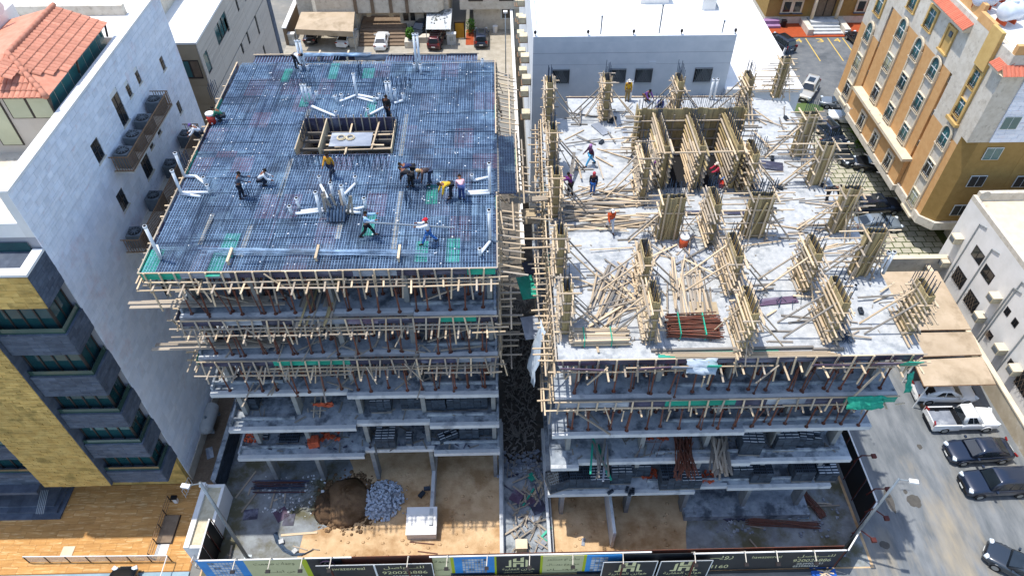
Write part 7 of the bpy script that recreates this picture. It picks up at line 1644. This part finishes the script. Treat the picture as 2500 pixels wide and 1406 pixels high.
# corner return on the left and side fences on the right
def fence(label, p, q, n, z=3.0, lamps=()):
    p, q = Vector(p), Vector(q); d = q - p; L = d.length; u_ = d.normalized(); nrm = Vector((-u_.y, u_.x, 0))
    t = W('site_fence', label, 'fence', p, 'black sheet side fences of the site')
    for k in range(n):
        a, b = p + d * (k / n) + u_ * .02, p + d * ((k + 1) / n) - u_ * .02
        part('sheet_panel', MB().loft([[(a.x, a.y, .05), (b.x, b.y, .05), (b.x + nrm.x * .03, b.y + nrm.y * .03, .05), (a.x + nrm.x * .03, a.y + nrm.y * .03, .05)], [(a.x, a.y, z), (b.x, b.y, z), (b.x + nrm.x * .03, b.y + nrm.y * .03, z), (a.x + nrm.x * .03, a.y + nrm.y * .03, z)]]), M['black'], t)
    part('top_rail', MB().beam(p + Vector((0, 0, z + .04)), q + Vector((0, 0, z + .04)), .09, .07), M['white'], t)
    for k in range(n + 1):
        a = p + d * (k / n) + nrm * .1; stick('post', (a.x, a.y, 0), (a.x, a.y, z), .05, .05, M['hsteel'], t)
    for k in lamps:
        a = p + d * k + Vector((0, 0, z)); s = -nrm if True else nrm
        f = part('floodlight', MB().beam(a + nrm * .3 - Vector((0, 0, .4)), a + Vector((0, 0, .45)), .07, .07).beam(a + Vector((0, 0, .45)), a - nrm * .8 + Vector((0, 0, .4)), .06, .06), M['hsteel'], t); part('lamp', MB().box(a - nrm * .9 + Vector((0, 0, .34)), (.3, .3, .16)), M['hsteel'], f)
    return t
fence('black sheet fence return at the left end of the hoarding', (-19.5, 22.2, 0), (-19.5, 19.5, 0), 3)
fence('slanting black fence at the right front corner of the site', (21.95, 19.12, 0), (25.05, 22.35, 0), 3, 3.0, (.35, .8))
fence('black sheet fence along the right street beside the right building', (25.07, 22.45, 0), (25.1, 34, 0), 7, 3.0, (.06, .28))
# pallet junk outside the hoarding
t = T('blue_tray', 'blue tray with timber offcuts lying outside the right end of the hoarding', 'tray', P(2010, 1402, 0)); part('tray', MB().box((0, 0, .1), (1.6, 1.0, .2)), mat('blue_tray', '#23519b', '#2b5fae', 2, rnd=.03), t)
for k in range(5): stick('offcut', (uni(-.7, 0), uni(-.4, .4), .25), (uni(.1, .8), uni(-.4, .5), .3), .09, .05, M['wood'], t)
# ================================================================ CARS
def ring(L0, L1, w_, r):
    r = min(r, (L1 - L0) / 2.1, w_ / 1.1)
    p = []
    for cx, cy, a0 in ((L1 - r, w_ - r, 0), (L0 + r, w_ - r, 90), (L0 + r, -w_ + r, 180), (L1 - r, -w_ + r, 270)):
        for k in range(4): a = R(a0 + 30 * k); p.append((cx + r * math.cos(a), cy + r * math.sin(a)))
    return p
PAINT = {}
def paint(c):
    if c not in PAINT: PAINT[c] = mat('paint_' + c, {'white': '#d6d7d6', 'black': '#1a1d23', 'navy': '#1a2538', 'grey': '#6f767c', 'silver': '#b7b3a8', 'maroon': '#4a1018', 'dark': '#2c353f', 'steel': '#7b8791'}[c], None, rough=.28, metal=.0 if c == 'white' else .25, rnd=.0, coat=.8, spec=.5)
    return PAINT[c]
SPEC = {
 'sedan': dict(L=4.85, W=1.84, top=1.45, st=[(-.5, .55, .74), (-.488, .85, .84), (-.45, 1.0, .92), (-.36, 1.03, .97), (-.2, 1.0, 1), (0, .97, 1), (.17, .95, 1), (.3, .9, .99), (.41, .83, .95), (.465, .74, .88), (.492, .62, .78), (.5, .45, .7)], cab=(-.41, .235, -.2, .055)),
 'suv': dict(L=4.8, W=1.94, top=1.76, st=[(-.5, .5, .8), (-.492, .95, .88), (-.46, 1.08, .95), (-.36, 1.1, .99), (0, 1.08, 1), (.2, 1.06, 1), (.32, 1.03, .99), (.43, .97, .95), (.476, .85, .88), (.495, .68, .8), (.5, .45, .74)], cab=(-.475, .215, -.42, .085)),
 'pickup': dict(L=5.3, W=1.82, top=1.76, st=[(-.09, .45, .99), (-.088, 1.04, 1), (.0, 1.05, 1), (.2, 1.04, 1), (.3, 1.02, .99), (.42, .98, .96), (.475, .88, .92), (.495, .7, .88), (.5, .45, .82)], cab=(-.085, .24, -.065, .12)),
}
def make_car(label, loc, head, kind, colour, group=None, rails=False, sun=False):
    s = SPEC[kind]; L, hw, zt = s['L'], s['W'] / 2, s['top']
    t = T('parked_car', label, 'car', loc, head, group); pm_ = paint(colour)
    rings = []
    for f, z, k in s['st']:
        x, w_ = f * L, hw * k; zb = .26
        half = [(w_ * .9, zb), (w_, zb + .14), (w_ * 1.0, max(zb + .2, z - .32)), (w_ * .975, z - .1), (w_ * .88, z - .015), (w_ * .45, z + .015)]
        rings.append([(x, y, q) for y, q in half] + [(x, -y, q) for y, q in half[::-1]])
    bd = part('body', MB().loft(rings), pm_, t, True); md = bd.modifiers.new('s', 'SUBSURF'); md.levels = 1; md.render_levels = 1
    a0, a1, b0, b1 = [q * L for q in s['cab']]
    zb = .93 if kind == 'sedan' else 1.02; wb_, wr = hw * .9, hw * .7
    base = ring(a0, a1, wb_, .18); roof = ring(b0, b1, wr, .16)
    rg = [[(x, y, zb) for x, y in base], [(x, y, zt - .05) for x, y in roof], [((x - (b0 + b1) / 2) * .93 + (b0 + b1) / 2, y * .9, zt) for x, y in roof], [((x - (b0 + b1) / 2) * .5 + (b0 + b1) / 2, y * .5, zt + .025) for x, y in roof]]
    part('cabin', MB().loft(rg), pm_, t, True)
    def glass(name, q, inset=.05, off=.012):
        q = [Vector(v) for v in q]; c = sum(q, Vector()) / 4; n = (q[1] - q[0]).cross(q[3] - q[0]).normalized()
        if n.dot(c - Vector(((b0 + b1) / 2, 0, zb))) < 0: n = -n
        q = [v.lerp(c, inset) + n * off for v in q]; part(name, MB().quad(*q), M['carglass'], t)
    zr_ = zt - .07; z0 = zb + (.06 if kind == 'sedan' else .08)
    k_ = (z0 - zb) / (zr_ - zb); mixx = lambda p, q: p + (q - p) * k_
    glass('windscreen', [(mixx(a1, b1) + .0, -wb_ * .86, z0), (mixx(a1, b1), wb_ * .86, z0), (b1, wr * .86, zr_), (b1, -wr * .86, zr_)], .04, .015)
    glass('rear_window', [(mixx(a0, b0), -wb_ * .84, z0), (mixx(a0, b0), wb_ * .84, z0), (b0, wr * .84, zr_), (b0, -wr * .84, zr_)], .07, .015)
    cuts_ = {'sedan': (.2, .52, .86), 'suv': (.06, .36, .62, .9), 'pickup': (.1, .5, .88)}[kind]
    for sd in (-1, 1):
        yb, yr = sd * mixx(wb_, wr), sd * wr
        B0, B1 = mixx(a0, b0) + .16, mixx(a1, b1) - .18; R0, R1 = b0 + .12, b1 - .1
        for i in range(len(cuts_) - 1):
            p, q = cuts_[i] + .012, cuts_[i + 1] - .012
            p0 = max(0, (p - .0)); f = lambda v, A, B: A + (B - A) * v
            glass('side_window', [(f(p0, B0, B1), yb, z0), (f(q, B0, B1), yb, z0), (f(min(q, .97), R0, R1), yr, zr_ - .02), (f(max(p0, .04), R0, R1), yr, zr_ - .02)], .03, .014)
        part('door_mirror', MB().box((a1 - .42 if kind != 'pickup' else a1 - .3, sd * (hw + .07), zb + .08), (.14, .2, .13)), pm_, t)
        hz = .68 if kind == 'sedan' else .8
        part('headlight', MB().box((L * .462, sd * hw * .7, hz + .03), (.26, .34, .12), Matrix.Rotation(-sd * .45, 3, 'Z')), M['lampg'], t)
        part('tail_light', MB().box((-L * .482, sd * hw * .74, hz + .2), (.1, .34, .14 if kind == 'sedan' else .34), Matrix.Rotation(sd * .3, 3, 'Z')), M['lampr'], t)
        for fx in (-.3, .31):
            wl = part('wheel', MB().tube([(fx * L, sd * (hw - .2), .335), (fx * L, sd * (hw + .015), .335)], .335, 18), M['tyre'], t, False)
            part('rim', MB().tube([(fx * L, sd * (hw + .0), .335), (fx * L, sd * (hw + .025), .335)], .22, 12), M['rim'], wl)
            part('arch', MB().tube([(fx * L + .4 * math.cos(q), sd * (hw + .004), .335 + .4 * math.sin(q)) for q in [math.pi * j / 8 for j in range(9)]], .035, 5), M['black'] if kind == 'suv' else pm_, wl)
    part('bumper', MB().box((L * .487, 0, .42), (.12, hw * 1.45, .2)).box((-L * .49, 0, .42), (.12, hw * 1.5, .2)), M['black'] if kind != 'sedan' else pm_, t)
    part('grille', MB().box((L * .492, 0, .6), (.06, hw * .8, .14)), M['black'], t)
    part('number_plate', MB().box((-L * .5 - .03, 0, .68), (.02, .5, .13)), M['plate'], t); part('number_plate', MB().box((L * .5 + .04, 0, .42), (.02, .45, .12)), M['plate'], t)
    if rails:
        for sd in (-1, 1): part('roof_rail', MB().tube([(b0 + .1, sd * wr * .86, zt + .0), (b0 + .3, sd * wr * .86, zt + .07), (b1 - .3, sd * wr * .86, zt + .07), (b1 - .05, sd * wr * .86, zt - .01)], .022, 6), M['rim'], t)
        for q in (.25, .5, .75): part('roof_bar', MB().box((b0 + (b1 - b0) * q, 0, zt + .06), (.05, wr * 1.7, .025)), M['rim'], t)
    if sun: part('sunroof', MB().box(((b0 + b1) / 2 + (b1 - b0) * .12, 0, zt + .022), ((b1 - b0) * .5, wr * 1.15, .015)), M['carglass'], t)
    if kind == 'pickup':
        x0, x1 = -L / 2 + .05, -.092 * L
        part('bed_floor', MB().bb(x0 + .06, x1, -hw + .1, hw - .1, .5, .62), M['plygrey'], t)
        part('bed_side', MB().bb(x0 + .06, x1, hw - .1, hw, .34, 1.03), pm_, t); part('bed_side', MB().bb(x0 + .06, x1, -hw, -hw + .1, .34, 1.03), pm_, t)
        part('tailgate', MB().bb(x0 - .02, x0 + .06, -hw + .01, hw - .01, .45, 1.02), pm_, t); part('bed_front', MB().bb(x1 - .07, x1 - .005, -hw + .1, hw - .1, .62, 1.05), M['black'], t)
        part('bed_liner', MB().bb(x0 + .06, x1 - .07, hw - .115, hw - .1, .62, 1.02).bb(x0 + .06, x1 - .07, -hw + .1, -hw + .115, .62, 1.02), M['black'], t)
    return t
G = 'cars parked on the surrounding streets'
def car(label, u, v, deg, kind, colour, z=.5, **k):
    p = P(u, v, z); p.z = .02; return make_car(label, p, R(deg), kind, colour, G, **k)
car('white sedan half under the tan canopy, seen from behind', 846, 93, 80, 'sedan', 'white')
car('white sedan parked alone in front of the villa steps', 932, 100, 90, 'sedan', 'white')
car('dark grey estate car beside the corrugated carport', 1028, 75, 245, 'suv', 'dark')
car('maroon off road car with roof bars by the corrugated carport', 1066, 99, 82, 'suv', 'maroon', rails=True)
car('black off road car with a glass roof before the cream house', 1175, 94, 90, 'suv', 'navy', sun=True)
car('black car in the shade under the tan canopy', 762, 86, 90, 'sedan', 'black')
car('black off road car on the numbered parking beside the white annex', 1905, 106, 112, 'suv', 'black')
car('dark car partly hidden by the orange building at the numbered parking', 2096, 100, 100, 'sedan', 'black')
car('silver off road car with a sunroof turning by the lawn patch', 1972, 222, 238, 'suv', 'silver', sun=True)
car('grey blue sedan under the far corner of the orange building', 2052, 255, 160, 'sedan', 'grey')
car('white off road car under the orange building', 2072, 290, 165, 'suv', 'white')
car('dark off road car with a glass roof on the grass paving', 2028, 330, 285, 'suv', 'navy', sun=True)
car('dark grey sedan just in front of the glass roofed car on the grass paving', 2046, 372, 290, 'sedan', 'dark')
car('black off road car under the orange building behind the cycads', 2138, 405, 165, 'suv', 'black')
car('navy coupe style car on the grass paving, upper of two', 2140, 505, 4, 'suv', 'navy', sun=True)
car('grey sedan on the grass paving, lower of two', 2140, 548, 2, 'sedan', 'steel')
car('white sedan parked under the nearest tan canopy', 2303, 958, -2, 'sedan', 'white')
car('white pickup truck with an empty open bed', 2345, 1024, 0, 'pickup', 'white')
car('navy sedan with a sunshade behind its windscreen', 2388, 1101, 182, 'sedan', 'navy')
car('black off road car at the right edge of the street', 2428, 1180, 181, 'suv', 'navy')
car('grey car cut by the bottom right corner of the photo', 2500, 1392, 140, 'sedan', 'dark')
car('black car at the foot of the photo before the glass railing', 278, 1475, 90, 'sedan', 'black')
ss = P(2371, 1093, 1.2); o = pbox('sunshade', (ss.x - .0, ss.y, 1.2), (.02, 1.2, .5), M['white']); o.rotation_euler = (0, .95, 0); tag(o, 'white folded sunshade behind the navy sedan windscreen', 'sunshade') if False else bpy.data.objects.remove(o)
pb2 = T('post_base', 'white post in a dark base beside the white sedan on the street', 'post', P(2252, 992, 0)); part('post', MB().tube([(0, 0, .1), (.15, .35, 1.3)], .05, 8), M['white'], pb2); part('base', MB().box((0, 0, .12), (.3, .3, .24)), M['steps'], pb2)
bn = T('plastic_basin', 'red plastic basin behind the white sedan', 'basin', P(2372, 975, 0)); part('bowl', MB().loft([[(.3 * q * math.cos(a), .3 * q * math.sin(a), z) for a in [k * math.pi / 7 for k in range(14)]] for q, z in ((.7, 0), (1, .18), (.9, .17), (.6, .04))]), M['red'], bn, True); part('rim', MB().tube([(.3 * math.cos(k * math.pi / 7), .3 * math.sin(k * math.pi / 7), .18) for k in range(15)], .02, 5, False), M['red'], bn)
for k, (u, v, rx, ry) in enumerate(((2172, 1222, .28, 1.0), (2232, 1222, .5, .55), (2210, 1200, .15, .2), (2160, 1330, .35, .3), (2245, 1090, .2, .25))):
    c = P(u, v, 0); mb = MB(); mb.v = [(c.x + rx * math.cos(a) * uni(.8, 1.1), c.y + ry * math.sin(a) * uni(.8, 1.1), .0105) for a in [q * math.pi / 9 for q in range(18)]]; mb.f = [tuple(range(18))]
    o = struct('tar_patch', mb, mat('tar', '#4a4844', '#55524c', 3, rnd=0))
for (s_, x, y, z_) in (('4', 42.0, 92.2, 0), ('3', 45.0, 92.2, 0), ('4', 47.4, 92.2, 0), ('0', 50.0, 92.2, 0)): TEXTS.append((s_, x, y, .95, 1.1, 'yline', 'flat', .018, False))

# ================================================================ PEOPLE
TMP = bpy.data.scenes.new('tmp'); JOBS = []
POSE = {
 'stand': dict(lean=.06, legs=((.03, .06), (-.06, .04)), arms=((.1, .3), (-.05, .25))),
 'work': dict(lean=.3, legs=((.2, .2), (-.1, .1)), arms=((.8, .6), (.7, .5))),
 'walk': dict(lean=.1, legs=((.5, .15), (-.35, .35)), arms=((-.4, .3), (.5, .4))),
 'carry': dict(lean=.08, legs=((.5, .15), (-.35, .4)), arms=((1.35, .35), (.9, .9))),
 'bend': dict(lean=1.45, legs=((.25, .2), (.05, .1)), arms=((.15, .1), (.3, .15))),
 'squat': dict(lean=.75, legs=((1.75, 2.35), (1.6, 2.3)), arms=((.6, .4), (.5, .6))),
}
def person(label, pos, deg, pose, shirt, trousers, head=('hair', '#15110e'), sleeve=True, sc=1.0):
    q = POSE[pose]; l = q['lean']; td = Vector((math.sin(l), 0, math.cos(l)))
    pel = Vector((0, 0, 0)); J = {'pel': pel, 'sp': pel + td * .2, 'ch': pel + td * .42, 'nk': pel + td * .54}
    hl = l * .75; hd = Vector((math.sin(hl), 0, math.cos(hl)))
    J['hb'] = J['nk'] + hd * .07; J['hm'] = J['nk'] + hd * .16 + Vector((.01, 0, 0)); J['ht'] = J['nk'] + hd * .25
    for i, sd in enumerate((1, -1)):
        h_, k_ = q['legs'][i]; hip = pel + Vector((0, sd * .095, -.05)); kn = hip + Vector((math.sin(h_), 0, -math.cos(h_))) * .43; an = kn + Vector((math.sin(h_ - k_), 0, -math.cos(h_ - k_))) * .42
        toe = an + Vector((.17, sd * .02, -.045)); J.update({f'hip{i}': hip, f'kn{i}': kn, f'an{i}': an, f'toe{i}': toe})
        a_, e_ = q['arms'][i]; sh = J['ch'] + td * .06 + Vector((0, sd * .185, 0)); el = sh + Vector((math.sin(a_), sd * .12, -math.cos(a_))).normalized() * .29; wr = el + Vector((math.sin(a_ + e_), -sd * .04, -math.cos(a_ + e_))).normalized() * .25
        J.update({f'sh{i}': sh, f'el{i}': el, f'wr{i}': wr, f'hd{i}': wr + (wr - el).normalized() * .09})
    low = min(J['an0'].z, J['an1'].z) - .075; cx = (J['an0'].x + J['an1'].x) / 2
    for k in J: J[k] = (J[k] - Vector((cx, 0, low))) * sc
    t = T('person', label, 'person', pos, R(deg), None)
    rb = {'pel': .125, 'sp': .115, 'ch': .13, 'nk': .055, 'hb': .075, 'hm': .098, 'ht': .06, 'hip': .085, 'kn': .058, 'an': .04, 'toe': .035, 'sh': .06, 'el': .042, 'wr': .03, 'hd': .035}
    E_ = [('pel', 'sp'), ('sp', 'ch'), ('ch', 'nk'), ('nk', 'hb'), ('hb', 'hm'), ('hm', 'ht')]
    for i in '01': E_ += [('pel', 'hip' + i), ('hip' + i, 'kn' + i), ('kn' + i, 'an' + i), ('an' + i, 'toe' + i), ('ch', 'sh' + i), ('sh' + i, 'el' + i), ('el' + i, 'wr' + i), ('wr' + i, 'hd' + i)]
    def skin(edges, add, root, name, m_, extra=None):
        ks = []
        for a, b in edges:
            for k in (a, b):
                if k not in ks: ks.append(k)
        me = bpy.data.meshes.new(name); me.from_pydata([J[k] for k in ks], [(ks.index(a), ks.index(b)) for a, b in edges], []); ob = bpy.data.objects.new(name, me); TMP.collection.objects.link(ob)
        md = ob.modifiers.new('k', 'SKIN'); md.use_smooth_shade = True; ob.modifiers.new('u', 'SUBSURF').levels = 1
        sv = me.skin_vertices[0].data
        for i, k in enumerate(ks): r_ = (rb[k.rstrip('01')] + add) * sc; sv[i].radius = (r_, r_); sv[i].use_root = (k == root)
        JOBS.append((ob, name, t, m_, extra)); return ob
    ex = MB()
    for i, sd in enumerate((1, -1)):
        w_, h2 = J[f'wr{i}'], J[f'hd{i}']; d = (h2 - w_).normalized(); s_ = d.cross(Vector((0, 0, 1))); s_ = s_.normalized() if s_.length > .1 else Vector((0, 1, 0)); n_ = s_.cross(d)
        for f in range(4):
            b0 = h2 - d * .01 + s_ * (f - 1.5) * .019; ln = (.07, .08, .075, .06)[f]; ex.tube([b0, b0 + d * ln * .55 - n_ * .006, b0 + d * ln * .9 - n_ * .03], [.009, .0085, .006], 5)
        tb_ = w_ + d * .03 + s_ * .03 * sd; ex.tube([tb_, tb_ + d * .03 + s_ * .03 * sd, tb_ + d * .065 + s_ * .035 * sd], [.011, .01, .007], 5)
    hm = J['hm']; fx = Vector((math.cos(hl), 0, -math.sin(hl)))
    ex.tube([hm + fx * .085 - hd * .005, hm + fx * .115 - hd * .03], [.012, .017], 6)
    for sd in (-1, 1): ex.box(hm + Vector((0, sd * .096, 0)) - hd * .01, (.045, .02, .06))
    ey = MB()
    for sd in (-1, 1): ey.box(hm + fx * .093 + Vector((0, sd * .035, 0)) + hd * .02, (.012, .025, .014))
    ey.box(hm + fx * .09 - hd * .055, (.012, .045, .012)); part('eyes_and_mouth', ey, M['iron'], t)
    skin(E_, 0, 'pel', 'body', M['skin'], ex)
    se = [('pel', 'sp'), ('sp', 'ch')]
    for i in '01': se += [('ch', 'sh' + i), ('sh' + i, 'el' + i)] + ([('el' + i, 'wr' + i)] if sleeve else [])
    skin(se, .024, 'ch', 'shirt', mat('cloth_' + shirt, shirt, None, 9, rnd=.0, bump=.5, bsc=14, c3='#8d8880', sc3=5, cov3=.66)); le = []
    for i in '01': le += [('pel', 'hip' + i), ('hip' + i, 'kn' + i), ('kn' + i, 'an' + i)]
    skin(le, .026, 'pel', 'trousers', mat('cloth_' + trousers, trousers, None, 9, rnd=.0, bump=.5, bsc=14, c3='#8d8880', sc3=5, cov3=.64))
    for i in '01': part('shoe', MB().tube([J['an' + i] + Vector((-.07, 0, -.03)), J['an' + i] + Vector((.02, 0, -.03)), J['toe' + i] + Vector((.03, 0, -.005))], [.045, .055, .035], 8), M['black'], t, True)
    kind, hc = head; hmn = mat('head_' + hc, hc, None, rnd=.0); mb = MB(); ax = hd; x_ = fx; y_ = Vector((0, 1, 0)); rr_ = []
    lo = {'hair': -.01, 'cap': .02, 'helmet': .01, 'scarf': -.08}[kind]; Rr = {'hair': .104, 'cap': .108, 'helmet': .135, 'scarf': .115}[kind]
    for hh in [lo + (.135 - lo) * k / 5 for k in range(6)]:
        rad = Rr * math.sqrt(max(.03, 1 - (max(0, hh) / .137) ** 2)); rr_.append([hm - fx * (.012) + ax * hh + x_ * rad * math.cos(a) + y_ * rad * math.sin(a) * .92 for a in [k * math.pi / 6 for k in range(12)]])
    mb.loft(rr_)
    if kind in ('cap', 'helmet'): mb.loft([[hm + fx * (.07 + .09 * s_) + ax * (.03 - .02 * s_ + o_) + y_ * w_ for w_ in (-.075, 0, .075)] for s_, o_ in ((0, 0), (1, 0))], False, False)
    if kind == 'scarf': mb.tube([J['nk'] - fx * .02 - hd * .02, J['nk'] + hd * .05], [.1, .08], 8)
    part({'hair': 'hair', 'cap': 'cap', 'helmet': 'helmet', 'scarf': 'headscarf'}[kind], mb, hmn, t, True)
    return t
def worker(label, u, v, z, deg, pose, shirt, trousers, head=('hair', '#15110e'), **k): return person('person ' + label, P(u, v, z), deg, pose, shirt, trousers, head, **k)
za = ZR + .045
worker('in a white shirt and dark trousers bending at the rebar deck back edge', 727, 166, za, -30, 'bend', '#cfd3d8', '#1b1f2a')
worker('in a green shirt squatting beside the red water cooler', 541, 296, za, 190, 'squat', '#2c6b57', '#26303c')
worker('in a white shirt and purple cap crouching at the rebar deck left edge', 488, 337, za, 200, 'squat', '#c9ccd2', '#1d2330', ('cap', '#5a4a86'))
worker('in a dark plaid shirt standing left of the middle of the rebar deck', 592, 484, za, 20, 'work', '#3b4a5e', '#1a2030')
worker('in a white shirt squatting over the bars at the left of the rebar deck', 644, 452, za, 10, 'squat', '#c3c9d0', '#1c2638')
worker('in a mustard shirt walking below the shaft opening', 812, 432, za, 250, 'walk', '#b3822a', '#1a2236')
worker('in black standing behind the right of the shaft opening', 951, 292, za, 250, 'stand', '#17181c', '#161d2c')
worker('in a navy shirt bending, behind of the pair right of the shaft', 1008, 440, za, 180, 'bend', '#1c2c55', '#15161c')
worker('in black bending, front of the pair right of the shaft', 1004, 458, za, 150, 'bend', '#17191f', '#14151a')
worker('in a dark vest and pale head cloth bending beside the black clad pair', 1050, 450, za, 200, 'bend', '#33282a', '#27324a', ('scarf', '#b99a6c'))
worker('in a yellow shirt bending at the right of the rebar deck', 1101, 483, za, 200, 'bend', '#c6a12b', '#151a26')
worker('in a pink shirt and blue trousers bending on the rebar deck', 1128, 487, za, 100, 'bend', '#d7a9b2', '#26396b')
worker('in a light blue shirt carrying the left end of a long pole', 898, 578, za, 5, 'carry', '#8fb3d6', '#12161f')
worker('in a white shirt and red helmet carrying the right end of a long pole', 1050, 594, za, 185, 'carry', '#d4d7db', '#3666a8', ('helmet', '#b3202c'))
o = stick('carried_pole', P(893, 543, za + 1.3), P(1110, 556, za + 1.25), .06, .06, M['steelp']); tag(o, 'long grey pole carried by two men across the rebar deck', 'pole')
zb_ = ZD
worker('in a dark vest and pale blue trousers walking on the white deck', 1441, 404, zb_, 200, 'walk', '#43233f', '#4fa3cf', ('scarf', '#a877a8'))
worker('in a purple shirt and black trousers holding a leaning board', 1392, 478, zb_, 150, 'work', '#6b2a72', '#16181c')
worker('in a red cap and dark jacket standing at the left of the white deck', 1446, 474, zb_, 260, 'stand', '#1d2033', '#2f62a8', ('scarf', '#b0404a'))
worker('in an orange shirt walking over the heap of planks', 1488, 562, zb_ + .15, 280, 'walk', '#b5481f', '#b9bdc2', ('cap', '#d0cfcf'))
worker('in a plaid shirt working at the left side of the shaft form', 1545, 442, zb_, 10, 'work', '#3c4668', '#8ea2b8', ('scarf', '#8f8fae'))
worker('in a pale waistcoat and purple shirt inside the left column form', 1598, 446, zb_, 200, 'work', '#a8a08c', '#2a2b30', ('scarf', '#7a3f8c'))
worker('in a red shirt and pale helmet at the right of the shaft form', 1746, 450, zb_, 190, 'work', '#b03046', '#3a3f4a', ('helmet', '#d8c9b8'))
worker('in a blue shirt crouching by the red bucket', 1778, 452, zb_, 200, 'squat', '#3f6aa8', '#33353c', ('scarf', '#c08a2c'))
worker('in dark clothes sitting right of the shaft form', 1832, 468, zb_, 160, 'squat', '#1a2140', '#171a22', ('scarf', '#14161d'))
worker('in black bending at the right edge of the white deck', 2015, 492, zb_, 10, 'bend', '#14161b', '#20222a')
worker('in a yellow shirt standing at the back edge of the white deck', 1530, 246, zb_, 270, 'stand', '#c79a1f', '#8f7a4e', ('cap', '#d8d4c8'))
worker('in a blue plaid shirt crouching behind the shaft form', 1611, 268, zb_, 250, 'squat', '#39427a', '#2a3046')
worker('in purple crouching at the back edge of the white deck', 1577, 246, zb_, 300, 'squat', '#5a3a7a', '#6a4a30')
o = stick('leaning_board', P(1385, 478, zb_), P(1402, 372, zb_ + 1.2), .2, .04, M['woodg']); tag(o, 'long grey board held upright by the man in the purple shirt', 'board')

# ---------------------------------------------------------------- lettering (joined up Arabic needs presentation forms, right to left)
import unicodedata
FORMS = {}
for cp in range(0xFE80, 0xFEFD):
    d = unicodedata.decomposition(chr(cp)).split()
    if d: FORMS.setdefault(''.join(chr(int(x, 16)) for x in d[1:]), {})[d[0]] = chr(cp)
def shape(s):
    s = s.replace('لا', '\x01'); out = []
    FORMS['\x01'] = FORMS['لا']
    dual = lambda c: c == 'ـ' or '<initial>' in FORMS.get(c, {})
    for i, c in enumerate(s):
        pj = i > 0 and dual(s[i - 1]) and (c == 'ـ' or c in FORMS); nj = i + 1 < len(s) and dual(c) and (s[i + 1] == 'ـ' or s[i + 1] in FORMS)
        if c in FORMS:
            k = '<medial>' if pj and nj else '<final>' if pj else '<initial>' if nj else '<isolated>'
            out.append(FORMS[c].get(k) or FORMS[c].get('<isolated>'))
        else: out.append(c)
    return ''.join(out[::-1])
TJ = []
for q in TEXTS:
    cu = bpy.data.curves.new('lettering', 'FONT'); cu.body = shape(q[0]) if q[8] else q[0]; cu.resolution_u = 3
    ob = bpy.data.objects.new('lettering', cu); TMP.collection.objects.link(ob); TJ.append((ob, q))
vl = TMP.view_layers[0]; vl.update(); dg = vl.depsgraph
for ob, q in TJ:
    me = bpy.data.meshes.new_from_object(ob.evaluated_get(dg)); vs = [v.co.copy() for v in me.vertices]
    if not vs: continue
    x0, x1 = min(v.x for v in vs), max(v.x for v in vs); y0, y1 = min(v.y for v in vs), max(v.y for v in vs)
    (_, x, z, wd, hg, m_, par, y, _r) = q
    for v in me.vertices:
        a = ((v.co.x - x0) / max(.01, x1 - x0) - .5) * wd + x; b = ((v.co.y - y0) / max(.01, y1 - y0)) * hg + z
        v.co = (a, b, y) if par == 'flat' else (a, y - .006, b)
    me.materials.clear(); me.materials.append(M[m_]); me.name = 'lettering'
    if par == 'flat':
        o = mk('bay_number', me); o['kind'] = 'structure'
    else: mk('lettering', me, par)
for ob, name, t, m_, ex in JOBS:
    me = bpy.data.meshes.new_from_object(ob.evaluated_get(dg)); me.name = name
    if ex:
        vs = [tuple(v.co) for v in me.vertices]; fs = [tuple(p.vertices) for p in me.polygons]; o_ = len(vs)
        vs += ex.v; fs += [tuple(i + o_ for i in f) for f in ex.f]; me2 = bpy.data.meshes.new(name); me2.from_pydata(vs, [], fs); me2.update(); me = me2
    me.polygons.foreach_set('use_smooth', [True] * len(me.polygons)); me.materials.clear(); me.materials.append(m_)
    mk(name, me, t)
for ob in list(TMP.collection.objects): bpy.data.objects.remove(ob)
bpy.data.scenes.remove(TMP)
